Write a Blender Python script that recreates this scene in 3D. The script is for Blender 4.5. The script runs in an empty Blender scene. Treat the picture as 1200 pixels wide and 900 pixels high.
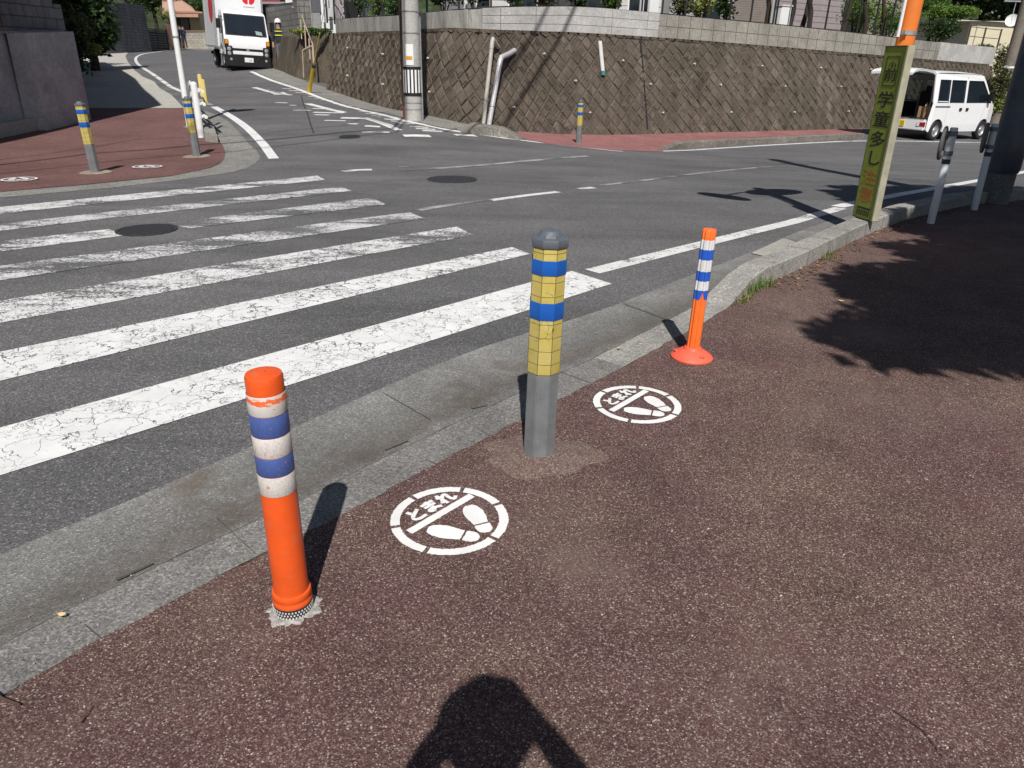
import bpy, bmesh, math, random
import numpy as np
from mathutils import Vector, Matrix, Euler
R = math.radians
scn = bpy.context.scene
col = scn.collection

# ------------------------------------------------------------------ camera, sky, sun, exposure
FPX = 855.0; CAMH = 1.48
_d = np.array([-40, 1913, FPX]); _d /= np.linalg.norm(_d)
UP = -_d; _z = np.array([0, 0, 1.0])
YW = _z - _z.dot(UP) * UP; YW /= np.linalg.norm(YW)
XW = np.cross(YW, UP)
if XW[0] < 0: XW = -XW
cam_data = bpy.data.cameras.new('camera'); cam = bpy.data.objects.new('camera', cam_data); col.objects.link(cam)
right = Vector((XW[0], YW[0], UP[0])); upv = -Vector((XW[1], YW[1], UP[1])); back = -Vector((XW[2], YW[2], UP[2]))
cam.matrix_world = Matrix(((right.x, upv.x, back.x, 0), (right.y, upv.y, back.y, 0), (right.z, upv.z, back.z, CAMH), (0, 0, 0, 1)))
cam_data.sensor_width = 36; cam_data.lens = FPX / 1200 * 36
cam_data.clip_start = 0.02; cam_data.clip_end = 3000
scn.camera = cam

SUN_EL = R(49); SDIR = Vector((0.045, -1, 0)).normalized()
SV = SDIR * math.cos(SUN_EL) + Vector((0, 0, math.sin(SUN_EL)))      # towards the sun
w = bpy.data.worlds.new("World"); scn.world = w; w.use_nodes = True
nt = w.node_tree; bg = nt.nodes['Background']
sky = nt.nodes.new('ShaderNodeTexSky'); sky.sky_type = 'NISHITA'; sky.sun_disc = False
sky.sun_elevation = SUN_EL; sky.sun_rotation = math.atan2(SDIR.x, SDIR.y)
nt.links.new(sky.outputs[0], bg.inputs[0]); bg.inputs[1].default_value = 0.05
sl = bpy.data.lights.new('sun', 'SUN'); sl.energy = 5.0; sl.angle = R(0.53); sl.color = (1, 0.955, 0.9)
so = bpy.data.objects.new('sun', sl); col.objects.link(so)
so.rotation_euler = SV.to_track_quat('Z', 'Y').to_euler(); so.location = (0, -20, 30)
scn.view_settings.view_transform = 'Standard'; scn.view_settings.look = 'None'
scn.view_settings.exposure = 0.06; scn.view_settings.gamma = 1.0

rng = random.Random(7)

# ------------------------------------------------------------------ terrain and the survey of the photograph
def ray(px, py):
    v = np.array([px - 600, py - 450, FPX]); return np.array([v @ XW, v @ YW, v @ UP])
def proj(p):
    q = np.array([p[0], p[1], p[2] - CAMH]); c = q[0] * XW + q[1] * YW + q[2] * UP
    return 600 + FPX * c[0] / c[2], 450 + FPX * c[1] / c[2]
def _hd(px, D, z):
    r = ray(px, 60); a = math.atan2(r[0], r[1]); return (D * math.sin(a), D * math.cos(a), z)
_C = np.array([(0,0,0),(-3,0,0),(4,0,0),(-.6,1.7,0),(.1,2.6,0),(1,3.7,0),(-1.5,7,0),(-5.8,10.3,-.07),(-5.3,12.6,-.12),(3.7,7.8,0),(5.7,8.9,-.02),
 (1.4,17.8,-.3),(12.4,23.1,-.5),(24,26,-.9),(18,8,-.3),_hd(300,32,.83),_hd(380,24.6,.5),_hd(474,20.5,.2),_hd(484,17.3,.26),_hd(215,72,1.6),
 _hd(200,30,.35),_hd(155,45,.88),(-12,5,.0),(-30,20,.8),(-60,60,1.8),(30,60,.5)])
def _phi(r2): return .5 * r2 * np.log(r2 + 1e-9)
_n = len(_C); _K = _phi(((_C[:, None, :2] - _C[None, :, :2]) ** 2).sum(-1)) + np.eye(_n) * 1.5
_A = np.zeros((_n + 3, _n + 3)); _A[:_n, :_n] = _K; _A[:_n, _n] = 1; _A[:_n, _n + 1:] = _C[:, :2]; _A[_n:, :_n] = _A[:_n, _n:].T
_W = np.linalg.solve(_A, np.r_[_C[:, 2], 0, 0, 0])
def ZT(x, y):
    return float(_phi((x - _C[:, 0]) ** 2 + (y - _C[:, 1]) ** 2) @ _W[:_n] + _W[_n] + _W[_n + 1] * x + _W[_n + 2] * y)
X0, X1, Y0, Y1 = -60, 60, -20, 100
GRID = np.array([[ZT(x, y) for y in range(Y0, Y1 + 1)] for x in range(X0, X1 + 1)])
def Z(x, y):                                   # height of the ground's own triangles
    x = min(max(x, X0 + 1e-6), X1 - 1e-6); y = min(max(y, Y0 + 1e-6), Y1 - 1e-6)
    i = int(math.floor(x)) - X0; j = int(math.floor(y)) - Y0; u = x - math.floor(x); v = y - math.floor(y)
    a, b, c, d = GRID[i, j], GRID[i + 1, j], GRID[i + 1, j + 1], GRID[i, j + 1]
    return float(a + u * (b - a) + v * (c - b)) if u >= v else float(a + v * (d - a) + u * (c - d))
def at(px, py, dz=0.0):                        # where a point of the photograph meets the ground
    r = ray(px, py); r = r / r[1]; prev = 0.3; y = 0.5
    while y < 98:
        p = r * y
        if p[2] + CAMH - Z(p[0], p[1]) - dz < 0:
            a, b = prev, y
            for _ in range(26):
                m = (a + b) / 2; p = r * m
                if p[2] + CAMH - Z(p[0], p[1]) - dz < 0: b = m
                else: a = m
            p = r * a; return Vector((p[0], p[1], p[2] + CAMH))
        prev = y; y += 0.25
    p = r * 98; return Vector((p[0], p[1], p[2] + CAMH))
def hgt(x, y, z, ty):                          # height above (x,y,z) that shows at image row ty
    lo, hi = 0.0, 25.0
    for _ in range(40):
        m = (lo + hi) / 2; py = proj((x, y, z + m))[1]
        if py > ty: lo = m
        else: hi = m
    return lo

# ------------------------------------------------------------------ mesh helpers
def new_obj(name, bm, mat=None, parent=None, smooth=False, bevel=0.0):
    if bevel > 0:
        es = [e for e in bm.edges if e.is_manifold and e.calc_face_angle(0) > 0.6]
        bmesh.ops.bevel(bm, geom=es, offset=bevel, segments=2, affect='EDGES', clamp_overlap=True)
    me = bpy.data.meshes.new(name); bm.to_mesh(me); bm.free()
    if mat is not None:
        for m in (mat if isinstance(mat, (list, tuple)) else [mat]): me.materials.append(m)
    if smooth:
        for p in me.polygons: p.use_smooth = True
        if smooth != 'all':
            try: me.set_sharp_from_angle(angle=R(38))
            except Exception: pass
    o = bpy.data.objects.new(name, me); col.objects.link(o)
    if parent: o.parent = parent
    return o
def thing(name, label, cat, loc=(0, 0, 0), rz=0.0, group=None, rot=None):
    o = bpy.data.objects.new(name, None); col.objects.link(o); o.empty_display_size = 0.2
    o.location = loc; o.rotation_euler = rot if rot else (0, 0, rz)
    o['label'] = label; o['category'] = cat
    if group: o['group'] = group
    return o
def tag(o, label, cat, group=None, kind=None):
    if label: o['label'] = label
    if cat: o['category'] = cat
    if group: o['group'] = group
    if kind: o['kind'] = kind
    return o
def struct(o): o['kind'] = 'structure'; return o
def copy_tree(o, parent=None):
    c = o.copy(); col.objects.link(c)
    if parent: c.parent = parent
    for ch in list(o.children): copy_tree(ch, c)
    return c
def box(bm, c, s, rot=None, mi=0):
    m = Matrix.Translation(Vector(c)) @ (rot.to_4x4() if rot is not None else Matrix.Identity(4)) @ Matrix.Diagonal((s[0], s[1], s[2], 1))
    r = bmesh.ops.create_cube(bm, size=1.0, matrix=m)
    for v in r['verts']:
        for f in v.link_faces: f.material_index = mi
    return r['verts']
def rz3(a): return Matrix.Rotation(a, 3, 'Z')
def lathe(bm, prof, n=32, c=(0, 0, 0), ph=0.0, caps=True, mi=0):
    rings = []
    for r, z in prof:
        rings.append([bm.verts.new((c[0] + r * math.cos(ph + 2 * math.pi * k / n), c[1] + r * math.sin(ph + 2 * math.pi * k / n), c[2] + z)) for k in range(n)])
    for a, b in zip(rings, rings[1:]):
        for k in range(n):
            f = bm.faces.new((a[k], a[(k + 1) % n], b[(k + 1) % n], b[k])); f.material_index = mi
    if caps:
        f = bm.faces.new(rings[0][::-1]); f.material_index = mi; f = bm.faces.new(rings[-1]); f.material_index = mi
def tube(bm, pts, r, n=10, r1=None, caps=True):
    pts = [Vector(p) for p in pts]; rings = []; N = len(pts); prevx = None
    for i, p in enumerate(pts):
        t = (pts[min(i + 1, N - 1)] - pts[max(i - 1, 0)]).normalized()
        if prevx is None:
            a = Vector((0, 0, 1)) if abs(t.z) < 0.9 else Vector((1, 0, 0)); x = t.cross(a).normalized()
        else: x = (prevx - t * prevx.dot(t)).normalized()
        prevx = x; y = t.cross(x)
        rr = r if r1 is None else r + (r1 - r) * i / (N - 1)
        rings.append([bm.verts.new(p + (x * math.cos(2 * math.pi * k / n) + y * math.sin(2 * math.pi * k / n)) * rr) for k in range(n)])
    for a, b in zip(rings, rings[1:]):
        for k in range(n): bm.faces.new((a[k], a[(k + 1) % n], b[(k + 1) % n], b[k]))
    if caps: bm.faces.new(rings[0][::-1]); bm.faces.new(rings[-1])
def prism(bm, pts2, y0, y1, fn=None, mi=0):     # polygon in (x,z) swept along y
    fn = fn or (lambda x, y, z: (x, y, z))
    a = [bm.verts.new(fn(x, y0, z)) for x, z in pts2]; b = [bm.verts.new(fn(x, y1, z)) for x, z in pts2]
    fs = [bm.faces.new(a), bm.faces.new(b[::-1])]
    n = len(a)
    for k in range(n): fs.append(bm.faces.new((a[(k + 1) % n], a[k], b[k], b[(k + 1) % n])))
    for f in fs: f.material_index = mi
    return fs
def fixn(bm): bmesh.ops.recalc_face_normals(bm, faces=bm.faces[:])
def sheet(name, pts, dz, mat, parent=None, kind='structure'):
    """a surface that lies on the ground's own triangles, dz above them"""
    bm = bmesh.new()
    polys = pts if isinstance(pts[0][0], (tuple, list, Vector)) else [pts]
    for P in polys:
        bm.faces.new([bm.verts.new((p[0], p[1], 0)) for p in P])
    bmesh.ops.triangulate(bm, faces=bm.faces[:])
    xs = [v.co.x for v in bm.verts]; ys = [v.co.y for v in bm.verts]
    def cut(co, no): bmesh.ops.bisect_plane(bm, geom=bm.verts[:] + bm.edges[:] + bm.faces[:], plane_co=co, plane_no=no, dist=1e-6)
    for k in range(math.ceil(min(xs)), math.floor(max(xs)) + 1): cut((k, 0, 0), (1, 0, 0))
    for k in range(math.ceil(min(ys)), math.floor(max(ys)) + 1): cut((0, k, 0), (0, 1, 0))
    ds = [v.co.x - v.co.y for v in bm.verts]
    for k in range(math.ceil(min(ds)), math.floor(max(ds)) + 1): cut((k, 0, 0), (1, -1, 0))
    for v in bm.verts: v.co.z = Z(v.co.x, v.co.y) + dz
    for f in bm.faces:
        f.normal_update()
        if f.normal.z < 0: f.normal_flip()
    o = new_obj(name, bm, mat, parent)
    if kind and not parent: o['kind'] = kind
    return o
def resample(P, n):
    P = [Vector((p[0], p[1], 0)) for p in P]; L = [0]
    for a, b in zip(P, P[1:]): L.append(L[-1] + (b - a).length)
    out = []
    for k in range(n):
        s = L[-1] * k / (n - 1); i = 0
        while i < len(L) - 2 and L[i + 1] < s: i += 1
        t = (s - L[i]) / max(1e-9, L[i + 1] - L[i]); out.append(P[i].lerp(P[i + 1], min(max(t, 0), 1)))
    return out
def smooth_path(P, it=2):
    P = [Vector((p[0], p[1], 0)) for p in P]
    for _ in range(it):
        Q = [P[0]]
        for a, b in zip(P, P[1:]): Q += [a.lerp(b, .25), a.lerp(b, .75)]
        Q.append(P[-1]); P = Q
    return P
def offset_path(P, d):
    P = [Vector((p[0], p[1], 0)) for p in P]; out = []
    for i in range(len(P)):
        t = (P[min(i + 1, len(P) - 1)] - P[max(i - 1, 0)]).normalized(); out.append(P[i] + Vector((-t.y, t.x, 0)) * d)
    return out
def ribbon(name, P, wdt, dz, mat, parent=None):
    A = offset_path(P, wdt / 2); B = offset_path(P, -wdt / 2)
    return sheet(name, [[a, b, c, d] for a, b, c, d in zip(A, A[1:], B[1:], B)], dz, mat, parent)
def strip_solid(name, A, B, h0, h1, mat, n=60, hfun=None, bevel=0.012, parent=None):
    """kerb stones between two lines A and B: side walls, bevelled top"""
    A = resample(A, n); B = resample(B, n); bm = bmesh.new(); rings = []
    for k, (a, b) in enumerate(zip(A, B)):
        h = h1 if hfun is None else hfun(k / (n - 1))
        za, zb = Z(a.x, a.y), Z(b.x, b.y); a2 = a.lerp(b, .06); b2 = b.lerp(a, .06)
        rings.append([bm.verts.new((a.x, a.y, za + h0)), bm.verts.new((a.x, a.y, za + h - bevel)), bm.verts.new((a2.x, a2.y, za + h)),
                      bm.verts.new((b2.x, b2.y, zb + h)), bm.verts.new((b.x, b.y, zb + h - bevel)), bm.verts.new((b.x, b.y, zb + h0))])
    for r, s in zip(rings, rings[1:]):
        for k in range(5): bm.faces.new((r[k], r[k + 1], s[k + 1], s[k]))
    bm.faces.new(rings[0]); bm.faces.new(rings[-1][::-1]); fixn(bm)
    return new_obj(name, bm, mat, parent)

# ------------------------------------------------------------------ materials
def mk(name, rough=0.8, spec=0.3, metal=0.0):
    m = bpy.data.materials.new(name); m.use_nodes = True; n = m.node_tree; b = n.nodes['Principled BSDF']
    b.inputs['Roughness'].default_value = rough; b.inputs['Metallic'].default_value = metal
    b.inputs['Specular IOR Level'].default_value = spec
    return m, n, b
def N(n, typ, **kw):
    nd = n.nodes.new(typ)
    for k, v in kw.items():
        if k.startswith('i_'):
            key = k[2:].replace('_', ' '); nd.inputs[key].default_value = v
        else: setattr(nd, k, v)
    return nd
def co(n, kind='pos'):
    if kind == 'pos': return n.nodes.new('ShaderNodeNewGeometry').outputs['Position']
    return n.nodes.new('ShaderNodeTexCoord').outputs[{'obj': 'Object', 'gen': 'Generated', 'uv': 'UV'}[kind]]
def ramp(n, fac, stops, interp='LINEAR'):
    r = n.nodes.new('ShaderNodeValToRGB'); e = r.color_ramp; e.interpolation = interp
    while len(e.elements) < len(stops): e.elements.new(0.5)
    for el, (p, c) in zip(e.elements, stops):
        el.position = p; el.color = (*c, 1) if len(c) == 3 else c
    n.links.new(fac, r.inputs[0]); return r.outputs[0]
def g(v): return (v, v, v)
def noise(n, vec, scale, detail=3, rough=0.6, dist=0.0):
    t = N(n, 'ShaderNodeTexNoise'); t.inputs['Scale'].default_value = scale; t.inputs['Detail'].default_value = detail
    t.inputs['Roughness'].default_value = rough; t.inputs['Distortion'].default_value = dist
    n.links.new(vec, t.inputs['Vector']); return t.outputs['Fac']
def vor(n, vec, scale, feature='F1', out='Distance', rand=1.0):
    t = N(n, 'ShaderNodeTexVoronoi'); t.feature = feature; t.inputs['Scale'].default_value = scale; t.inputs['Randomness'].default_value = rand
    n.links.new(vec, t.inputs['Vector']); return t.outputs[out]
def mixc(n, fac, a, b, mode='MIX'):
    t = n.nodes.new('ShaderNodeMix'); t.data_type = 'RGBA'; t.blend_type = mode
    for s, v in ((t.inputs[0], fac), (t.inputs[6], a), (t.inputs[7], b)):
        if hasattr(v, 'links') or isinstance(v, bpy.types.NodeSocket): n.links.new(v, s)
        elif isinstance(v, (int, float)): s.default_value = v
        else: s.default_value = (*v, 1)
    return t.outputs[2]
def math_(n, op, a, b=None, c=None):
    t = n.nodes.new('ShaderNodeMath'); t.operation = op
    for s, v in zip(t.inputs, (a, b, c)):
        if v is None: continue
        if isinstance(v, bpy.types.NodeSocket): n.links.new(v, s)
        else: s.default_value = v
    return t.outputs[0]
def bump(n, b, h, strength=0.4, dist=0.01):
    t = n.nodes.new('ShaderNodeBump'); t.inputs['Strength'].default_value = strength; t.inputs['Distance'].default_value = dist
    n.links.new(h, t.inputs['Height']); n.links.new(t.outputs[0], b.inputs['Normal'])
def setc(n, b, c): n.links.new(c, b.inputs['Base Color'])
def xyz(n, vec):
    s = n.nodes.new('ShaderNodeSeparateXYZ'); n.links.new(vec, s.inputs[0]); return s.outputs
def vscale(n, vec, s):
    m = n.nodes.new('ShaderNodeMapping'); m.inputs['Scale'].default_value = s; n.links.new(vec, m.inputs['Vector']); return m.outputs[0]
def plain(name, c, rough=0.6, var=0.12, scale=9.0, metal=0.0, spec=0.4, grime=None, kind='obj', bmp=0.0):
    m, n, b = mk(name, rough, spec, metal); v = co(n, kind)
    f = noise(n, v, scale, 5, 0.65)
    cc = ramp(n, f, [(0.3, tuple(x * (1 - var) for x in c)), (0.7, tuple(min(1, x * (1 + var)) for x in c))])
    if grime:
        f2 = noise(n, v, scale * 2.3, 8, 0.75)
        cc = mixc(n, ramp(n, f2, [(grime[0], g(0)), (grime[0] + 0.12, g(1))]), cc, grime[1])
    setc(n, b, cc)
    rr = ramp(n, noise(n, v, scale * 1.7, 4), [(0.3, g(max(0, rough - .1))), (0.7, g(min(1, rough + .12)))]); n.links.new(rr, b.inputs['Roughness'])
    if bmp: bump(n, b, noise(n, v, scale * 8, 4), bmp, 0.004)
    return m

def asphalt_color(n, v):
    cells = vor(n, v, 190, out='Color'); cx = xyz(n, cells)[0]
    c = ramp(n, cx, [(0.0, (.070, .069, .073)), (0.45, (.108, .107, .111)), (0.8, (.138, .136, .139)), (0.94, (.19, .188, .188)), (0.985, (.30, .295, .29))])
    big = noise(n, v, 0.55, 6, 0.6)
    c = mixc(n, 1.0, c, ramp(n, big, [(0.3, g(.86)), (0.5, g(1.0)), (0.72, g(1.22))]), 'MULTIPLY')
    fine = noise(n, v, 38, 3, 0.7)
    c = mixc(n, 1.0, c, ramp(n, fine, [(0.3, g(.85)), (0.7, g(1.15))]), 'MULTIPLY')
    return c
def mat_asphalt():
    m, n, b = mk('asphalt', 0.85, 0.25); v = co(n)
    c = asphalt_color(n, v)
    s = noise(n, vscale(n, v, (0.25, 1.2, 1)), 1.1, 7, 0.7, 0.6)           # tyre polish and old stains
    c = mixc(n, 1.0, c, ramp(n, s, [(0.32, g(.76)), (0.52, g(1.0)), (0.72, g(1.22))]), 'MULTIPLY')
    wv = N(n, 'ShaderNodeTexVoronoi'); wv.feature = 'DISTANCE_TO_EDGE'; wv.inputs['Scale'].default_value = 0.33
    dn = n.nodes.new('ShaderNodeVectorMath'); dn.operation = 'ADD'
    nz = N(n, 'ShaderNodeTexNoise'); nz.inputs['Scale'].default_value = 2.2; nz.inputs['Detail'].default_value = 6; n.links.new(v, nz.inputs['Vector'])
    n.links.new(v, dn.inputs[0]); n.links.new(nz.outputs['Color'], dn.inputs[1]); n.links.new(dn.outputs[0], wv.inputs['Vector'])
    crack = ramp(n, wv.outputs['Distance'], [(0.0, g(1)), (0.0035, g(0))])
    gate = ramp(n, noise(n, v, 0.21, 2), [(0.55, g(0)), (0.62, g(1))])
    ck = mixc(n, 1.0, crack, gate, 'MULTIPLY'); c = mixc(n, ck, c, (.03, .03, .033))
    setc(n, b, c)
    bump(n, b, vor(n, v, 190), 0.4, 0.003)
    return m
def mat_sidewalk():
    m, n, b = mk('maroon_paving', 0.88, 0.25); v = co(n)
    cells = xyz(n, vor(n, v, 285, out='Color'))
    c = ramp(n, cells[0], [(0.0, (.050, .025, .026)), (0.35, (.080, .041, .041)), (0.62, (.112, .062, .059)), (0.86, (.165, .108, .096)), (0.96, (.240, .188, .170)), (1.0, (.40, .36, .33))])
    lm = noise(n, v, 85, 3, .7); c = mixc(n, 1.0, c, ramp(n, lm, [(0.3, g(.72)), (0.7, g(1.28))]), 'MULTIPLY')
    t = noise(n, v, 1.3, 6, 0.62)
    c = mixc(n, ramp(n, t, [(0.40, g(0)), (0.62, g(1))]), c, mixc(n, 1.0, c, (1.14, 1.24, 1.10), 'MULTIPLY'))
    c = mixc(n, ramp(n, noise(n, v, .75, 5, .65), [(0.52, g(0)), (0.66, g(.45))]), c, (.165, .125, .105))
    c = mixc(n, ramp(n, noise(n, v, 2.0, 4, .6), [(0.60, g(0)), (0.70, g(.35))]), c, (.10, .040, .040))
    t2 = noise(n, v, 3.1, 5, 0.6)
    c = mixc(n, 1.0, c, ramp(n, t2, [(0.3, g(.82)), (0.7, g(1.16))]), 'MULTIPLY')
    wh = ramp(n, vor(n, v, 8.5), [(0.0, g(1)), (0.030, g(1)), (0.038, g(0))])
    gt = ramp(n, xyz(n, vor(n, v, 8.5, out='Color'))[1], [(0.80, g(0)), (0.81, g(1))])
    c = mixc(n, mixc(n, 1.0, wh, gt, 'MULTIPLY'), c, (.5, .47, .42))
    setc(n, b, c); bump(n, b, vor(n, v, 230), 0.35, 0.003)
    return m
def mat_concrete(name, c0, speck=0.5, rough=0.88, scale=120, stain=0.25, bmp=0.4, moss=None, kind='pos', sc2=1.8):
    m, n, b = mk(name, rough, 0.25); v = co(n, kind)
    cells = xyz(n, vor(n, v, scale, out='Color'))[0]
    c = ramp(n, cells, [(0.0, tuple(x * (1 - speck * .55) for x in c0)), (0.5, c0), (0.92, tuple(x * (1 + speck * .5) for x in c0)), (1.0, tuple(min(.8, x * (1 + speck * 1.6)) for x in c0))])
    f = noise(n, v, sc2, 7, 0.65)
    c = mixc(n, 1.0, c, ramp(n, f, [(0.28, g(1 - stain)), (0.55, g(1)), (0.75, g(1 + stain * .5))]), 'MULTIPLY')
    f2 = noise(n, v, sc2 * 9, 5, 0.7)
    c = mixc(n, 1.0, c, ramp(n, f2, [(0.3, g(.88)), (0.7, g(1.1))]), 'MULTIPLY')
    if moss:
        f3 = noise(n, v, moss[0], 6, 0.7); c = mixc(n, ramp(n, f3, [(moss[1], g(0)), (moss[1] + .1, g(.8))]), c, moss[2])
    setc(n, b, c); bump(n, b, math_(n, 'ADD', vor(n, v, scale), f2), bmp, 0.005)
    return m
def mat_coarse():
    m, n, b = mk('coarse_concrete', 0.9, 0.2); v = co(n)
    cells = math_(n, 'ADD', math_(n, 'MULTIPLY', xyz(n, vor(n, v, 170, out='Color'))[0], .5), math_(n, 'MULTIPLY', noise(n, v, 75, 5, .8), .6))
    c = ramp(n, cells, [(0.20, (.11, .105, .098)), (0.42, (.185, .18, .172)), (0.65, (.24, .235, .225)), (0.85, (.40, .39, .37))])
    pits = ramp(n, noise(n, v, 70, 4, 0.7), [(0.30, g(.35)), (0.40, g(1))])
    c = mixc(n, 1.0, c, pits, 'MULTIPLY')
    c = mixc(n, 1.0, c, ramp(n, noise(n, v, 3, 5), [(0.3, g(.72)), (0.7, g(1.12))]), 'MULTIPLY')
    setc(n, b, c); bump(n, b, noise(n, v, 60, 5, 0.75), .8, 0.010)
    return m
def mat_paint(name, wear=0.3, crack=1.0, col_=(.74, .74, .73), cs=6.5, fine=0.5, stretch=(1, 1, 1), wob=0.25):
    """road paint: cracked like mud and rubbed off down to the asphalt"""
    m, n, b = mk(name, 0.6, 0.35); v = co(n)
    base = asphalt_color(n, v)
    nz = N(n, 'ShaderNodeTexNoise'); nz.inputs['Scale'].default_value = 9; nz.inputs['Detail'].default_value = 6; n.links.new(v, nz.inputs['Vector'])
    sc = n.nodes.new('ShaderNodeVectorMath'); sc.operation = 'SCALE'; sc.inputs['Scale'].default_value = wob; n.links.new(nz.outputs['Color'], sc.inputs[0])
    ad = n.nodes.new('ShaderNodeVectorMath'); ad.operation = 'ADD'; n.links.new(v, ad.inputs[0]); n.links.new(sc.outputs[0], ad.inputs[1])
    e1 = vor(n, ad.outputs[0], cs, 'DISTANCE_TO_EDGE'); e2 = vor(n, ad.outputs[0], cs * 2.7, 'DISTANCE_TO_EDGE')
    amt = noise(n, v, 2.3, 3)
    th = math_(n, 'MULTIPLY', math_(n, 'POWER', amt, 2.2), 0.16 * crack)
    c1 = math_(n, 'LESS_THAN', e1, th)
    th2 = math_(n, 'MULTIPLY', math_(n, 'SUBTRACT', noise(n, v, 3.7, 4), 0.46), 0.42 * crack)
    c2 = math_(n, 'LESS_THAN', e2, th2)
    wn = math_(n, 'ADD', math_(n, 'MULTIPLY', math_(n, 'SUBTRACT', math_(n, 'MULTIPLY', noise(n, vscale(n, v, stretch), 1.7, 7, 0.70), 2.2), .6), 0.5), math_(n, 'MULTIPLY', math_(n, 'SUBTRACT', math_(n, 'MULTIPLY', noise(n, v, 40, 5, 0.85), 1.6), .3), 0.5))
    w_ = math_(n, 'LESS_THAN', wn, 0.30 + 0.30 * wear)
    w2 = math_(n, 'MULTIPLY', math_(n, 'LESS_THAN', noise(n, v, 150, 2, 0.8), 0.34 + 0.16 * wear), fine)
    mask = math_(n, 'MINIMUM', math_(n, 'ADD', math_(n, 'ADD', c1, c2), math_(n, 'ADD', w_, w2)), 1.0)
    pc = ramp(n, noise(n, v, 6, 6, 0.7), [(0.3, tuple(x * .86 for x in col_)), (0.7, tuple(min(.85, x * 1.06) for x in col_))])
    setc(n, b, mixc(n, mask, pc, base))
    bump(n, b, math_(n, 'SUBTRACT', 1.0, mask), 0.35, 0.003)
    return m
M = {}
M['asphalt'] = mat_asphalt(); M['sidewalk'] = mat_sidewalk()
M['gutter'] = mat_concrete('gutter_concrete', (.195, .192, .185), 0.6, scale=190, stain=0.35, moss=(1.1, .54, (.115, .095, .078)))
def gutter_silt():
    m = M['gutter']; n = m.node_tree; b = n.nodes['Principled BSDF']; src = b.inputs['Base Color'].links[0].from_socket
    a = n.nodes.new('ShaderNodeAttribute'); a.attribute_name = 'across'; v = co(n)
    w_ = math_(n, 'ADD', a.outputs['Fac'], math_(n, 'MULTIPLY', math_(n, 'SUBTRACT', noise(n, v, 2.4, 5, .7), .5), .35))
    band = ramp(n, w_, [(0.0, g(1.10)), (0.25, g(1.0)), (0.48, g(.80)), (0.62, g(.66)), (0.74, g(.95))])
    c = mixc(n, 1.0, src, band, 'MULTIPLY'); k = ramp(n, w_, [(0.40, g(0)), (0.58, g(.35)), (0.70, g(0))]); setc(n, b, mixc(n, k, c, (.13, .10, .078)))
gutter_silt()
M['coarse'] = mat_coarse()
M['kerb'] = mat_concrete('kerb_concrete', (.30, .29, .27), 0.5, scale=110, stain=0.3, moss=(2.0, .6, (.11, .1, .08)))
M['kerb_light'] = mat_concrete('pale_kerb', (.36, .35, .32), 0.3, scale=120, stain=0.2)
M['far_conc'] = mat_concrete('far_concrete', (.22, .215, .20), 0.5, scale=60, stain=0.25)
M['pale_pave'] = mat_concrete('pale_paving', (.42, .405, .37), 0.2, scale=40, stain=0.16)
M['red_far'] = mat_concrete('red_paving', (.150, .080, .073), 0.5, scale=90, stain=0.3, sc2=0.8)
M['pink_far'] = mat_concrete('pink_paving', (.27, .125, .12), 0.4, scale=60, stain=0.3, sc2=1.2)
M['paint0'] = mat_paint('crossing_paint_cracked', -0.08, 0.34, fine=0.12)
M['paint1'] = mat_paint('crossing_paint_crazed', 0.10, 0.55, fine=0.35)
M['paint2'] = mat_paint('crossing_paint_worn', 0.62, 0.8, fine=0.9, stretch=(.5, 1.6, 1))
M['paint3'] = mat_paint('crossing_paint_rubbed', 0.42, 0.6, fine=0.7, stretch=(.5, 1.6, 1))
M['line'] = mat_paint('line_paint', 0.28, 0.15, fine=0.6)
M['line_new'] = mat_paint('line_paint_fresh', 0.0, 0.1, fine=0.1)
M['line_old'] = mat_paint('line_paint_faded', 0.72, 0.3, fine=1.0, col_=(.5, .5, .5))
M['stencil'] = mat_paint('stencil_paint', -0.1, 0.0, col_=(.78, .78, .77), fine=0.10)
M['orange'] = plain('orange_plastic', (.76, .100, .016), 0.42, 0.10, 9, grime=(.57, (.60, .14, .06)), bmp=.15)
M['orange_fl'] = plain('fluted_orange_plastic', (.86, .17, .03), 0.40, 0.08, 12, grime=(.68, (.7, .3, .16)))
M['coral'] = plain('faded_coral_plastic', (.80, .125, .07), 0.5, 0.12, 14, grime=(.66, (.5, .12, .08)))
M['dark'] = plain('dark_rubber', (.02, .02, .022), 0.6, 0.2)
M['black'] = plain('black_metal', (.015, .015, .016), 0.45, 0.2)
M['grey_post'] = plain('grey_post_plastic', (.165, .172, .178), 0.5, 0.2, 9, grime=(.60, (.24, .235, .22)))
M['grey_cap'] = plain('grey_cap_plastic', (.10, .115, .135), 0.5, 0.15, 20)
M['white'] = plain('white_paint', (.74, .75, .75), 0.35, 0.05, 5)
M['white_dull'] = plain('dull_white_paint', (.6, .6, .58), 0.55, 0.12, 8, grime=(.68, (.35, .33, .3)))
M['carwhite'] = plain('car_white', (.78, .79, .80), 0.22, 0.02, 3, spec=0.5)
M['glass'] = plain('dark_glass', (.012, .016, .022), 0.06, 0.1, 2, spec=0.8)
M['steel'] = plain('galvanised_steel', (.42, .43, .44), 0.42, 0.15, 10, metal=0.6)
M['pvc'] = plain('grey_pvc_pipe', (.40, .38, .34), 0.45, 0.15, 8, grime=(.6, (.25, .22, .18)))
M['brown'] = plain('brown_conduit', (.06, .035, .03), 0.5, 0.15)
M['yellow'] = plain('yellow_plastic', (.62, .42, .02), 0.45, 0.1, 8)
M['cardboard'] = plain('cardboard', (.36, .22, .11), 0.8, 0.08, 5)
M['rust'] = plain('rusty_steel', (.07, .045, .035), 0.7, 0.3, 15)
M['beige_steel'] = plain('beige_railing', (.36, .29, .22), 0.55, 0.2, 12)

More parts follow.
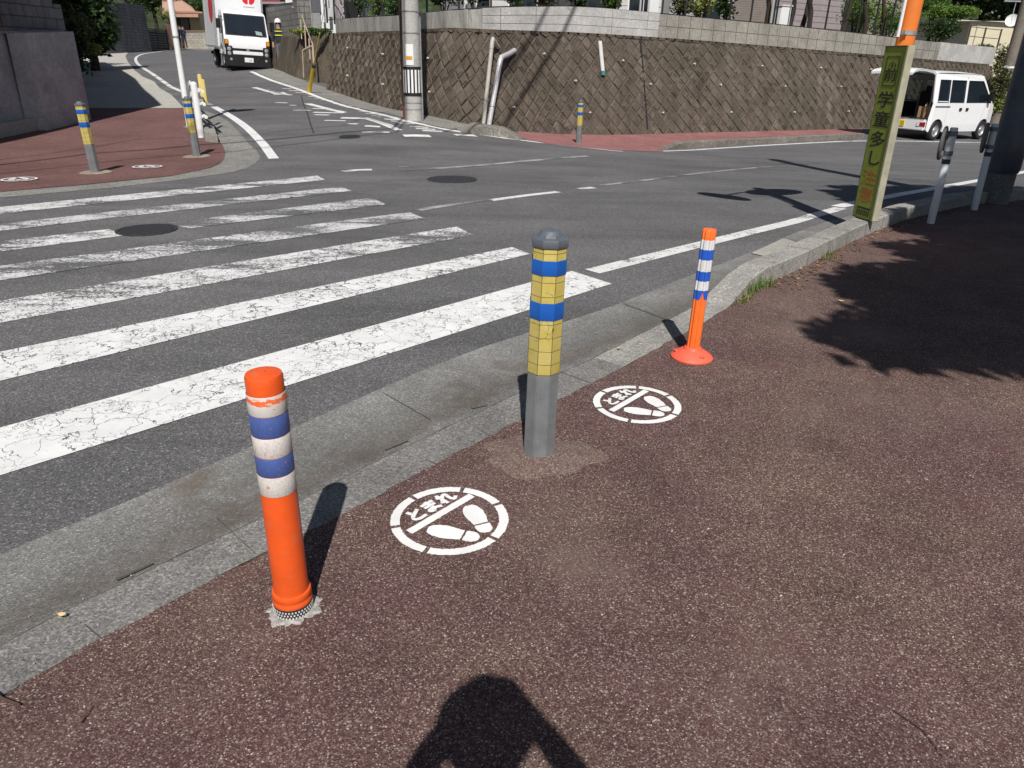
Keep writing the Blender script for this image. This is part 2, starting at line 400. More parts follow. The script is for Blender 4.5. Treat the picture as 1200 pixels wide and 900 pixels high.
def mat_band(name, c, wear_c, wear=0.6, scale=30, grid=None):
    m, n, b = mk(name, 0.45, 0.4); v = co(n, 'obj')
    f = noise(n, v, scale, 8, 0.8)
    cc = mixc(n, ramp(n, f, [(wear, g(0)), (wear + .03, g(1))]), ramp(n, noise(n, v, 6, 3), [(0.3, tuple(x * .85 for x in c)), (0.7, tuple(min(.9, x * 1.1) for x in c))]), wear_c)
    if grid:
        nb = vor(n, v, 160, out='Distance'); cc = mixc(n, ramp(n, nb, [(0.45, g(0)), (0.7, g(grid))]), cc, tuple(x * .6 for x in c))
    setc(n, b, cc); return m
M['band_white'] = mat_band('reflective_white_band', (.60, .57, .54), (.62, .16, .07), 0.60, 40, 0.35)
M['band_blue'] = mat_band('reflective_blue_band', (.060, .105, .31), (.46, .14, .14), 0.60, 85, 0.25)
M['band_white2'] = mat_band('white_film_band', (.64, .64, .65), (.4, .4, .4), 0.70, 60, 0.2)
def mat_chipped():
    m, n, b = mk('chipped_white_band', 0.45, 0.4); v = co(n, 'obj'); z = xyz(n, v)[2]
    f = noise(n, vscale(n, v, (1, 1, 2.2)), 38, 6, .8); edge = math_(n, 'MULTIPLY', math_(n, 'SUBTRACT', 1.0, math_(n, 'MULTIPLY', math_(n, 'ABSOLUTE', math_(n, 'SUBTRACT', z, .692)), 75.0)), .22)
    k = math_(n, 'GREATER_THAN', math_(n, 'ADD', f, math_(n, 'MAXIMUM', edge, -.02)), .60)
    setc(n, b, mixc(n, k, ramp(n, noise(n, v, 9, 4), [(.3, (.52, .49, .46)), (.7, (.64, .61, .58))]), (.72, .13, .03))); return m
M['band_chipped'] = mat_chipped()
M['band_blue2'] = mat_band('blue_film_band', (.02, .10, .50), (.2, .3, .55), 0.72, 45, 0.2)
def mat_tile():
    """yellow reflective squares with dark seams, worn"""
    m, n, b = mk('yellow_reflective_tiles', 0.42, 0.45); v = co(n, 'obj'); z = xyz(n, v)[2]
    fz = math_(n, 'FRACT', math_(n, 'DIVIDE', z, 0.053)); ln = math_(n, 'LESS_THAN', fz, 0.045)
    cr = vor(n, v, 26, 'DISTANCE_TO_EDGE'); gate = noise(n, v, 9, 2)
    ck = math_(n, 'MULTIPLY', math_(n, 'LESS_THAN', cr, 0.014), math_(n, 'GREATER_THAN', gate, 0.60))
    s3 = xyz(n, v); ang = math_(n, 'ARCTAN2', s3[1], s3[0]); fa = math_(n, 'FRACT', math_(n, 'ADD', math_(n, 'DIVIDE', ang, math.pi / 4), 8.5)); sm_e = math_(n, 'LESS_THAN', math_(n, 'ABSOLUTE', math_(n, 'SUBTRACT', math_(n, 'FRACT', math_(n, 'ADD', fa, .5)), .5)), .026)
    ck = math_(n, 'ADD', ck, sm_e)
    c = ramp(n, noise(n, v, 11, 5, .7), [(0.3, (.46, .37, .085)), (0.5, (.52, .43, .12)), (0.72, (.57, .49, .20))])
    hc = vor(n, v, 220); c = mixc(n, ramp(n, hc, [(0.4, g(0)), (0.65, g(.3))]), c, (.36, .25, .03))
    c = mixc(n, math_(n, 'MINIMUM', math_(n, 'ADD', ln, ck), 1.0), c, (.12, .10, .03))
    setc(n, b, c); return m
M['tile'] = mat_tile()
M['blue_ring'] = plain('blue_ring_plastic', (.012, .10, .42), 0.35, 0.15, 12)

# ------------------------------------------------------------------ the ground
def build_ground():
    bm = bmesh.new(); V = {}
    for i in range(X0, X1 + 1):
        for j in range(Y0, Y1 + 1): V[i, j] = bm.verts.new((i, j, GRID[i - X0, j - Y0]))
    road_cells = lambda i, j: -34 <= i < 34 and -2 <= j < 92
    bm2 = bmesh.new(); V2 = {}
    for i in range(X0, X1):
        for j in range(Y0, Y1):
            if road_cells(i, j):
                q = []
                for a, b in ((i, j), (i + 1, j), (i + 1, j + 1), (i, j + 1)):
                    if (a, b) not in V2: V2[a, b] = bm2.verts.new((a, b, GRID[a - X0, b - Y0]))
                    q.append(V2[a, b])
                bm2.faces.new((q[0], q[1], q[2])); bm2.faces.new((q[0], q[2], q[3]))
            else:
                q = [V[i, j], V[i + 1, j], V[i + 1, j + 1], V[i, j + 1]]
                bm.faces.new((q[0], q[1], q[2])); bm.faces.new((q[0], q[2], q[3]))
    per = [(i, Y0) for i in range(X0, X1)] + [(X1, j) for j in range(Y0, Y1)] + [(i, Y1) for i in range(X1, X0, -1)] + [(X0, j) for j in range(Y1, Y0, -1)]
    out = {}
    for a, b in per:
        z = GRID[a - X0, b - Y0]; out[a, b] = bm.verts.new((a * 14, (b - 40) * 14 + 40, min(max(z, -2), 2)))
    for p, q in zip(per, per[1:] + per[:1]): bm.faces.new((V[p], out[p], out[q], V[q]))
    for v in [v for v in bm.verts if not v.link_faces]: bm.verts.remove(v)
    fixn(bm); fixn(bm2)
    if sum(f.normal.z for f in bm2.faces) < 0: bmesh.ops.reverse_faces(bm2, faces=bm2.faces[:])
    struct(new_obj('ground', bm, mat_concrete('bare_soil', (.09, .075, .055), .4, scale=20), smooth='all'))
    struct(new_obj('road', bm2, M['asphalt'], smooth='all'))
build_ground()

# near gutter, kerb and sidewalk (lines surveyed along the photo's kerb)
edgeA = smooth_path([(-7.3, -5.2), (-3.3, -.2), (-1.62, 1.89), (-1.27, 2.33), (-.78, 3.02), (-.2, 3.8), (.53, 4.43), (1.3, 5.34), (2.0, 6.11), (2.48, 6.73), (3.02, 7.38), (3.62, 7.95), (4.3, 8.62), (5.2, 9.36), (6.3, 10.05), (7.6, 10.75), (10.2, 11.85), (20.2, 14.95)], 1)
edgeB = [(-6.9, -5.4), (-2.9, -.6), (-1.25, 1.32), (-1.13, 1.5), (-.89, 1.79), (-.59, 2.13), (-.28, 2.52), (.21, 3.1), (.59, 3.54), (.81, 3.82), (1.2, 4.31), (1.39, 4.56)]
kin = [(1.39, 4.56), (1.66, 4.97), (2.22, 5.57), (2.85, 6.34), (3.42, 7.0), (4.04, 7.66), (4.82, 8.35), (5.26, 8.72), (6.2, 9.35), (7.5, 10.05), (10, 11.15), (20, 14.15)]
kout = offset_path(kin, 0.18); kout[0] = Vector((1.22, 4.66, 0))
AB = [(p.x, p.y) for p in edgeA]
full_in = edgeB + kin[1:]
ra, rb = resample(AB, 90), resample(full_in, 90)
gt_ = sheet('gutter', [[a, b, c, d] for a, b, c, d in zip(ra, ra[1:], rb[1:], rb)], 0.004, M['gutter'])
def pdist(P_, x, y):
    best = 1e9
    for a, b in zip(P_, P_[1:]):
        dx, dy = b.x - a.x, b.y - a.y; t = max(0, min(1, ((x - a.x) * dx + (y - a.y) * dy) / (dx * dx + dy * dy + 1e-12))); best = min(best, math.hypot(x - a.x - dx * t, y - a.y - dy * t))
    return best
at_ = gt_.data.attributes.new('across', 'FLOAT', 'POINT')
for i_, v_ in enumerate(gt_.data.vertices):
    d1, d2 = pdist(ra, v_.co.x, v_.co.y), pdist(rb, v_.co.x, v_.co.y); at_.data[i_].value = d1 / (d1 + d2 + 1e-9)
kb = offset_path(edgeB, 0.19)
kb = [k + Vector((rng.uniform(-.004, .004), rng.uniform(-.004, .004), 0)) for k in kb]
r1, r2 = resample(kb[:9], 40), resample(edgeB[:9], 40)
sheet('gutter_kerb', [[a, b, c, d] for a, b, c, d in zip(r1, r1[1:], r2[1:], r2)], 0.008, M['coarse'])
r1, r2 = resample(kb[8:], 12), resample(edgeB[8:], 12)
sheet('kerb_flush', [[a, b, c, d] for a, b, c, d in zip(r1, r1[1:], r2[1:], r2)], 0.008, M['kerb'])
wob_in = resample(full_in[:12], 420)
wob_in = [q_ + Vector((-.76, .65, 0)) * (.005 * math.sin(i * .9) * math.sin(i * .23) + rng.uniform(-.004, .004)) for i, q_ in enumerate(wob_in)]
sw = [(-6.9, -5.4), (-12, -20), (30, -20), (30, 17)] + [(p_[0], p_[1]) for p_ in full_in[12:]][::-1] + [(p_.x, p_.y) for p_ in wob_in[::-1]][:-1]
sheet('sidewalk', sw, 0.012, M['sidewalk'])
KL = []; tot = 0
kk = strip_solid('kerb', kout, kin, -.05, .11, M['kerb'], 90, hfun=lambda t: .14 if t > .033 else .012 + .128 * t / .033, bevel=.012)
struct(kk)
sheet('gutter_patch', [at(880, 298), at(918, 280), at(937, 286), at(900, 302)], 0.009, M['kerb_light'])
kbj = [(p_.x, p_.y) for p_ in resample(kb, 120)][20:]
ribbon('gutter_seam', [(x + .004 * math.sin(i * 1.7), y + .004 * math.sin(i * 2.3)) for i, (x, y) in enumerate(kbj)], .0035, .0095, plain('seam_dirt', (.10, .092, .082), .9, .3, 30))
# joints, drain slots and small marks of the gutter
bm = bmesh.new()
def slot(bm, p, q, wd, z=.0105):
    p = Vector((p[0], p[1], 0)); q = Vector((q[0], q[1], 0)); t = (q - p).normalized(); s = Vector((-t.y, t.x, 0)) * wd / 2
    f = bm.faces.new([bm.verts.new((v.x, v.y, Z(v.x, v.y) + z)) for v in (p - s, q - s, q + s, p + s)])
    if f.normal.z < 0: f.normal_flip()
for (a, b), wd in ((((137, 683), (180, 663)), .010), (((451, 530), (478, 519)), .007), (((449, 462), (505, 494)), .003), (((560, 505), (580, 516)), .003), (((500, 540), (520, 552)), .003), (((380, 610), (402, 624)), .003), (((120, 752), (100, 735)), .003), (((552, 481), (571, 477)), .006),
                   (((730, 357), (790, 379)), .007), (((880, 298), (902, 303)), .006), (((918, 280), (938, 286)), .006), (((860, 323), (881, 327)), .004), (((640, 483), (668, 470)), .004),
                   (((655, 437), (695, 452)), .004), (((255, 610), (300, 652)), .003)):
    slot(bm, at(*a), at(*b), wd)
struct(new_obj('gutter_joints', bm, plain('dark_joint', (.065, .062, .058), .9, .3, 30)))
bm = bmesh.new()
for i in range(3, 44):                                                   # joints between kerb stones
    t = i / 44.0; P = resample(kout, 45)[i]; Q = resample(kin, 45)[i]
    t_ = (Q - P).normalized(); s = Vector((-t_.y, t_.x, 0)) * .003
    zz = Z(P.x, P.y) + .1425
    bm.faces.new([bm.verts.new((v.x, v.y, zz)) for v in (P - s, Q - s, Q + s, P + s)])
    Q2 = Q + t_ * .002
    bm.faces.new([bm.verts.new((v.x, v.y, z)) for v, z in ((Q2 - s, zz), (Q2 + s, zz), (Q2 + s, zz - .13), (Q2 - s, zz - .13))])
struct(new_obj('kerb_joints', bm, M['dark']))

# far left pavement
conc = [at(*p) for p in ((-260, 262), (0, 232), (133, 220), (200, 212.5), (267, 203), (288, 198), (299, 192), (305, 185), (301, 177), (293, 170), (280, 155), (267, 142), (252, 134), (243, 131))]
redp = [at(*p) for p in ((-260, 252), (0, 225.5), (100, 217), (200, 207), (247, 197), (258, 192), (263, 185), (264, 178), (261, 171), (250, 158), (238, 146), (226, 134), (219, 127))]
left_far = [Vector((-24, 26, 0)), Vector((-30, 18, 0)), Vector((-30, 6, 0))]
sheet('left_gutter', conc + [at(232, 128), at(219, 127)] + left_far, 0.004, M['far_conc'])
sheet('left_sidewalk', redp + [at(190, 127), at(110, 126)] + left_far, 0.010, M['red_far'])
grey_r = [at(*p) for p in ((215, 127), (200, 111), (181, 96), (167, 90), (158, 83), (150, 73), (147, 66), (150, 62), (160, 59.5))]
sheet('left_footpath', grey_r + [Vector((-34, 60, 0)), Vector((-34, 30, 0)), Vector((-20, 22, 0)), at(110, 127)], 0.012, M['pale_pave'])
# raised edge of the pale footpath
# far pink pavement at the wall foot
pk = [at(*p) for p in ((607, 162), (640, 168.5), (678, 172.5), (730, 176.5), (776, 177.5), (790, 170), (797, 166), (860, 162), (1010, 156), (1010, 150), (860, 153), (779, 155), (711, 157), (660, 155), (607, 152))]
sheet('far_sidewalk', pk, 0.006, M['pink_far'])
strip = [at(*p) for p in ((300, 84), (330, 96.5), (360, 107.5), (427, 128), (497, 145), (545, 155), (563, 149), (543, 144), (475, 129), (430, 119), (383, 103), (345, 90), (320, 80))]
sheet('wall_foot_strip', strip, 0.006, M['far_conc'])
ko = [at(*p) for p in ((780, 176), (797, 174.5), (860, 170.5), (940, 166.5), (1012, 163))]
ki = offset_path(ko, .2)
struct(strip_solid('far_kerb', ko, ki, -.05, .15, mat_concrete('old_kerb', (.19, .17, .15), .4, scale=30, stain=.4), 40, hfun=lambda t: .15 if t > .09 else .02 + .13 * t / .09))
ko2 = [at(*p) for p in ((545, 157), (565, 158.5), (590, 161.5), (609, 164.5))]; ki2 = offset_path(ko2, .55)
struct(strip_solid('kerb_island', ko2, ki2, -.05, .18, mat_concrete('island_kerb', (.2, .185, .165), .5, scale=40, stain=.35), 24, hfun=lambda t: .18 if .25 < t < .7 else (.02 + .16 * t / .25 if t < .25 else .02 + .16 * (1 - t) / .3)))

# ------------------------------------------------------------------ paint on the road
def lext(p, q, px):                              # continue the image line q->p to column px
    return (px, p[1] + (p[1] - q[1]) * (px - p[0]) / (p[0] - q[0]))
stripes = [((670, 318), (717, 333), (0, 502), (0, 558), 'paint0'), ((600, 290), (621, 298), (0, 413), (0, 447), 'paint1'),
           ((535, 266), (555, 276), (0, 353), (0, 379), 'paint3'), ((480, 249), (499, 257), (0, 312), (0, 329), 'paint2'),
           ((372, 206), (381, 211), (0, 243), (0, 251), 'paint3'), ((400, 219), (412, 224), (0, 263), (0, 271), 'paint2')]
for i, (tr, br, tl, bl, mt) in enumerate(stripes):
    a, b, c, d = at(*tr), at(*br), at(*lext(bl, br, -60)), at(*lext(tl, tr, -60))
    sheet('crosswalk_stripe', [a, b, c, d], 0.004, M[mt])
sheet('crosswalk_stripe', [at(*p) for p in ((435, 232), (453, 240), (222, 268), (195, 262))], 0.004, M['paint2'])
sheet('crosswalk_stripe', [at(*p) for p in ((127, 269), (149, 276), (-60, 303), (-60, 290))], 0.004, M['paint3'])
L1 = smooth_path([at(694, 318.5), at(748, 305), at(820, 287), at(928, 260.5)], 2)
ribbon('edge_line', L1, .15, .004, M['line'])
ribbon('edge_line', smooth_path([at(928, 260.5), at(985, 244)], 1), .15, .004, M['line'])
L2 = smooth_path([at(981, 242.5), at(1040, 231), at(1093, 221.5), at(1158, 209.5), at(1200, 201.5), at(1260, 190), at(1330, 178)], 2)
ribbon('edge_line', L2, .16, .004, M['line_new'])
P = smooth_path([at(*p) for p in ((321, 186), (312, 173), (304, 164), (290.5, 150.5), (274, 138.5), (256, 128), (242.5, 121), (225, 113), (203, 102.5), (180, 88), (165, 78.5), (159, 72), (159, 67), (167, 63), (190, 60.3))], 2)
ribbon('edge_line', P[:24], .16, .004, M['line_new']); ribbon('edge_line', P[24:30], .14, .004, M['line_old']); ribbon('edge_line', P[30:], .15, .004, M['line'])
P = smooth_path([at(*p) for p in ((294, 84), (330, 98), (360, 109), (427, 130), (460, 138.5), (500, 147.5), (533, 154), (600, 163.2), (650, 169.3), (700, 174.5), (730, 177.5))], 2)
ribbon('edge_line', P, .15, .004, M['line_new'])
ribbon('edge_line', smooth_path([at(*p) for p in ((770, 177.5), (860, 172.5), (940, 168), (1012, 164.8), (1090, 166), (1170, 168))], 2), .13, .004, M['line'])
ribbon('lane_mark', [at(490, 246.5), at(530, 240), at(575, 234)], .12, .004, M['line_old'])
ribbon('lane_mark', [at(575, 235), at(615, 229.5), at(654, 225)], .12, .004, M['line'])
ribbon('lane_mark', [at(678, 221.5), at(696, 220)], .13, .004, M['line'])
ribbon('lane_mark', [at(700, 218), at(760, 211), at(830, 202), at(905, 195)], .10, .004, M['line_old'])
ribbon('lane_mark', [at(402, 201), at(418, 199.5), at(436, 199)], .16, .004, M['line'])
ribbon('lane_mark', [at(468, 196), at(486, 195)], .12, .004, M['line_old'])
ribbon('lane_mark', smooth_path([at(*p) for p in ((470, 200), (540, 196), (620, 189), (690, 183))], 1), .14, .004, M['line_old'])
def q(a, b): return at(280 + a / 4.0, 80 + b / 4.0)
def bar(pts, wd, mt='line_new', nm='road_lettering'):
    ribbon(nm, [q(*p) for p in pts], wd, .004, M[mt])
bar([(70, 90), (130, 107), (185, 120)], .17, 'line'); bar([(130, 97), (200, 118)], .10, 'line_old'); bar([(178, 113), (200, 124)], .38, 'line'); bar([(195, 121), (247, 126)], .14, 'line')
bar([(170, 161), (228, 163)], .14, 'line'); bar([(238, 173), (268, 175)], .12, 'line'); bar([(255, 197), (337, 198)], .13, 'line')
bar([(322, 166), (400, 186), (490, 208)], .2); bar([(345, 188), (428, 193)], .14); bar([(350, 207), (492, 210)], .18); bar([(355, 218), (422, 220)], .17); bar([(402, 245), (500, 247)], .10, 'line')
bar([(510, 260), (557, 262)], .12, 'line'); bar([(478, 233), (605, 236)], .20); bar([(600, 236), (680, 262), (752, 291)], .16); bar([(590, 232), (660, 252), (722, 272)], .11); bar([(590, 271), (662, 275)], .14)
bar([(578, 300), (706, 301)], .13, 'line'); bar([(772, 317), (897, 318)], .24); bar([(1012, 313), (1110, 317)], .20)
for i, t in enumerate(np.linspace(0, 1, 24)):
    p = q(205 + (945 - 205) * t ** 1.0, 88 + (297 - 88) * t); ln = 30 + 55 * t
    e = q(205 + 740 * t + 8, 88 + 209 * t); s = q(205 + 740 * t - ln, 88 + 209 * t - 2 - 3 * t)
    ribbon('edge_hatching', [s, e], .12 if i % 3 else .09, .0035, M['line' if i % 4 else 'line_old'])

# manhole covers
def manhole(c, r, label, group=None):
    o = thing('manhole_cover', label, 'manhole cover', (c.x, c.y, Z(c.x, c.y) + .004), 0.3, group)
    # tilt with the street
    e = .4; o.rotation_euler = (math.atan2(ZT(c.x, c.y + e) - ZT(c.x, c.y - e), 2 * e), -math.atan2(ZT(c.x + e, c.y) - ZT(c.x - e, c.y), 2 * e), 0.0)
    m_, n, b = mk('cast_iron', .55, .5, .3); v = co(n, 'obj')
    f = vor(n, v, 22, 'DISTANCE_TO_EDGE', rand=.0)
    setc(n, b, ramp(n, f, [(0.08, (.022, .022, .026)), (0.22, (.058, .056, .060))])); bump(n, b, f, .8, .01)
    bm = bmesh.new(); lathe(bm, [(r - .035, 0), (r - .035, .006), (r - .045, .009), (.05, .009)], 48); new_obj('cover_plate', bm, m_, o)
    bm = bmesh.new(); lathe(bm, [(r, -.01), (r, .006), (r - .028, .006), (r - .028, -.01)], 48, caps=False); new_obj('frame_ring', bm, plain('worn_iron_rim', (.055, .054, .054), .5, .3, 30, metal=.3), o)
    return o
manhole(at(530, 210.5), .34, 'round iron manhole cover in the middle of the junction, behind the yellow tiled post')
ribbon('road_crack', smooth_path([q(*p_) for p_ in ((292, 130), (305, 175), (322, 215), (335, 262), (350, 305))], 1), .035, .0035, plain('crack_fill', (.045, .045, .048), .8))
manhole(q(520, 322), .20, 'small dark valve cover on the uphill road below the painted letters')
manhole(at(172, 270), .26, 'round iron manhole cover lying in the zebra crossing where a stripe breaks off')

# ------------------------------------------------------------------ stop-mark stencils
mc = at(527, 612); U = Vector((.645, .764, 0)).normalized(); Vv = Vector((-U.y, U.x, 0))
def loc1(px, py):
    p = at(px, py) - mc; return (p.dot(U), p.dot(Vv))
def flat(bm, pts, z=0.0):
    f = bm.faces.new([bm.verts.new((x, y, z)) for x, y in pts]); f.normal_update()
    if f.normal.z < 0: f.normal_flip()
def jit(pts, a=.0012):
    out = []
    for i in range(len(pts)):
        p, q_ = pts[i], pts[(i + 1) % len(pts)]; L = math.dist(p, q_); n_ = max(1, int(L / .006))
        for k in range(n_):
            t = k / n_; out.append((p[0] + (q_[0] - p[0]) * t + rng.uniform(-a, a), p[1] + (q_[1] - p[1]) * t + rng.uniform(-a, a)))
    return out
def stroke(bm, pts, wd):
    P_ = [Vector((x, y, 0)) for x, y in pts]; P_ = smooth_path(P_, 2) if len(P_) > 2 else P_
    A_, B_ = offset_path(P_, wd / 2), offset_path(P_, -wd / 2)
    for a, b, c, d in zip(A_, A_[1:], B_[1:], B_):
        f = bm.faces.new([bm.verts.new(p) for p in (a, b, c, d)]); f.normal_update()
        if f.normal.z < 0: f.normal_flip()
HIRA = {'to': [[(.30, .98), (.34, .70), (.42, .55)], [(.85, .80), (.50, .58), (.20, .38), (.18, .15), (.35, .04), (.85, .06)]],
        'ma': [[(.10, .80), (.88, .80)], [(.14, .56), (.84, .56)], [(.50, 1.0), (.52, .5), (.52, .22), (.40, .05), (.18, .08), (.16, .22), (.35, .28), (.60, .22), (.90, .04)]],
        're': [[(.25, 1.0), (.25, .0)], [(.05, .74), (.36, .74), (.28, .52), (.03, .18)], [(.28, .52), (.55, .80), (.68, .72), (.62, .35), (.66, .08), (.78, .05), (.97, .22)]]}
def stop_mark(c, rz, label, group, src=None, sc=1.0):
    if src:
        o = copy_tree(src); o.location = (c.x, c.y, Z(c.x, c.y) + .016); o['label'] = label
    else:
        o = thing('stop_mark', label, 'road marking', (c.x, c.y, Z(c.x, c.y) + .0155), rz, group)
        bm = bmesh.new(); Ro, Ri = .204, .172
        gaps = sorted(math.atan2(*loc1(*g_)[::-1]) for g_ in ((464, 621.5), (483.5, 587), (542, 577), (584, 594.5), (575, 633.5), (501.5, 647)))
        for k in range(6):
            a0 = gaps[k] + R(2.2); a1 = (gaps[k + 1] if k < 5 else gaps[0] + 2 * math.pi) - R(2.2); n_ = 44
            for i in range(n_):
                t0, t1 = a0 + (a1 - a0) * i / n_, a0 + (a1 - a0) * (i + 1) / n_
                if i == 0: e0, e1 = Ro + rng.uniform(-.001, .001), Ri + rng.uniform(-.001, .001)
                f0, f1 = Ro + rng.uniform(-.0015, .0015), Ri + rng.uniform(-.0015, .0015)
                flat(bm, [(e0 * math.cos(t0), e0 * math.sin(t0)), (f0 * math.cos(t1), f0 * math.sin(t1)), (f1 * math.cos(t1), f1 * math.sin(t1)), (e1 * math.cos(t0), e1 * math.sin(t0))]); e0, e1 = f0, f1
        new_obj('ring', bm, M['stencil'], o)
        bm = bmesh.new(); P_ = [loc1(478, 626), loc1(485, 631), loc1(559, 587.5), loc1(548, 583.5)]
        u0 = min(P_[0][0], P_[1][0]); u1 = max(P_[2][0], P_[3][0]); v0 = .030; v1 = .060
        flat(bm, jit([(u0, v0), (u1, v0), (u1, v1), (u0, v1)], .0008)); new_obj('stop_bar', bm, M['stencil'], o)
        for toe, heel in (((549, 596.5), (571, 628)), ((501.5, 624), (561.5, 635))):
            a, b = Vector((*loc1(*toe), 0)), Vector((*loc1(*heel), 0)); t = (b - a); L = t.length; t.normalize(); s = Vector((-t.y, t.x, 0))
            prof = [(0, .012), (.05, .024), (.15, .032), (.3, .036), (.45, .034), (.6, .029), (.68, .027)]
            pr2 = [(.72, .027), (.8, .029), (.9, .027), (.96, .020), (1.0, .008)]
            bm = bmesh.new()
            for pf in (prof, pr2):
                pts = [a + t * L * x + s * y for x, y in pf] + [a + t * L * x - s * y for x, y in pf[::-1]]
                flat(bm, jit([(p.x, p.y) for p in pts]))
            new_obj('footprint', bm, M['stencil'], o)
        bm = bmesh.new(); zz = 0
        for key, cx_ in (('to', -.062), ('ma', .010), ('re', .084)):
            for st in HIRA[key]:
                stroke(bm, [(cx_ - .036 + .072 * x, .073 + .066 * y) for x, y in st], .0145)
        for k, v in enumerate(bm.verts): v.co.z = 0.0002 * ((k // 4) % 7)
        new_obj('lettering', bm, M['stencil'], o)
    return o
RZ = math.atan2(U.y, U.x); GM = 'white stop stencils with footprints painted on the pavement'
sm = stop_mark(mc, RZ, 'white round stop stencil painted between the thick orange post and the tiled post', GM)
c2 = at(746, 476.5); stop_mark(c2, RZ, 'white round stop stencil in front of the slim fluted post with the coral foot', GM, sm)
c3 = at(23, 212); s3 = stop_mark(c3, 0, 'white round stop stencil at the left edge of the far red pavement', GM, sm)
c4 = at(173, 197); s4 = stop_mark(c4, 0, 'white round stop stencil between the two tiled posts on the far red pavement', GM, sm)
for s_, c_ in ((s3, c3), (s4, c4)):
    e = .4; s_.rotation_mode = 'XYZ'; gx = (ZT(c_.x + e, c_.y) - ZT(c_.x - e, c_.y)) / (2 * e); gy = (ZT(c_.x, c_.y + e) - ZT(c_.x, c_.y - e)) / (2 * e)
    nrm = Vector((-gx, -gy, 1)).normalized(); qd = Vector((0, 0, 1)).rotation_difference(nrm)
    s_.rotation_euler = (qd.to_matrix() @ Matrix.Rotation(R(215), 3, 'Z')).to_euler(); s_.location.z += .008

# ------------------------------------------------------------------ posts
def mortar_patch(parent, r, seed, mat, h=.006, jag=.25, cx=0, cy=0):
    rr = random.Random(seed); bm = bmesh.new(); n_ = 64; ph = [rr.uniform(0, 6.28) for _ in range(5)]
    c = bm.verts.new((cx, cy, .016 + h)); ring = []; ring2 = []
    for k in range(n_):
        a = 2 * math.pi * k / n_; j = 1 + jag * (math.sin(3 * a + ph[0]) * .3 + math.sin(7 * a + ph[1]) * .25 + math.sin(13 * a + ph[2]) * .2 + rr.uniform(-.25, .25))
        ring.append(bm.verts.new((cx + r * j * math.cos(a), cy + r * j * math.sin(a), .0135))); ring2.append(bm.verts.new((cx + r * j * .86 * math.cos(a), cy + r * j * .86 * math.sin(a), .0155 + h)))
    for k in range(n_):
        bm.faces.new((ring[k], ring[(k + 1) % n_], ring2[(k + 1) % n_], ring2[k])); bm.faces.new((ring2[k], ring2[(k + 1) % n_], c))
    return new_obj('mortar_patch', bm, mat, parent)
# thick orange post in front on the left
b0 = at(345, 716)
o = thing('orange_post', 'thick orange post with white and blue bands, nearest the camera on the left', 'bollard', (b0.x, b0.y, Z(b0.x, b0.y)))
bm = bmesh.new(); lathe(bm, [(.0485, .05), (.0475, .42), (.0465, .70), (.0465, .708), (.0468, .745), (.044, .753), (.030, .757), (.004, .757)], 48); new_obj('post_body', bm, M['orange'], o, smooth=True)
bm = bmesh.new(); lathe(bm, [(.006, .757), (.006, .760), (.001, .7605)], 12); new_obj('cap_screw', bm, M['orange'], o, smooth=True)
for z0, z1, k in ((.418, .476, 'band_white'), (.4775, .532, 'band_blue'), (.5335, .590, 'band_white'), (.5915, .650, 'band_blue'), (.6515, .706, 'band_chipped')):
    bm = bmesh.new(); lathe(bm, [(.0481, z0), (.0486, z0 + .001), (.0484, z1 - .001), (.0478, z1)], 48, caps=False); new_obj('reflective_band', bm, M[k], o, smooth=True)
bm = bmesh.new(); lathe(bm, [(.054, .045), (.0555, .048), (.0555, .056), (.053, .060), (.053, .066), (.0550, .071), (.0550, .080), (.0535, .085), (.049, .087)], 48); new_obj('collar', bm, M['orange'], o, smooth=True)
bm = bmesh.new(); lathe(bm, [(.054, .012), (.055, .02), (.055, .046)], 48); new_obj('base_ring', bm, M['dark'], o, smooth=True)
bm = bmesh.new()
for rw in range(3):
    for k in range(38):
        a = 2 * math.pi * (k + rw * .5) / 38; box(bm, (.0552 * math.cos(a), .0552 * math.sin(a), .019 + rw * .0095), (.002, .0042, .0048), rz3(a))
new_obj('studs', bm, M['white_dull'], o)
mortar_patch(o, .074, 3, plain('pale_mortar', (.40, .38, .36), .9, .5, 60, bmp=.9), .001, .28)

def tiled_post(loc, label, src=None, patch=True, tilt=0.0, lean=(0, 0)):
    if src:
        o = copy_tree(src); o.location = loc; o['label'] = label; o.rotation_euler = (lean[0], lean[1], tilt); return o
    o = thing('tiled_post', label, 'bollard', loc, tilt, 'grey posts wrapped in yellow squares and blue bands'); o.rotation_euler = (lean[0], lean[1], tilt)
    n_ = 8; ph = math.pi / 8
    def octa(prof, nm, mt, caps=True):
        bm = bmesh.new(); lathe(bm, prof, n_, ph=ph, caps=caps); fixn(bm); return new_obj(nm, bm, mt, o, bevel=.003 if nm == 'post_body' else 0, smooth=True)
    octa([(.066, -.01), (.066, .05), (.0615, .87)], 'post_body', M['grey_post'])
    sl_ = octa([(.0665, .384), (.0668, .386), (.0645, .866), (.0640, .868)], 'tile_sleeve', M['tile'], False)
    for z0, z1 in ((.601, .667), (.770, .824)):
        octa([(.0675, z0), (.0682, z0 + .002), (.0676, z1 - .002), (.067, z1)], 'blue_band', M['blue_ring'], False)
    octa([(.069, .868), (.0705, .871), (.0705, .893), (.069, .897), (.046, .900), (.040, .914), (.033, .922), (.012, .925)], 'cap', M['grey_cap'])
    return o
g0 = at(631, 534)
tp = tiled_post((g0.x, g0.y, Z(g0.x, g0.y)), 'grey post with yellow squares and two blue bands in the middle, nearest of its kind', lean=(0, R(.8)))
bm = bmesh.new(); bm.free()
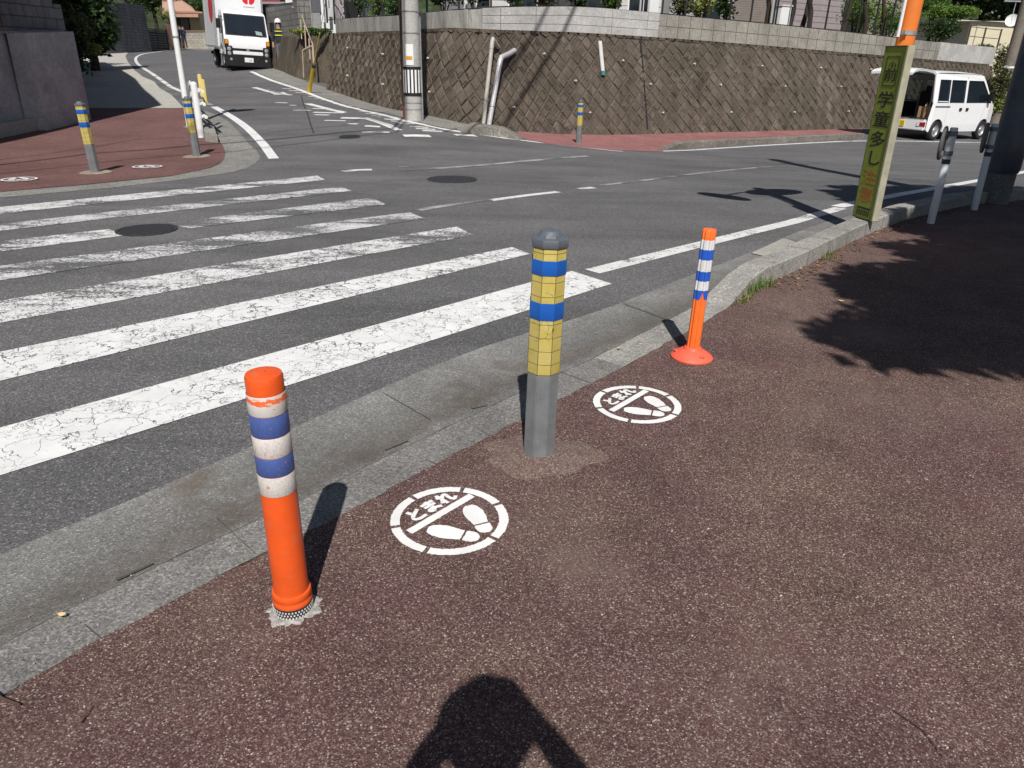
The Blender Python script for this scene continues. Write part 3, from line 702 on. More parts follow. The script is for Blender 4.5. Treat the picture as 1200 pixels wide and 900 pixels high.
# the repaired patch of paving round its foot
m_patch, n, b = mk('repaired_paving', .9, .2); v = co(n)
cl = xyz(n, vor(n, v, 230, out='Color'))[0]
c = ramp(n, cl, [(0, (.095, .058, .052)), (.5, (.148, .104, .090)), (.85, (.20, .155, .130)), (1, (.30, .25, .22))])
c = mixc(n, ramp(n, noise(n, v, 7, 5, .7), [(0.5, g(0)), (0.75, g(.45))]), c, (.19, .09, .05)); setc(n, b, c); bump(n, b, vor(n, v, 230), .4, .004)
bm = bmesh.new(); n_ = 72; rr = random.Random(5); cx, cy = g0.x + .01, g0.y - .02
levels = [(1.0, .0125), (.82, .0165), (.55, .021), (.3, .027), (.15, .029)]; rings = []
wob = [1 + .12 * math.sin(2 * math.pi * k / n_ * 3 + 1) + .07 * math.sin(2 * math.pi * k / n_ * 7 + 2) + rr.uniform(-.02, .02) for k in range(n_)]
for s_, z in levels:
    rings.append([bm.verts.new((cx + (.235 * s_ * (wob[k] * s_ + 1 - s_)) * math.cos(2 * math.pi * k / n_), cy + (.165 * s_ * (wob[k] * s_ + 1 - s_)) * math.sin(2 * math.pi * k / n_), z)) for k in range(n_)])
for a_, b_ in zip(rings, rings[1:]):
    for k in range(n_): bm.faces.new((a_[k], a_[(k + 1) % n_], b_[(k + 1) % n_], b_[k]))
bm.faces.new(rings[-1]); fixn(bm)
struct(new_obj('paving_repair', bm, m_patch, smooth='all'))
m_pm = plain('sandy_mortar', (.27, .22, .17), .9, .2, 10)
for (px, py), lab, ln in (((112, 203), 'left one of two yellow tiled posts on the far red pavement', (0, R(-1.2))), ((231, 184), 'grey post with yellow squares standing in front of the white guard rail', (0, R(-1.5))), ((678, 168), 'small yellow and blue banded post standing against the retaining wall', (0, 0))):
    p = at(px, py); t_ = tiled_post((p.x, p.y, Z(p.x, p.y)), lab, tp, lean=ln, tilt=rng.uniform(0, 1))
    if px < 600: mortar_patch(t_, .21, px, m_pm, .006, .12)

# slim fluted orange post on a coral base
p = at(810, 421)
o = thing('fluted_post', 'slim fluted orange post with blue and white bands on a round coral foot', 'bollard', (p.x, p.y, Z(p.x, p.y) + .012), 0, rot=(0, R(.8), .2))
def fluted(bm, prof, n_=72, k_=8, amp=.0032):
    rings = []
    for r, z in prof:
        rings.append([bm.verts.new(((r + (amp if (math.cos(k_ * 2 * math.pi * i / n_) > 0) else -amp * .6) * min(1, r / .03)) * math.cos(2 * math.pi * i / n_), (r + (amp if (math.cos(k_ * 2 * math.pi * i / n_) > 0) else -amp * .6) * min(1, r / .03)) * math.sin(2 * math.pi * i / n_), z)) for i in range(n_)])
    for a, b in zip(rings, rings[1:]):
        for k in range(n_): bm.faces.new((a[k], a[(k + 1) % n_], b[(k + 1) % n_], b[k]))
    bm.faces.new(rings[0][::-1]); bm.faces.new(rings[-1])
bm = bmesh.new(); fluted(bm, [(.0325, .045), (.032, .335), (.031, .64), (.0325, .690), (.029, .697)]); new_obj('post_body', bm, M['orange_fl'], o, smooth=True)
def flband(z0, z1, mt, notch=False):
    bm = bmesh.new(); n_ = 72; A_, B_ = [], []
    for i in range(n_):
        a = 2 * math.pi * i / n_; f = .0032 if math.cos(8 * a) > 0 else -.0019; r = .0336 + f
        za = z0 + ((.045 * max(0, 1 - abs((a - 4.55 + math.pi) % (2 * math.pi) - math.pi) / .3)) if notch else 0)
        A_.append(bm.verts.new((r * math.cos(a), r * math.sin(a), za))); B_.append(bm.verts.new(((r - .0004) * math.cos(a), (r - .0004) * math.sin(a), z1)))
    for k in range(n_): bm.faces.new((A_[k], A_[(k + 1) % n_], B_[(k + 1) % n_], B_[k]))
    new_obj('reflective_band', bm, M[mt], o, smooth=True)
for z0, z1, mt, nt_ in ((.333, .382, 'band_blue2', 1), (.383, .432, 'band_white2', 0), (.433, .482, 'band_blue2', 0), (.483, .543, 'band_white2', 0), (.544, .595, 'band_blue2', 0), (.596, .645, 'band_white2', 0)): flband(z0, z1, mt, nt_)
bm = bmesh.new(); lathe(bm, [(.112, 0), (.113, .008), (.100, .022), (.072, .040), (.050, .050), (.044, .062), (.037, .064)], 56); b_ = new_obj('foot', bm, M['coral'], o, smooth=True)
for a in (-1.35, .75, 2.8):
    bm = bmesh.new(); lathe(bm, [(.016, 0), (.017, .006), (.011, .007), (.010, .002), (.007, .002), (.007, .006), (.001, .007)], 18, c=(.082 * math.cos(a), .082 * math.sin(a), .030))
    new_obj('bolt', bm, M['coral'], b_, smooth=True)

# ------------------------------------------------------------------ the long retaining wall of lozenge blocks
NODES = [(383, 105, 40, 22), (430, 121, 37.5, 17.5), (475, 131, 35, 14), (510, 139, 35, 11.5), (543, 146, 35, 10), (572, 150.5, 35.5, 8.5), (600, 154, 36, 7.5), (630, 155.5, 36.5, 6.8), (660, 156.5, 38, 6.5), (688, 157.8, 39, 7), (711, 158.5, 40.5, 8),
         (745, 157.5, 42.5, 11.5), (779, 156.5, 45, 15), (820, 155.5, 48, 19), (860, 154.5, 51.5, 23), (915, 153.5, 56, 28.5), (970, 152.5, 61, 34), (1051, 150.5, 68, 44.5), (1110, 148.5, 72, 50), (1163, 146, 76.5, 55.5)]
BAT = 0.27
class Wall: pass
WL = Wall(); WL.p = []; WL.h = []; WL.c = []
for px, yb, yc, yt in NODES:
    p = at(px, yb); WL.p.append(p)
for i, (px, yb, yc, yt) in enumerate(NODES):
    a, b = WL.p[max(i - 1, 0)], WL.p[min(i + 1, len(NODES) - 1)]; t = (b - a); t.z = 0; t.normalize(); nrm = Vector((-t.y, t.x, 0))   # away from the street
    p = WL.p[i]; lo, hi = .2, 5
    for _ in range(30):
        m = (lo + hi) / 2
        if proj(p + nrm * BAT * m + Vector((0, 0, m)))[1] > yc: lo = m
        else: hi = m
    h = lo; q_ = p + nrm * (BAT * h + .03); lo, hi = h, 6
    for _ in range(30):
        m = (lo + hi) / 2
        if proj(q_ + Vector((0, 0, m)))[1] > yt: lo = m
        else: hi = m
    WL.h.append(h); WL.c.append(lo)
# smooth the surveyed heights
def sm_(L, it=3):
    for _ in range(it): L = [L[0]] + [(L[i - 1] + 2 * L[i] + L[i + 1]) / 4 for i in range(1, len(L) - 1)] + [L[-1]]
    return L
WL.h = sm_(WL.h, 1); WL.c = sm_(WL.c, 1)
px_ = sm_([p.x for p in WL.p], 2); py_ = sm_([p.y for p in WL.p], 2)
WL.p = [Vector((x, y, 0)) for x, y in zip(px_, py_)]
WL.u = [0]
for a, b in zip(WL.p, WL.p[1:]): WL.u.append(WL.u[-1] + (b - a).length)
def wl(u):
    i = 0
    while i < len(WL.u) - 2 and WL.u[i + 1] < u: i += 1
    t = (u - WL.u[i]) / (WL.u[i + 1] - WL.u[i]); t = min(max(t, 0), 1)
    p = WL.p[i].lerp(WL.p[i + 1], t)
    def tang(k):
        a, b = WL.p[max(k - 1, 0)], WL.p[min(k + 1, len(WL.p) - 1)]; return (b - a).normalized()
    tg = tang(i).lerp(tang(i + 1), t).normalized()
    return p, tg, WL.h[i] + (WL.h[i + 1] - WL.h[i]) * t, WL.c[i] + (WL.c[i + 1] - WL.c[i]) * t
def wpt(u, v, out=0.0):                          # v up the slope (height), out towards the street
    p, tg, h, c = wl(u); nr = Vector((-tg.y, tg.x, 0))
    return Vector((p.x, p.y, Z(p.x, p.y) - .02)) + nr * (BAT * v - out * .965) + Vector((0, 0, v + out * .26))
UL = WL.u[-1]
def u_at(px):                                     # wall length at an image column
    i = 0; xs = [proj((p.x, p.y, Z(p.x, p.y)))[0] for p in WL.p]
    while i < len(xs) - 2 and xs[i + 1] < px: i += 1
    return WL.u[i] + (px - xs[i]) / (xs[i + 1] - xs[i]) * (WL.u[i + 1] - WL.u[i])
def mat_blocks():
    m, n, b = mk('weathered_blocks', .92, .15); v = co(n)
    geo = n.nodes.new('ShaderNodeNewGeometry'); rnd = geo.outputs['Random Per Island']
    c = ramp(n, rnd, [(0, (.108, .088, .070)), (.35, (.118, .097, .077)), (.7, (.126, .104, .084)), (.93, (.136, .112, .091)), (1, (.155, .130, .106))])
    st = noise(n, vscale(n, v, (1.6, 1.6, .35)), 2.0, 6, .65)
    c = mixc(n, 1.0, c, ramp(n, st, [(0.3, g(.55)), (0.5, g(.92)), (0.70, g(1.30))]), 'MULTIPLY')
    st2 = noise(n, v, 7, 7, .75); c = mixc(n, 1.0, c, ramp(n, st2, [(0.3, g(.75)), (0.7, g(1.2))]), 'MULTIPLY')
    ms = noise(n, vscale(n, v, (1, 1, .6)), .9, 5, .7); c = mixc(n, ramp(n, ms, [(0.50, g(0)), (0.66, g(.65))]), c, (.060, .058, .040))
    wh = noise(n, v, 2.6, 6, .75); c = mixc(n, ramp(n, wh, [(0.66, g(0)), (0.76, g(.7))]), c, (.26, .22, .16))
    setc(n, b, c); bump(n, b, noise(n, v, 22, 6, .75), .7, .02); return m
M['blocks'] = mat_blocks()
M['cjoint'] = plain('coping_joint', (.20, .19, .17), .95, .3, 5, kind='pos')
M['joint'] = plain('wall_joint', (.085, .070, .056), .95, .3, 3, kind='pos')
rw = thing('retaining_wall', 'long brown retaining wall of lozenge blocks with a grey concrete coping', 'retaining wall', (WL.p[8].x, WL.p[8].y, -.2))
ORG = Vector(rw.location)
def wnew(nm, bm, mt, par=None, **k):
    for v in bm.verts: v.co -= ORG
    return new_obj(nm, bm, mt, par or rw, **k)
bm = bmesh.new(); NS = 120; rows = []
for k in range(NS + 1):
    u = UL * k / NS; h = wl(u)[2]
    p, tg, hh, cc = wl(u); nr = Vector((-tg.y, tg.x, 0))
    rows.append([bm.verts.new(wpt(u, -.25)), bm.verts.new(wpt(u, h)), bm.verts.new(wpt(u, h) + nr * .9), bm.verts.new(wpt(u, -.25) + nr * 1.5)])
for a, b in zip(rows, rows[1:]):
    for k in range(4): bm.faces.new((a[k], a[(k + 1) % 4], b[(k + 1) % 4], b[k]))
bm.faces.new(rows[0]); bm.faces.new(rows[-1][::-1]); fixn(bm); wnew('wall_core', bm, M['joint'])
# lozenge blocks laid on the slope
bm = bmesh.new(); S = .182; rr = random.Random(11); seamU = u_at(759)
bm3 = bmesh.new(); nweep = 0
for iu in range(int(UL / S) + 2):
    for iv in range(-1, 19):
        if (iu + iv) % 2: continue
        uc = iu * S; vc = iv * S * .98
        h = wl(min(max(uc, 0), UL))[2]
        if vc > h + S * .9 or uc > UL + S: continue
        d = S * .945; tl = [rr.uniform(-.012, .012) for _ in range(4)]; o_ = .022 + rr.uniform(-.006, .008); kind = rr.random()
        if rr.random() < .05: o_ = .008
        uc += rr.uniform(-.012, .012); vc += rr.uniform(-.012, .012)
        def cl(u, v): return min(max(u, 0.0), UL), min(max(v, -.1), h - .015 if h > 0 else v)
        base = [cl(uc + dx * d, vc + dy * d) for dx, dy in ((0, -1), (1, 0), (0, 1), (-1, 0))]
        topq = [cl(uc + dx * d * .84, vc + dy * d * .84) for dx, dy in ((0, -1), (1, 0), (0, 1), (-1, 0))]
        A_ = [bm.verts.new(wpt(u, v, -.01)) for u, v in base]; B_ = [bm.verts.new(wpt(u, v, o_ + t)) for (u, v), t in zip(topq, tl)]
        for k in range(4): bm.faces.new((A_[k], A_[(k + 1) % 4], B_[(k + 1) % 4], B_[k]))
        if kind < .45:
            inn = [cl(uc + dx * d * .60, vc + dy * d * .60) for dx, dy in ((0, -1), (1, 0), (0, 1), (-1, 0))]
            dp = -.018 if kind < .3 else .022
            C_ = [bm.verts.new(wpt(u, v, o_ + t)) for (u, v), t in zip(inn, tl)]; inn2 = [cl(uc + dx * d * .52, vc + dy * d * .52) for dx, dy in ((0, -1), (1, 0), (0, 1), (-1, 0))]
            D_ = [bm.verts.new(wpt(u, v, o_ + t + dp)) for (u, v), t in zip(inn2, tl)]
            for k in range(4):
                bm.faces.new((B_[k], B_[(k + 1) % 4], C_[(k + 1) % 4], C_[k])); bm.faces.new((C_[k], C_[(k + 1) % 4], D_[(k + 1) % 4], D_[k]))
            bm.faces.new(D_)
        else: bm.faces.new(B_)
        if iv in (3, 7, 10) and (iu * 3 + iv * 5) % 14 == 0 and .3 < vc < h - .2:
            p0 = wpt(uc, vc, .03); p1 = wpt(uc, vc, .085); nweep += 1
            tube(bm3, [p0, p1], .021, 10)
bmesh.ops.remove_doubles(bm, verts=bm.verts[:], dist=1e-5)
bmesh.ops.dissolve_degenerate(bm, edges=bm.edges[:], dist=1e-4); fixn(bm)
wnew('block_facing', bm, M['blocks']); wp = wnew('weep_pipes', bm3, M['white_dull'])
# coping
m_cap, n, b = mk('coping_concrete', .88, .2); v = co(n)
c = ramp(n, noise(n, vscale(n, v, (2.2, 2.2, .5)), 1.6, 7, .7), [(0.28, (.17, .16, .14)), (0.5, (.33, .32, .30)), (0.7, (.43, .425, .41))])
c = mixc(n, 1.0, c, ramp(n, noise(n, v, 14, 6, .75), [(0.3, g(.8)), (0.7, g(1.12))]), 'MULTIPLY'); z_ = noise(n, vscale(n, v, (9, 9, .6)), 1, 4, .6)
c = mixc(n, ramp(n, z_, [(0.56, g(0)), (0.68, g(.5))]), c, (.09, .085, .075)); setc(n, b, c); bump(n, b, noise(n, v, 30, 5, .7), .4, .01)
m_cap2 = mat_concrete('coping_block', (.30, .285, .25), .2, scale=30, stain=.35, moss=(3, .6, (.14, .13, .1)))
m_cap3 = mat_concrete('coping_white', (.47, .465, .45), .15, scale=30, stain=.3, moss=(3, .62, (.2, .2, .18)))
def coping(nm, ua, ub, mt, joint=None, rows_=1, zt=0.0, back=.16):
    bm = bmesh.new(); n_ = max(2, int((ub - ua) / .4)); rg = []
    for k in range(n_ + 1):
        u = ua + (ub - ua) * k / n_; p, tg, h, c = wl(u); nr = Vector((-tg.y, tg.x, 0)); q0 = wpt(u, h)
        z0 = q0.z + .05; z1 = q0.z + (c - h) + zt; f = q0 - nr * .0; f2 = q0 + nr * back
        rg.append([bm.verts.new((f.x, f.y, z0)), bm.verts.new((f.x, f.y, z1)), bm.verts.new((f2.x, f2.y, z1)), bm.verts.new((f2.x, f2.y, z0))])
    for a, b in zip(rg, rg[1:]):
        for k in range(4): bm.faces.new((a[k], a[(k + 1) % 4], b[(k + 1) % 4], b[k]))
    bm.faces.new(rg[0]); bm.faces.new(rg[-1][::-1]); fixn(bm); cap = wnew(nm, bm, mt)
    if joint:
        bm = bmesh.new(); u = ua + joint * .6
        while u < ub - .05:
            p, tg, h, c = wl(u); q0 = wpt(u, h); nr = Vector((-tg.y, tg.x, 0)); ang = math.atan2(tg.y, tg.x)
            box(bm, q0 + Vector((0, 0, .05 + (c - h - .05) / 2)) - nr * .001, (.011, .008, c - h - .052), rz3(ang)); u += joint
        for r_ in range(1, rows_):
            for k in range(n_):
                u0, u1 = ua + (ub - ua) * k / n_, ua + (ub - ua) * (k + 1) / n_; P0, P1 = wl(u0), wl(u1); a = wpt(u0, P0[2]); b_ = wpt(u1, P1[2])
                za = (P0[3] - P0[2]) * r_ / rows_ + .02; zb = (P1[3] - P1[2]) * r_ / rows_ + .02
                tube(bm, [a + Vector((0, 0, za)), b_ + Vector((0, 0, zb))], .006, 4)
        wnew('joint_lines', bm, M['joint'], cap) if 0 else None
        for v in bm.verts: v.co -= ORG
        new_obj('joint_lines', bm, M['joint'] if mt is m_cap2 else M['cjoint'], cap)
    return cap
uA, uB, uC, uD = 0, u_at(572), u_at(779), u_at(1098)
coping('coping', uA, uB, m_cap, 1.35); coping('coping', uB + .003, uC, m_cap3, 1.2, 3, .012, .17)
coping('coping', uC + .003, uD, m_cap2, .42, 2, -.008, .15); coping('coping', uD + .003, UL, m_cap3, None, 1, .01, .17)
# small brackets under the coping and ledge
bm = bmesh.new(); u = .2
while u < UL - .2:
    p, tg, h, c = wl(u); q0 = wpt(u, h); ang = math.atan2(tg.y, tg.x); nr = Vector((-tg.y, tg.x, 0))
    box(bm, q0 + Vector((0, 0, .012)) + nr * .035, (.22, .12, .07), rz3(ang)); u += .30 + rr.uniform(-.01, .01)
wnew('coping_bed', bm, M['blocks'])
bm = bmesh.new(); u = seamU
pts = [wpt(u, v, .012) for v in np.linspace(0, wl(u)[2], 14)]
tube(bm, pts, .02, 6, .035); wnew('movement_joint', bm, M['dark'])
# teal topped drain strip
u = u_at(712); hh = wl(u)[2]; o = thing('drain_channel', 'narrow pale drain strip with a teal end on the retaining wall', 'drain pipe', wpt(u, hh * .93, .06))
ang = math.atan2(wl(u)[1].y, wl(u)[1].x); tiltm = rz3(ang) @ Matrix.Rotation(math.atan(BAT) * -1, 3, 'X')
bm = bmesh.new(); box(bm, tiltm @ Vector((0, 0, -.33)), (.10, .035, .72), tiltm); new_obj('strip', bm, M['white_dull'], o, bevel=.004)
bm = bmesh.new(); box(bm, tiltm @ Vector((0, 0, -.74)), (.105, .04, .10), tiltm); new_obj('teal_end', bm, plain('teal_plastic', (.04, .22, .18), .5), o)
# two drain pipes that stand out from the wall
def elbow_pipe(label, px, yb, pxt, yt, r, outx, mt):
    u0, u1 = u_at(px), u_at(pxt); h1 = wl(u1)[2]
    v1 = 1.78 if r < .05 else 1.42
    a = wpt(u0, .06, .10); top_ = wpt(u1, v1, .28); go = wpt(u1 + outx, v1 + (-.02 if r < .05 else .34), .02); d = (top_ - a)
    o = thing('drain_pipe', label, 'drain pipe', a, 0, 'drain pipes on the retaining wall')
    bm = bmesh.new(); pts = [Vector((0, 0, 0)), d * .3, d * .6, d * .93]; tube(bm, pts, r, 16); new_obj('downpipe', bm, mt, o, smooth=True)
    bm = bmesh.new(); e = go - a; mid = d
    cur = [d * .90, d * .97, d + (e - d) * .06 + Vector((0, 0, .03)), d + (e - d) * .22 + Vector((0, 0, .02)), d + (e - d) * .6, e]
    tube(bm, cur, r * 1.10, 16); new_obj('elbow', bm, mt, o, smooth=True)
    bm = bmesh.new(); tube(bm, [d * .28, d * .31], r * 1.25, 16); new_obj('bracket', bm, M['steel'], o, smooth=True)
    return o, a
elbow_pipe('beige drain pipe with an elbow, left one of the pair on the retaining wall', 566, 0, 580, 0, .046, .36, M['pvc'])
elbow_pipe('silver drain pipe with a long slanting outlet, right one of the pair on the wall', 572, 0, 588, 0, .055, .72, plain('silver_pipe', (.55, .55, .56), .3, .1, 8, metal=.3))
bm = bmesh.new(); u = u_at(566)

# ------------------------------------------------------------------ raised ground behind the wall
bm = bmesh.new(); A_, B_, C_ = [], [], []
for k in range(61):
    u = UL * k / 60; p, tg, h, c = wl(u); nr = Vector((-tg.y, tg.x, 0)); q0 = wpt(u, h); zt = q0.z + (c - h) - .05
    A_.append(bm.verts.new((q0.x + nr.x * .14, q0.y + nr.y * .14, zt))); B_.append(bm.verts.new((q0.x + nr.x * 6, q0.y + nr.y * 6, zt))); C_.append(bm.verts.new((q0.x * 1.0 + nr.x * 10, q0.y + nr.y * 22 + 6, zt)))
for k in range(60): bm.faces.new((A_[k], A_[k + 1], B_[k + 1], B_[k])); bm.faces.new((B_[k], B_[k + 1], C_[k + 1], C_[k]))
fixn(bm); struct(new_obj('terrace', bm, mat_concrete('garden_soil', (.10, .08, .055), .5, scale=25)))
def onwall(px, back, up=0.0):
    """point on the raised ground, `back` metres behind the coping, seen at image column px"""
    best = None; lo, hi = 0, UL
    for k in range(401):
        u = UL * 1.25 * k / 400 - UL * .05; uu = min(max(u, 0), UL); p, tg, h, c = wl(uu); nr = Vector((-tg.y, tg.x, 0)); q0 = wpt(uu, h)
        pt = q0 + tg * (u - uu) + nr * (.15 + back) + Vector((0, 0, c - h - .05 + up)); e = abs(proj(pt)[0] - px)
        if best is None or e < best[0]: best = (e, pt, math.atan2(tg.y, tg.x), u)
    return best[1], best[2], best[3]

# ------------------------------------------------------------------ foliage
def leaf_mat(name, a, b_, c_=None, rough=.55):
    m, n, b = mk(name, rough, .35); geo = n.nodes.new('ShaderNodeNewGeometry')
    col_ = ramp(n, geo.outputs['Random Per Island'], [(0, a), (.6, b_), (1, c_ or b_)])
    setc(n, b, col_)
    tr = n.nodes.new('ShaderNodeBsdfTranslucent'); n.links.new(col_, tr.inputs[0]); mx = n.nodes.new('ShaderNodeMixShader'); mx.inputs[0].default_value = .22
    out = n.nodes['Material Output']; n.links.new(b.outputs[0], mx.inputs[1]); n.links.new(tr.outputs[0], mx.inputs[2]); n.links.new(mx.outputs[0], out.inputs[0]); return m
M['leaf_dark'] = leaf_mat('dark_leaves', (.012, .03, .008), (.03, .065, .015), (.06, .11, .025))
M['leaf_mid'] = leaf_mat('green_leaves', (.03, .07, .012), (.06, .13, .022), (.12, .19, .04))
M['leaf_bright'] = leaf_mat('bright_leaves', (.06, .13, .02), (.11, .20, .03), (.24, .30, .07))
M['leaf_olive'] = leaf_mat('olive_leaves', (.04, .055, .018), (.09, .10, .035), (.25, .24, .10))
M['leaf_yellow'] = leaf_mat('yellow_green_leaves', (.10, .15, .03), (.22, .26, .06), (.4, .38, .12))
M['bark'] = plain('dark_bark', (.035, .026, .02), .9, .35, 12, bmp=.6)
def leaf(bm, p, s, r_, asp=.5):
    d = Vector((r_.gauss(0, 1), r_.gauss(0, 1), r_.gauss(0, .6))).normalized(); e = d.cross(Vector((r_.gauss(0, 1), r_.gauss(0, 1), r_.gauss(0, 1)))).normalized() * asp
    d *= s; e *= s
    bm.faces.new([bm.verts.new(p + v) for v in (-d * .5, e * .5, d * .6, -e * .5)])
def crown(bm, c, rad, n_, size, r_, clumps=9, spread=.62, csize=.42):
    c = Vector(c); cs = []
    for _ in range(clumps):
        d = Vector((r_.gauss(0, 1), r_.gauss(0, 1), r_.gauss(0, 1))).normalized() * r_.uniform(.25, 1) ** .6 * spread
        cs.append((Vector((c.x + d.x * rad[0], c.y + d.y * rad[1], c.z + d.z * rad[2])), r_.uniform(.7, 1.25) * csize))
    for _ in range(n_):
        cc, k = r_.choice(cs); d = Vector((r_.gauss(0, 1), r_.gauss(0, 1), r_.gauss(0, 1))).normalized() * r_.random() ** .4
        p = cc + Vector((d.x * rad[0] * k, d.y * rad[1] * k, d.z * rad[2] * k)); leaf(bm, p, size * r_.uniform(.6, 1.3), r_)
    return [x[0] for x in cs]
def bush(name, label, cat, base, rad, n_, size, mt, seed, group=None, stem=True, clumps=9, rz=0):
    r_ = random.Random(seed); o = thing(name, label, cat, base, rz, group); bm = bmesh.new()
    cs = crown(bm, (0, 0, rad[2] * 1.0), rad, n_, size, r_, clumps); new_obj('foliage', bm, M[mt], o)
    bm = bmesh.new()
    for c in cs[:6]: tube(bm, [(c.x * .08, c.y * .08, -.03), (c.x * .5, c.y * .5, c.z * .5), tuple(c)], .02 + .01 * rad[2], 6, .006)
    new_obj('stems', bm, M['bark'], o); return o
def tree(name, label, base, th, rad, n_, size, mt, seed, group=None, tr=.12, clumps=14, cz=None, lean=(0, 0)):
    r_ = random.Random(seed); o = thing(name, label, 'tree', base, 0, group); bm = bmesh.new(); cz = cz or th + rad[2] * .7
    cs = crown(bm, (lean[0], lean[1], cz), rad, n_, size, r_, clumps); new_obj('crown', bm, M[mt], o)
    bm = bmesh.new(); tube(bm, [(0, 0, -.1), (lean[0] * .2 + .04, lean[1] * .2, th * .4), (lean[0] * .5 - .03, lean[1] * .5, th * .8), (lean[0] * .8, lean[1] * .8, th * 1.1)], tr, 9, tr * .55)
    for c in cs: tube(bm, [(lean[0] * .6, lean[1] * .6, th * r_.uniform(.7, 1.0)), tuple(Vector((lean[0] * .6, lean[1] * .6, th)).lerp(c, .5) + Vector((0, 0, .1))), tuple(c)], tr * .4, 6, tr * .1)
    new_obj('trunk', bm, M['bark'], o); return o

def pt(px, py, Y):                                # point of the view at forward distance Y
    r = ray(px, py); r = r / r[1] * Y; return Vector((r[0], r[1], r[2] + CAMH))
def gz(x, y): return Vector((x, y, Z(x, y)))
def txt(body, size, mat, parent, loc, rot, nm='lettering', ext=0.0, sx=1.0, bold=0.0):
    cu = bpy.data.curves.new(nm, 'FONT'); cu.body = body; cu.size = size; cu.align_x = 'CENTER'; cu.align_y = 'CENTER'; cu.offset = bold * size; cu.extrude = ext; cu.resolution_u = 3
    t = bpy.data.objects.new(nm, cu); col.objects.link(t); bpy.context.view_layer.update()
    me = bpy.data.meshes.new_from_object(t.evaluated_get(bpy.context.evaluated_depsgraph_get())); bpy.data.objects.remove(t); bpy.data.curves.remove(cu)
    me.materials.clear(); me.materials.append(mat); me.name = nm
    o = bpy.data.objects.new(nm, me); col.objects.link(o); o.parent = parent; o.location = loc; o.rotation_euler = rot; o.scale = (sx, 1, 1); return o

# ------------------------------------------------------------------ concrete utility pole at the wall
p = at(485, 141); o = thing('utility_pole', 'round concrete utility pole with a black and white striped wrap before the retaining wall', 'utility pole', p)
bm = bmesh.new(); lathe(bm, [(.185, -.1), (.175, 3), (.15, 9.5)], 32); new_obj('pole', bm, mat_concrete('pole_concrete', (.40, .395, .375), .15, scale=60, stain=.18, kind='obj'), o, smooth=True)
bm = bmesh.new(); lathe(bm, [(.194, .50), (.194, 1.07)], 32, caps=False); w_ = new_obj('striped_wrap', bm, M['black'], o, smooth=True)
stripe_m = [M['white'], plain('dull_yellow_film', (.38, .34, .16), .5)]
for k in range(16):
    a = 2 * math.pi * k / 16 + .1; bm = bmesh.new(); da = .11
    for j in range(3):
        t0, t1 = a - da + 2 * da * j / 3, a - da + 2 * da * (j + 1) / 3
        bm.faces.new([bm.verts.new((.1965 * math.cos(t), .1965 * math.sin(t), z)) for t, z in ((t0, .56), (t1, .56), (t1, 1.01), (t0, 1.01))])
    new_obj('stripe', bm, stripe_m[0 if math.cos(a + 1.45) > .35 else 1], w_)
for z in (.35, .22, 1.7, 2.1, 2.55):
    bm = bmesh.new(); lathe(bm, [(.189, z), (.189, z + .018)], 24, caps=False); new_obj('steel_band', bm, M['steel'], o)
bm = bmesh.new()
for j in range(4):
    t0, t1 = -2.15 + .9 * j / 4, -2.15 + .9 * (j + 1) / 4
    bm.faces.new([bm.verts.new((.193 * math.cos(t), .193 * math.sin(t), z)) for t, z in ((t0, 1.10), (t1, 1.10), (t1, 1.50), (t0, 1.50))])
pl = new_obj('notice_plate', bm, M['white'], o)
bm = bmesh.new()
for j in range(3):
    t0, t1 = -2.08 + .7 * j / 3, -2.08 + .7 * (j + 1) / 3
    bm.faces.new([bm.verts.new((.1955 * math.cos(t), .1955 * math.sin(t), z)) for t, z in ((t0, 1.20), (t1, 1.20), (t1, 1.27), (t0, 1.27))])
new_obj('orange_field', bm, plain('orange_print', (.6, .3, .03), .5), pl)
bm = bmesh.new(); tube(bm, [(-.20, -.02, .3), (-.19, -.02, 5)], .035, 10); new_obj('brown_conduit', bm, M['brown'], o, smooth=True)
bm = bmesh.new(); tube(bm, [(-.205, -.02, .0), (-.20, -.02, .45)], .028, 10); new_obj('red_conduit', bm, plain('dull_red_paint', (.16, .04, .035), .6), o, smooth=True)
bm = bmesh.new(); tube(bm, [(.20, -.02, .0), (.195, -.02, 2.0), (.15, -.06, 2.06), (.16, -.06, 5)], .016, 8); new_obj('thin_conduit', bm, M['steel'], o, smooth=True)
bm = bmesh.new(); box(bm, (-.06, -.19, 2.55), (.03, .02, .32)); new_obj('white_tag', bm, M['white'], o)
for z, L_c in ((8.6, 1.8), (7.4, 1.2)):
    bm = bmesh.new(); box(bm, (0, 0, z), (L_c, .09, .09)); new_obj('crossarm', bm, M['steel'], o)
pole_xy = Vector((p.x, p.y, p.z))
# guy wire with its yellow guard
g1 = at(362, 108.5); d = (pole_xy + Vector((0, 0, 8.2)) - g1); o = thing('guy_wire', 'leaning yellow guy wire guard on the pavement strip at the wall foot', 'guy wire', g1)
dn = d.normalized(); bm = bmesh.new(); tube(bm, [dn * -.05, dn * .95], .062, 14, .048); new_obj('yellow_guard', bm, M['yellow'], o, smooth=True)
bm = bmesh.new(); tube(bm, [dn * .95, dn * 1.02], .055, 12); new_obj('guard_cap', bm, M['dark'], o)
bm = bmesh.new(); tube(bm, [dn * 1.0, dn * 2.1], .021, 8); new_obj('thin_cover', bm, plain('aged_yellow_cover', (.45, .36, .10), .6), o)
bm = bmesh.new(); tube(bm, [dn * 2.1, d], .008, 5); new_obj('wire', bm, M['steel'], o)

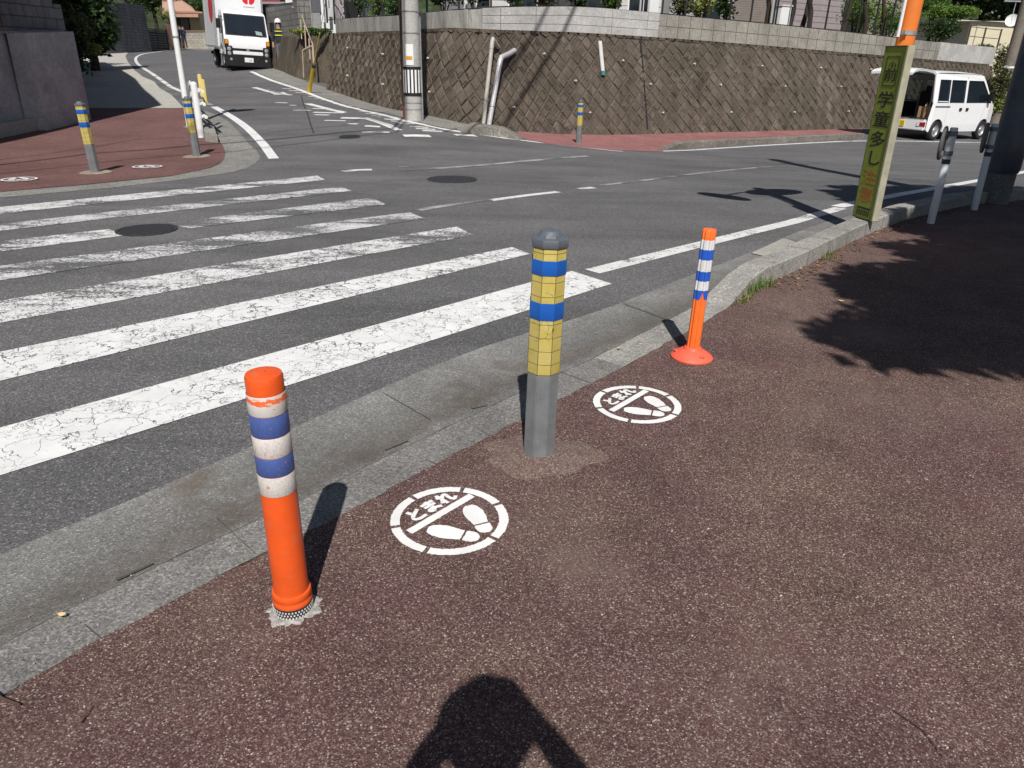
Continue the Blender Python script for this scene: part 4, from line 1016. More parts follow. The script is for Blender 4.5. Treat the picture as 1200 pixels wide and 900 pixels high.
# ------------------------------------------------------------------ bank, handrail and the block wall beyond the corner
cA, cB = at(383, 105), at(345, 91); cC = at(318, 80.5)
dirn = (cC - cB); dirn.z = 0; dirn.normalize(); nb_ = Vector((dirn.y, -dirn.x, 0))
if nb_.y < 0: nb_ = -nb_
def face_pts(A, B, n_=1): return
bm = bmesh.new()
T1, T2 = pt(402, 40, cA.y + 1.9), pt(338, 37, cB.y + 2.2)
q_ = [bm.verts.new(v) for v in (cA + Vector((.75, .35, -.05)), cB + Vector((0, 0, -.05)), T2, T1, T1 + Vector((-2, 7, 0)), T2 + Vector((-2, 7, 0)))]
bm.faces.new((q_[0], q_[3], q_[2], q_[1])); bm.faces.new((q_[3], q_[4], q_[5], q_[2])); bmesh.ops.subdivide_edges(bm, edges=bm.edges[:], cuts=6, use_grid_fill=True)
for v in bm.verts: v.co += Vector((0, rng.uniform(-.05, .05), rng.uniform(-.06, .06)))
struct(new_obj('bank', bm, mat_concrete('bank_soil', (.115, .095, .07), .4, scale=18, stain=.4), smooth='all'))
# brown revetment and grey blocks behind the truck
o = thing('block_wall', 'grey block wall on a brown battered base behind the lorry', 'wall', cB)
def wall_box(nm, A, B, z0, z1, th, mt, par, org, lean=0.0, dz=None):
    t = (B - A); t.z = 0; L = t.length; t.normalize(); nn = Vector((-t.y, t.x, 0))
    if nn.y < 0: nn = -nn
    bm = bmesh.new(); vs = []
    for P_, in ((A,), (B,)):
        for z, off in ((z0, 0), (z1, lean), (z1, lean + th), (z0, th + lean)):
            vs.append(bm.verts.new(Vector((P_.x, P_.y, P_.z + z)) + nn * off - org))
    for k in range(4): bm.faces.new((vs[k], vs[(k + 1) % 4], vs[4 + (k + 1) % 4], vs[4 + k]))
    bm.faces.new(vs[:4]); bm.faces.new(vs[4:][::-1]); fixn(bm); return new_obj(nm, bm, mt, par)
def mat_blockwork(name, c0, bw=.39, bh=.19, mort=.012, stain=.3, ax='obj', dark=.45):
    m, n, b = mk(name, .9, .2); v = co(n, 'obj'); geo = n.nodes.new('ShaderNodeNewGeometry')
    xz = xyz(n, v); nrm = xyz(n, geo.outputs['Normal'])
    # along-wall coordinate from the horizontal position
    u = math_(n, 'SUBTRACT', math_(n, 'MULTIPLY', xz[0], nrm[1]), math_(n, 'MULTIPLY', xz[1], nrm[0]))
    cmb = n.nodes.new('ShaderNodeCombineXYZ'); n.links.new(u, cmb.inputs[0]); n.links.new(xz[2], cmb.inputs[1])
    br = n.nodes.new('ShaderNodeTexBrick'); n.links.new(cmb.outputs[0], br.inputs['Vector']); br.inputs['Scale'].default_value = 1; br.inputs['Brick Width'].default_value = bw; br.inputs['Row Height'].default_value = bh
    br.inputs['Mortar Size'].default_value = mort; br.inputs['Color1'].default_value = (*c0, 1); br.inputs['Color2'].default_value = (*[x * .8 for x in c0], 1); br.inputs['Mortar'].default_value = (*[x * dark for x in c0], 1)
    c = mixc(n, 1.0, br.outputs['Color'], ramp(n, noise(n, vscale(n, v, (1.5, 1.5, .5)), 1.4, 6, .7), [(0.3, g(1 - stain)), (0.55, g(1)), (.75, g(1.15))]), 'MULTIPLY')
    c = mixc(n, 1.0, c, ramp(n, noise(n, v, 16, 5, .7), [(0.3, g(.85)), (0.7, g(1.1))]), 'MULTIPLY')
    setc(n, b, c); bump(n, b, math_(n, 'SUBTRACT', 1.0, br.outputs['Fac']), .6, .012); return m
M['blockwork'] = mat_blockwork('grey_blockwork', (.24, .235, .225)); M['block_dark'] = mat_blockwork('dark_old_blockwork', (.25, .245, .245), .42, .2, stain=.45)
M['block_light'] = mat_blockwork('pale_blockwork', (.42, .39, .33), .42, .2)
h1 = hgt(cB.x, cB.y, cB.z, 43); h2 = hgt(cB.x, cB.y, cB.z, -6)
cD = cC + dirn * 9; cD.z = Z(cD.x, cD.y)
wall_box('battered_base', cB, cD, -.2, h1, .6, M['blocks'], o, cB, .35)
sA, sD = cB + nb_ * .40, cD + nb_ * .40
wall_box('blocks', sA + dirn * .0, cD + nb_ * .40, h1, h1 + 1.05, .15, M['blockwork'], o, cB)
wall_box('gate_pillar', sA + dirn * .05 - nb_ * .06, sA + dirn * .75 - nb_ * .06, h1 - .05, h2 + .35, .45, M['blockwork'], o, cB)
wall_box('coping_tiles', sA + dirn * .8, cD + nb_ * .40, h1 + 1.053, h1 + 1.13, .2, M['dark'], o, cB)
# handrail on the steps
o = thing('handrail', 'beige tubular handrail climbing the bank beside the retaining wall', 'handrail', at(356, 96.5))
HO = Vector(o.location); Yr = HO.y
def hp(px, py, dy=0.0): return pt(px, py, Yr + dy) - HO
bm = bmesh.new()
for pts in ([hp(356, 91), hp(354.5, 59), hp(357, 57.5, .1), hp(366, 53.5, .1)], [hp(368.5, 79, -.6), hp(366.5, 52, .0), hp(360, 36, .9), hp(356, 25, 1.6), hp(352, 12, 2.2), hp(349, 9.5, 2.4), hp(342, 8.5, 2.4)]):
    tube(bm, pts, .022, 8)
new_obj('rail', bm, M['beige_steel'], o, smooth=True)
for a, b_ in ((hp(363.5, 70, -.1), hp(362, 45, .4)), (hp(358.5, 56, .6), hp(357, 30, 1.2)), (hp(353.5, 46, 1.4), hp(352, 14, 2.1)), (hp(367.5, 76, -.5), hp(366, 54, 0))):
    bm = bmesh.new(); tube(bm, [a, b_], .02, 8); new_obj('post', bm, M['beige_steel'], o, smooth=True)

# ------------------------------------------------------------------ wheels, shared by the vehicles
def wheel(parent, x, y, r, wd, side, dual=False):
    wo = bpy.data.objects.new('wheel', None); col.objects.link(wo); wo.parent = parent; wo.location = (x, y, r)
    wo.rotation_euler = (R(90) if side < 0 else R(-90), 0, 0); wo.empty_display_size = .1
    bm = bmesh.new(); lathe(bm, [(r * .62, -wd / 2), (r * .93, -wd / 2), (r, -wd * .33), (r, wd * .33), (r * .93, wd / 2), (r * .62, wd / 2)], 36, caps=False); fixn(bm); new_obj('tyre', bm, M['dark'], wo, smooth=True)
    bm = bmesh.new(); lathe(bm, [(r * .63, -wd * .4), (r * .63, wd * .44), (r * .56, wd * .40), (r * .50, wd * .22), (r * .30, wd * .28), (r * .26, wd * .40), (.01, wd * .42)], 32)
    new_obj('rim', bm, M['steel'], wo, smooth=True)
    return wo

# ------------------------------------------------------------------ small white lorry
f0 = at(292, 82); dx, dy = -.469, .883
rear = (f0.x + dx * 3.0, f0.y + dy * 3.0); pit = math.atan2(Z(*rear) - Z(f0.x, f0.y), 3.0)
tr = thing('delivery_lorry', 'white box lorry with red marks coming down the hill by the block wall', 'lorry', f0, 0, rot=(R(-2.6), pit, math.atan2(-dy, -dx)))
def cabfn(x, y, z): s = 1 - max(0, z - 1.15) * .055; return (x, y * s, z)
CP = [(-.02, .50), (0, .78), (-.03, 1.12), (-.09, 1.22), (-.42, 1.98), (-.56, 2.07), (-1.0, 2.11), (-1.5, 2.1), (-1.56, .5), (-1.25, .5), (-1.2, .72), (-1.0, .86), (-.78, .86), (-.58, .72), (-.52, .5)]
bm = bmesh.new(); prism(bm, CP, -.84, .84, cabfn); fixn(bm); cabo = new_obj('cab', bm, M['carwhite'], tr, bevel=.03, smooth=True)
def onscreen(y, t, out=.012):                      # point on the sloping windscreen
    x = -.09 + (-.33) * t; z = 1.22 + .76 * t; s = 1 - max(0, z - 1.15) * .055; return Vector((x + out * .92, y * s, z + out * .4))
bm = bmesh.new(); bm.faces.new([bm.verts.new(onscreen(*a)) for a in ((-.74, .03), (.74, .03), (.76, .95), (-.76, .95))]); ws = new_obj('windscreen', bm, M['glass'], tr)
bm = bmesh.new()
a = [onscreen(-.78, -.01, .010), onscreen(.78, -.01, .010), onscreen(.80, .99, .010), onscreen(-.80, .99, .010)]; bm.faces.new([bm.verts.new(v) for v in a]); new_obj('screen_rubber', bm, M['dark'], ws)
bm = bmesh.new(); bm.faces.new([bm.verts.new(onscreen(*a, .016)) for a in ((.38, .08), (.62, .06), (.60, .22), (.36, .26))]); new_obj('paper', bm, plain('pale_paper', (.25, .34, .32), .7), ws)
bm = bmesh.new()
for s_ in (.55, -.05): tube(bm, [onscreen(s_, -.02, .02), onscreen(s_ - .42, .14, .025)], .008, 5)
new_obj('wipers', bm, M['black'], ws)
bm = bmesh.new(); box(bm, (.05, 0, .30), (.22, 1.70, .40)); new_obj('bumper', bm, M['black'], tr, bevel=.03)
bm = bmesh.new(); box(bm, (.035, 0, .60), (.10, 1.12, .13)); new_obj('lower_panel', bm, M['carwhite'], tr, bevel=.015)
bm = bmesh.new(); bm.faces.new([bm.verts.new(v) for v in ((.008, -.60, .72), (.008, .60, .72), (-.002, .58, .80), (.016, .15, .70), (.016, -.15, .70), (-.002, -.58, .80))]); bm.free()
bm = bmesh.new(); box(bm, (.0, 0, .72), (.06, 1.14, .085)); gr_ = new_obj('grille', bm, M['black'], tr, bevel=.01)
bm = bmesh.new(); lathe(bm, [(.055, 0), (.055, .012), (.01, .016)], 18); bmesh.ops.rotate(bm, verts=bm.verts[:], matrix=Matrix.Rotation(R(90), 3, 'Y'), cent=(0, 0, 0)); bmesh.ops.translate(bm, verts=bm.verts[:], vec=(.03, 0, .72)); new_obj('emblem', bm, M['steel'], gr_)
lens = plain('lamp_lens', (.5, .52, .54), .1, .2, 12, metal=.5); amber = plain('amber_lens', (.75, .30, .02), .25, .1)
for s_ in (-1, 1):
    bm = bmesh.new(); box(bm, (-.005, s_ * .70, .66), (.12, .25, .36)); hl = new_obj('headlight', bm, M['black'], tr, bevel=.02)
    for k in (.57, .73):
        bm = bmesh.new(); lathe(bm, [(.075, 0), (.07, .02), (.01, .035)], 16); bmesh.ops.rotate(bm, verts=bm.verts[:], matrix=Matrix.Rotation(R(90), 3, 'Y'), cent=(0, 0, 0)); bmesh.ops.translate(bm, verts=bm.verts[:], vec=(.052, s_ * .70, k)); new_obj('lens', bm, lens, hl)
    bm = bmesh.new(); box(bm, (-.02, s_ * .775, .92), (.10, .14, .30)); tl_ = new_obj('indicator_housing', bm, M['black'], tr, bevel=.015)
    bm = bmesh.new(); box(bm, (-.01, s_ * .775, .98), (.10, .12, .16)); new_obj('indicator', bm, amber, tl_, bevel=.01)
    bm = bmesh.new(); lathe(bm, [(.05, 0), (.04, .01), (.01, .015)], 14); bmesh.ops.rotate(bm, verts=bm.verts[:], matrix=Matrix.Rotation(R(90), 3, 'Y'), cent=(0, 0, 0)); bmesh.ops.translate(bm, verts=bm.verts[:], vec=(.16, s_ * .66, .36)); new_obj('fog_lamp', bm, lens, tr)
    # side window, door and mirror
    bm = bmesh.new(); bm.faces.new([bm.verts.new(Vector(cabfn(x, s_ * .8435, z))) for x, z in ((-.32, 1.28), (-1.2, 1.28), (-1.2, 1.88), (-.55, 1.90))]); new_obj('side_window', bm, M['glass'], tr)
    bm = bmesh.new(); tube(bm, [(-.30, s_ * .80, 1.85), (-.12, s_ * .98, 1.86), (-.12, s_ * .98, 1.3), (-.30, s_ * .82, 1.25)], .012, 6); mo = new_obj('mirror_arm', bm, M['black'], tr)
    bm = bmesh.new(); box(bm, (-.13, s_ * 1.0, 1.60), (.06, .17, .34)); new_obj('mirror', bm, M['black'], mo, bevel=.02)
    bm = bmesh.new()
    for a, b_ in (((-.38, .75), (-.38, 1.25)), ((-1.32, .55), (-1.32, 1.95)), ((-.5, .7), (-1.3, .7))): tube(bm, [cabfn(a[0], s_ * .842, a[1]), cabfn(b_[0], s_ * .842, b_[1])], .004, 4)
    new_obj('door_seam', bm, M['dark'], tr)
    wheel(tr, -.88, s_ * .70, .33, .20, s_)
    wheel(tr, -3.55, s_ * .70, .33, .22, s_)
bm = bmesh.new(); box(bm, (.167, 0, .36), (.012, .33, .165)); pl = new_obj('number_plate', bm, M['white'], tr, bevel=.004)
txt('34', .10, plain('green_print', (.02, .16, .08), .5), pl, (.1745, .05, .345), (R(90), 0, R(90)), 'number')
bm = bmesh.new(); box(bm, (-3.15, 0, 1.98), (3.05, 1.86, 2.45)); bx_ = new_obj('cargo_box', bm, plain('box_white', (.70, .71, .73), .4, .03, 3), tr, bevel=.03)
bm = bmesh.new()
for z in (.76, 3.2): box(bm, (-3.15, 0, z), (3.08, 1.89, .07))
for x in (-1.63, -4.67):
    for s_ in (-1, 1): box(bm, (x, s_ * .925, 1.98), (.07, .07, 2.44))
new_obj('box_edge_trim', bm, M['steel'], bx_)
bm = bmesh.new(); box(bm, (-2.7, 0, .55), (4.0, .5, .20)); box(bm, (-2.2, .45, .5), (.9, .35, .3)); box(bm, (-2.2, -.45, .5), (.7, .35, .25)); box(bm, (-4.55, 0, .5), (.1, 1.6, .12)); new_obj('chassis', bm, M['black'], tr)
redm = plain('red_print', (.62, .02, .03), .4, .05)
def disc_on(parent, nm, c, axis, rx, rz_, mt, n_=40):
    bm = bmesh.new(); vs = []
    for k in range(n_):
        a = 2 * math.pi * k / n_; u, v_ = rx * math.cos(a), rz_ * math.sin(a); vs.append(bm.verts.new((c[0] + u, c[1], c[2] + v_) if axis == 'y' else (c[0], c[1] + u, c[2] + v_)))
    bm.faces.new(vs); return new_obj(nm, bm, mt, parent)
disc_on(bx_, 'red_roundel', (-2.55, -.9335, 2.25), 'y', .62, .62, redm)
bm = bmesh.new()
for s_ in (-1, 1):
    vs = [bm.verts.new((-1.6205, s_ * (.02 + x) + .42, 2.42 + z)) for x, z in ((0, 0), (.08, -.03), (.20, .06), (.24, .20), (.16, .36), (.02, .42))]; bm.faces.new(vs)
new_obj('red_leaf_mark', bm, redm, bx_)
bm = bmesh.new(); box(bm, (-1.6205, .42, 2.30), (.002, .44, .03)); new_obj('small_caption', bm, plain('grey_print', (.35, .35, .37), .5), bx_)

# ------------------------------------------------------------------ white kei van with its tailgate up
al = R(31); A0 = at(1090, 164.5); ca, sa = math.cos(al), math.sin(al)
org = A0 - Vector((.43 * ca + .65 * sa, .43 * sa - .65 * ca, 0)); org.z = Z(org.x, org.y)
fr = org + Vector((2.43 * ca, 2.43 * sa, 0)); pv = math.atan2(Z(fr.x, fr.y) - org.z, 2.43)
org.z = A0.z + .01
van = thing('kei_van', 'white kei van parked by the retaining wall with its tailgate raised', 'van', org, 0, rot=(0, -pv, al))
def ys(x, z): return .735 - max(0, z - 1.02) * .135 - max(0, x - 2.95) * .22 - max(0, .35 - z) * .12 - max(0, .12 - x) * .25
def arch(xc, r, z0, n_=12): return [(xc + r * math.cos(math.pi * (1 - k / n_)), .27 + r * math.sin(math.pi * (1 - k / n_))) for k in range(n_ + 1)]
def side_fn(s_): return lambda x, y, z: (x, s_ * (ys(x, z) - y), z)
def finewall(pts, step=.22):
    out = []
    for i in range(len(pts)):
        p, q2 = pts[i], pts[(i + 1) % len(pts)]; n_ = max(1, int(math.dist(p, q2) / step))
        out += [(p[0] + (q2[0] - p[0]) * k / n_, p[1] + (q2[1] - p[1]) * k / n_) for k in range(n_)]
    return out
LOW = [(.0, .30), (.08, .24)] + [(x, max(z, .24)) for x, z in arch(.43, .325, .24)] + [(1.3, .24), (2.4, .24)] + [(x, max(z, .24)) for x, z in arch(2.86, .325, .24)] + [(3.3, .24), (3.385, .34), (3.38, .80), (3.30, .98), (3.14, 1.04), (2.0, 1.04), (.8, 1.04), (.03, 1.04), (-.02, .60)]
for s_ in (-1, 1):
    bm = bmesh.new(); xs_ = sorted(set([-.02, .03, .08, .12, .6, 1.0, 1.4, 1.9, 2.4, 2.95, 3.05, 3.14, 3.22, 3.30, 3.36, 3.385] + [xc_ + .325 * math.cos(math.pi * k / 12) for xc_ in (.43, 2.86) for k in range(13)])); cols = []
    for x in xs_:
        zb_ = .24 + max(0, .08 - x) * .7 + max(0, x - 3.30) * 1.1
        for xc_ in (.43, 2.86):
            if abs(x - xc_) < .325: zb_ = max(zb_, .27 + math.sqrt(max(0, .325 ** 2 - (x - xc_) ** 2)))
        zt_ = 1.04
        if x < .03: zt_ = .62 + (x + .02) / .05 * .42
        elif x > 3.30: zt_ = .98 - (x - 3.30) / .085 * .22
        elif x > 3.14: zt_ = 1.04 - (x - 3.14) * .375
        cols.append([bm.verts.new(side_fn(s_)(x, 0, z)) for z in np.linspace(zb_, zt_, 5)] + [bm.verts.new(side_fn(s_)(x, .035, zb_))])
    for a_, b_ in zip(cols, cols[1:]):
        for k in range(4): bm.faces.new((a_[k], b_[k], b_[k + 1], a_[k + 1]))
        bm.faces.new((a_[5], b_[5], b_[0], a_[0]))
    fixn(bm)
    for pts in ([(.03, 1.04), (.20, 1.04), (.22, 1.64), (.02, 1.64)], [(.72, 1.04), (.80, 1.04), (.80, 1.64), (.72, 1.64)], [(1.52, 1.04), (1.66, 1.04), (1.66, 1.64), (1.52, 1.64)],
                [(3.14, 1.04), (3.02, 1.04), (2.42, 1.64), (2.56, 1.64)], [(.02, 1.64), (.8, 1.64), (1.6, 1.64), (2.56, 1.64), (2.40, 1.79), (1.6, 1.815), (.8, 1.815), (.02, 1.80)], [(.2, 1.04), (.72, 1.04), (.72, 1.08), (.2, 1.08)]):
        prism(bm, pts, 0, .03, side_fn(s_))
    fixn(bm); new_obj('body_side', bm, M['carwhite'], van)
    for pts in ([(.20, 1.05), (.72, 1.05), (.72, 1.64), (.22, 1.64)], [(.80, 1.05), (1.52, 1.05), (1.52, 1.64), (.80, 1.64)], [(1.66, 1.05), (3.0, 1.05), (2.42, 1.64), (1.66, 1.64)]):
        bm = bmesh.new(); vs0 = [bm.verts.new(side_fn(s_)(x, .012, z)) for x, z in pts]; bm.faces.new(vs0); fixn(bm)
        mg = M.get('tint')
        if mg is None:
            mg, n, b = mk('tinted_window', .05, .6); b.inputs['Base Color'].default_value = (.02, .03, .045, 1); tp_ = n.nodes.new('ShaderNodeBsdfTransparent'); tp_.inputs[0].default_value = (.42, .48, .52, 1); mx_ = n.nodes.new('ShaderNodeMixShader'); mx_.inputs[0].default_value = .62; n.links.new(b.outputs[0], mx_.inputs[1]); n.links.new(tp_.outputs[0], mx_.inputs[2]); n.links.new(mx_.outputs[0], n.nodes['Material Output'].inputs[0]); M['tint'] = mg
        wn_ = new_obj('window', bm, mg, van)
        bm = bmesh.new(); vs = [side_fn(s_)(x, -.004, z) for x, z in pts]; tube(bm, [*vs, vs[0]], .012, 5, caps=False); new_obj('window_rubber', bm, M['dark'], wn_)
    bm = bmesh.new(); tube(bm, [side_fn(s_)(.14, -.003, .93), side_fn(s_)(.86, -.003, .93)], .016, 6); new_obj('door_rail', bm, M['dark'], van)
    bm = bmesh.new()
    for L in ([(1.60, .26), (1.60, 1.75)], [(.76, .5), (.76, 1.03)], [(2.62, .55), (2.72, .98), (2.72, 1.1)], [(.05, 1.0), (3.2, 1.0)]):
        tube(bm, [side_fn(s_)(x, -.0005, z) for x, z in L], .0035 if len(L) < 3 else .003, 4)
    new_obj('door_seams', bm, plain('seam_grey', (.2, .2, .2), .6), van)
    for x in (1.42, 1.76):
        bm = bmesh.new(); box(bm, (x, s_ * (ys(x, .86) + .012), .86), (.12, .03, .085)); new_obj('door_handle', bm, M['dark'], van, bevel=.008)
    bm = bmesh.new(); box(bm, (2.76, s_ * (ys(2.7, 1.2) + .10), 1.20), (.10, .16, .20)); box(bm, (2.78, s_ * (ys(2.7, 1.15)), 1.14), (.06, .1, .05)); new_obj('wing_mirror', bm, M['black'], van, bevel=.012)
    wheel(van, .43, s_ * .658, .268, .15, s_); wheel(van, 2.86, s_ * .658, .268, .15, s_)
    bm = bmesh.new(); box(bm, (-.055, s_ * .545, .44), (.05, .25, .13)); tl_ = new_obj('tail_lamp', bm, plain('red_lens', (.35, .012, .02), .2, .1), van, bevel=.012)
    bm = bmesh.new(); box(bm, (-.083, s_ * .47, .44), (.006, .08, .10)); new_obj('reverse_lens', bm, M['white'], tl_)
    bm = bmesh.new(); lathe(bm, [(.02, 0), (.015, .01), (.002, .012)], 10); bmesh.ops.rotate(bm, verts=bm.verts[:], matrix=Matrix.Rotation(R(90) * -s_, 3, 'X'), cent=(0, 0, 0)); bmesh.ops.translate(bm, verts=bm.verts[:], vec=(2.98, s_ * (ys(2.98, .84)), .84)); new_obj('side_indicator', bm, amber, van)
bm = bmesh.new(); rg = []
for x, z in ((.02, 1.80), (.2, 1.825), (.8, 1.835), (1.6, 1.83), (2.1, 1.81), (2.40, 1.785), (2.56, 1.64)):
    rg.append([bm.verts.new((x, y * (ys(x, min(z, 1.8)) + .0), z + .055 * (1 - y ** 2) ** .5 * (1 if x < 2.5 else .3))) for y in np.linspace(-1, 1, 13)])
for a, b_ in zip(rg, rg[1:]):
    for k in range(12): bm.faces.new((a[k], a[k + 1], b_[k + 1], b_[k]))
fixn(bm); new_obj('roof', bm, M['carwhite'], van, smooth=True)
bm = bmesh.new(); bm.faces.new([bm.verts.new(v) for v in ((2.55, -.62, 1.65), (2.55, .62, 1.65), (3.15, .67, 1.03), (3.15, -.67, 1.03))]); new_obj('windscreen', bm, M['glass'], van)
bm = bmesh.new()
vs = [(3.14, 1.04), (3.31, .985), (3.385, .80), (3.395, .34), (3.3, .24)]; rows = [[bm.verts.new((x + .03 * (1 - y ** 2), y * ys(x, z), z)) for y in np.linspace(-1, 1, 9)] for x, z in vs]
for a, b_ in zip(rows, rows[1:]):
    for k in range(8): bm.faces.new((a[k], a[k + 1], b_[k + 1], b_[k]))
fixn(bm); new_obj('nose', bm, M['carwhite'], van, smooth=True)
bm = bmesh.new(); box(bm, (1.55, 0, .50), (3.1, 1.36, .06)); box(bm, (1.6, 0, .26), (3.0, 1.2, .06)); new_obj('load_floor', bm, plain('floor_mat', (.05, .05, .052), .8), van)
dk = plain('dark_trim', (.028, .028, .03), .8)
for x, nm in ((1.45, 'rear_seat'), (2.2, 'front_seat')):
    for s_ in (-1, 1):
        bm = bmesh.new(); box(bm, (x, s_ * .33, .95), (.14, .5, .75), Matrix.Rotation(R(-10), 3, 'Y')); box(bm, (x - .05, s_ * .33, 1.38), (.09, .24, .18)); new_obj(nm, bm, dk, van, bevel=.03)
bm = bmesh.new(); box(bm, (.75, 0, 1.79), (1.4, 1.1, .02)); new_obj('headlining', bm, dk, van)
for s_ in (-1, 1):
    bm = bmesh.new(); box(bm, (.85, s_ * .655, .80), (1.1, .02, .42)); new_obj('side_lining', bm, dk, van)
bm = bmesh.new(); box(bm, (-.022, 0, .42), (.095, 1.335, .31)); new_obj('rear_bumper', bm, M['carwhite'], van, bevel=.03)
bm = bmesh.new(); box(bm, (-.03, 0, .605), (.06, 1.24, .03)); new_obj('sill_trim', bm, M['dark'], van)
bm = bmesh.new(); tube(bm, [(.0, -.63, .60), (-.005, -.645, 1.1), (.005, -.57, 1.78), (.005, .57, 1.78), (-.005, .645, 1.1), (.0, .63, .60)], .022, 6); new_obj('door_seal', bm, M['dark'], van)
bm = bmesh.new(); box(bm, (-.082, .12, .44), (.012, .33, .165)); npl = new_obj('number_plate', bm, plain('yellow_plate', (.75, .55, .02), .45), van, bevel=.003)
txt('22', .12, M['black'], npl, (-.0895, .02, .43), (R(90), 0, R(-90)), 'number')
# tailgate, hinged at the rear of the roof
tg_ = R(3); bm = bmesh.new(); rows = []
for t, zz in ((0, 0), (.12, .035), (.5, .05), (.85, .03), (1.05, -.02), (1.15, -.09)):
    for side in (0,): pass
    rows.append([(-t * math.cos(tg_), y * (.60 + .04 * t), 1.825 + zz + t * math.sin(tg_) + .03 * (1 - y * y)) for y in np.linspace(-1, 1, 9)])
tv = [[bm.verts.new(p) for p in r_] for r_ in rows]; bv = [[bm.verts.new((p[0], p[1] * .97, p[2] - .06)) for p in r_] for r_ in rows]
for A2, fl in ((tv, 0), (bv, 1)):
    for a, b_ in zip(A2, A2[1:]):
        for k in range(8): bm.faces.new((a[k], a[k + 1], b_[k + 1], b_[k]))
for k in range(8): bm.faces.new((tv[0][k], tv[0][k + 1], bv[0][k + 1], bv[0][k])); bm.faces.new((tv[-1][k], tv[-1][k + 1], bv[-1][k + 1], bv[-1][k]))
for a, b_, c, d in zip(tv, tv[1:], bv[1:], bv): bm.faces.new((a[0], b_[0], c[0], d[0])); bm.faces.new((a[-1], b_[-1], c[-1], d[-1]))
fixn(bm); tgo = new_obj('tailgate', bm, M['carwhite'], van, smooth=True)
bm = bmesh.new(); box(bm, (-.58, 0, 1.792), (.85, 1.0, .02), Matrix.Rotation(R(3), 3, 'Y')); new_obj('tailgate_lining', bm, dk, tgo)
bm = bmesh.new()
for s_ in (-1, 1): tube(bm, [(.0, s_ * .60, 1.45), (-.38, s_ * .60, 1.80)], .010, 6)
new_obj('gas_struts', bm, M['black'], tgo)
bxo = van.matrix_basis.copy() if False else Matrix.LocRotScale(Vector(van.location), Euler(van.rotation_euler), None)
cl_ = bxo @ Vector((.30, -.40, .535)); o = thing('cardboard_box', 'brown cardboard box standing in the open back of the white van', 'box', cl_, 0, rot=(0, -pv, al + R(6)))
bm = bmesh.new(); box(bm, (0, 0, .19), (.30, .34, .38)); new_obj('carton', bm, M['cardboard'], o, bevel=.004)
bm = bmesh.new(); box(bm, (-.08, -.02, .40), (.16, .02, .10), Matrix.Rotation(R(28), 3, 'Y')); new_obj('paper_slip', bm, M['white_dull'], o)
bm = bmesh.new(); box(bm, (-.151, 0, .19), (.004, .05, .36)); new_obj('parcel_tape', bm, plain('tape', (.30, .19, .09), .4), o)
cl_ = bxo @ Vector((.10, .18, .535)); o = thing('cardboard_sheet', 'flat folded cardboard lying on the van floor left of the box', 'cardboard', cl_, 0, rot=(0, -pv, al))
bm = bmesh.new(); box(bm, (0, 0, .012), (.32, .36, .02)); new_obj('lower_sheet', bm, M['cardboard'], o); bm = bmesh.new(); box(bm, (.02, .03, .032), (.28, .30, .012), rz3(.1)); new_obj('upper_sheet', bm, M['cardboard'], o)

# ------------------------------------------------------------------ sign board and curve mirror at the near kerb
p = at(1012, 259, .11); base = Vector((p.x, p.y, Z(p.x, p.y) + .138))
pm = thing('curve_mirror', 'orange curve mirror pole rising behind the yellow notice board at the kerb', 'traffic mirror', base + Vector((.05, .05, -.02)))
orange_p = plain('orange_pole_paint', (.75, .20, .035), .35, .08, 5, spec=.5)
bm = bmesh.new(); lathe(bm, [(.075, 0), (.075, 3.25), (.0, 3.27)], 28, caps=False); new_obj('pole', bm, orange_p, pm, smooth=True)
bm = bmesh.new(); lathe(bm, [(.079, 1.60), (.079, 1.635)], 28, caps=False); lathe(bm, [(.079, 1.05), (.079, 1.08)], 28, caps=False); box(bm, (-.05, -.085, 1.62), (.03, .03, .03)); new_obj('steel_bands', bm, M['steel'], pm)
bm = bmesh.new(); tube(bm, [(-.095, -.045, 1.585), (-.09, -.045, 3.0)], .014, 8); new_obj('white_cable_tube', bm, M['white'], pm, smooth=True)
def mirror(c, r, nd, nm='mirror'):
    nd = Vector(nd).normalized(); q2 = nd.to_track_quat('Z', 'Y').to_matrix()
    bm = bmesh.new(); lathe(bm, [(r, -.05), (r + .012, -.02), (r + .012, .0), (r - .01, .008)], 40)
    bmesh.ops.transform(bm, matrix=Matrix.Translation(Vector(c)) @ q2.to_4x4(), verts=bm.verts[:]); mo = new_obj(nm, bm, orange_p, pm, smooth=True)
    bm = bmesh.new(); lathe(bm, [(r - .015, .009), (r * .7, .03), (r * .35, .043), (.001, .048)], 40); bmesh.ops.transform(bm, matrix=Matrix.Translation(Vector(c)) @ q2.to_4x4(), verts=bm.verts[:])
    mm, n, b = mk('mirror_face', .03, .5, 1.0); b.inputs['Base Color'].default_value = (.8, .82, .84, 1); new_obj('mirror_face', bm, mm, mo, smooth=True)
mirror((.10, -.18, 3.02), .42, (.35, -1, -.25)); mirror((-.72, -.42, 2.72), .32, (-.7, -.9, -.2))
bm = bmesh.new(); tube(bm, [(0, 0, 3.02), (.08, -.15, 3.02)], .025, 8); tube(bm, [(0, 0, 2.95), (-.4, -.2, 2.9), (-.70, -.37, 2.74)], .025, 8); new_obj('mirror_arm', bm, orange_p, pm)
sg = thing('notice_board', 'tall narrow yellow green board warning of many schoolchildren, on the kerb before the orange pole', 'sign', base + Vector((-.055, -.085, -.01)), 0, rot=(R(.3), R(-.5), R(-80)))
sg.scale = (1, 1, .885)
steel_old = plain('weathered_sheet_steel', (.46, .44, .33), .5, .2, 6, metal=.3, grime=(.62, (.30, .17, .07)))
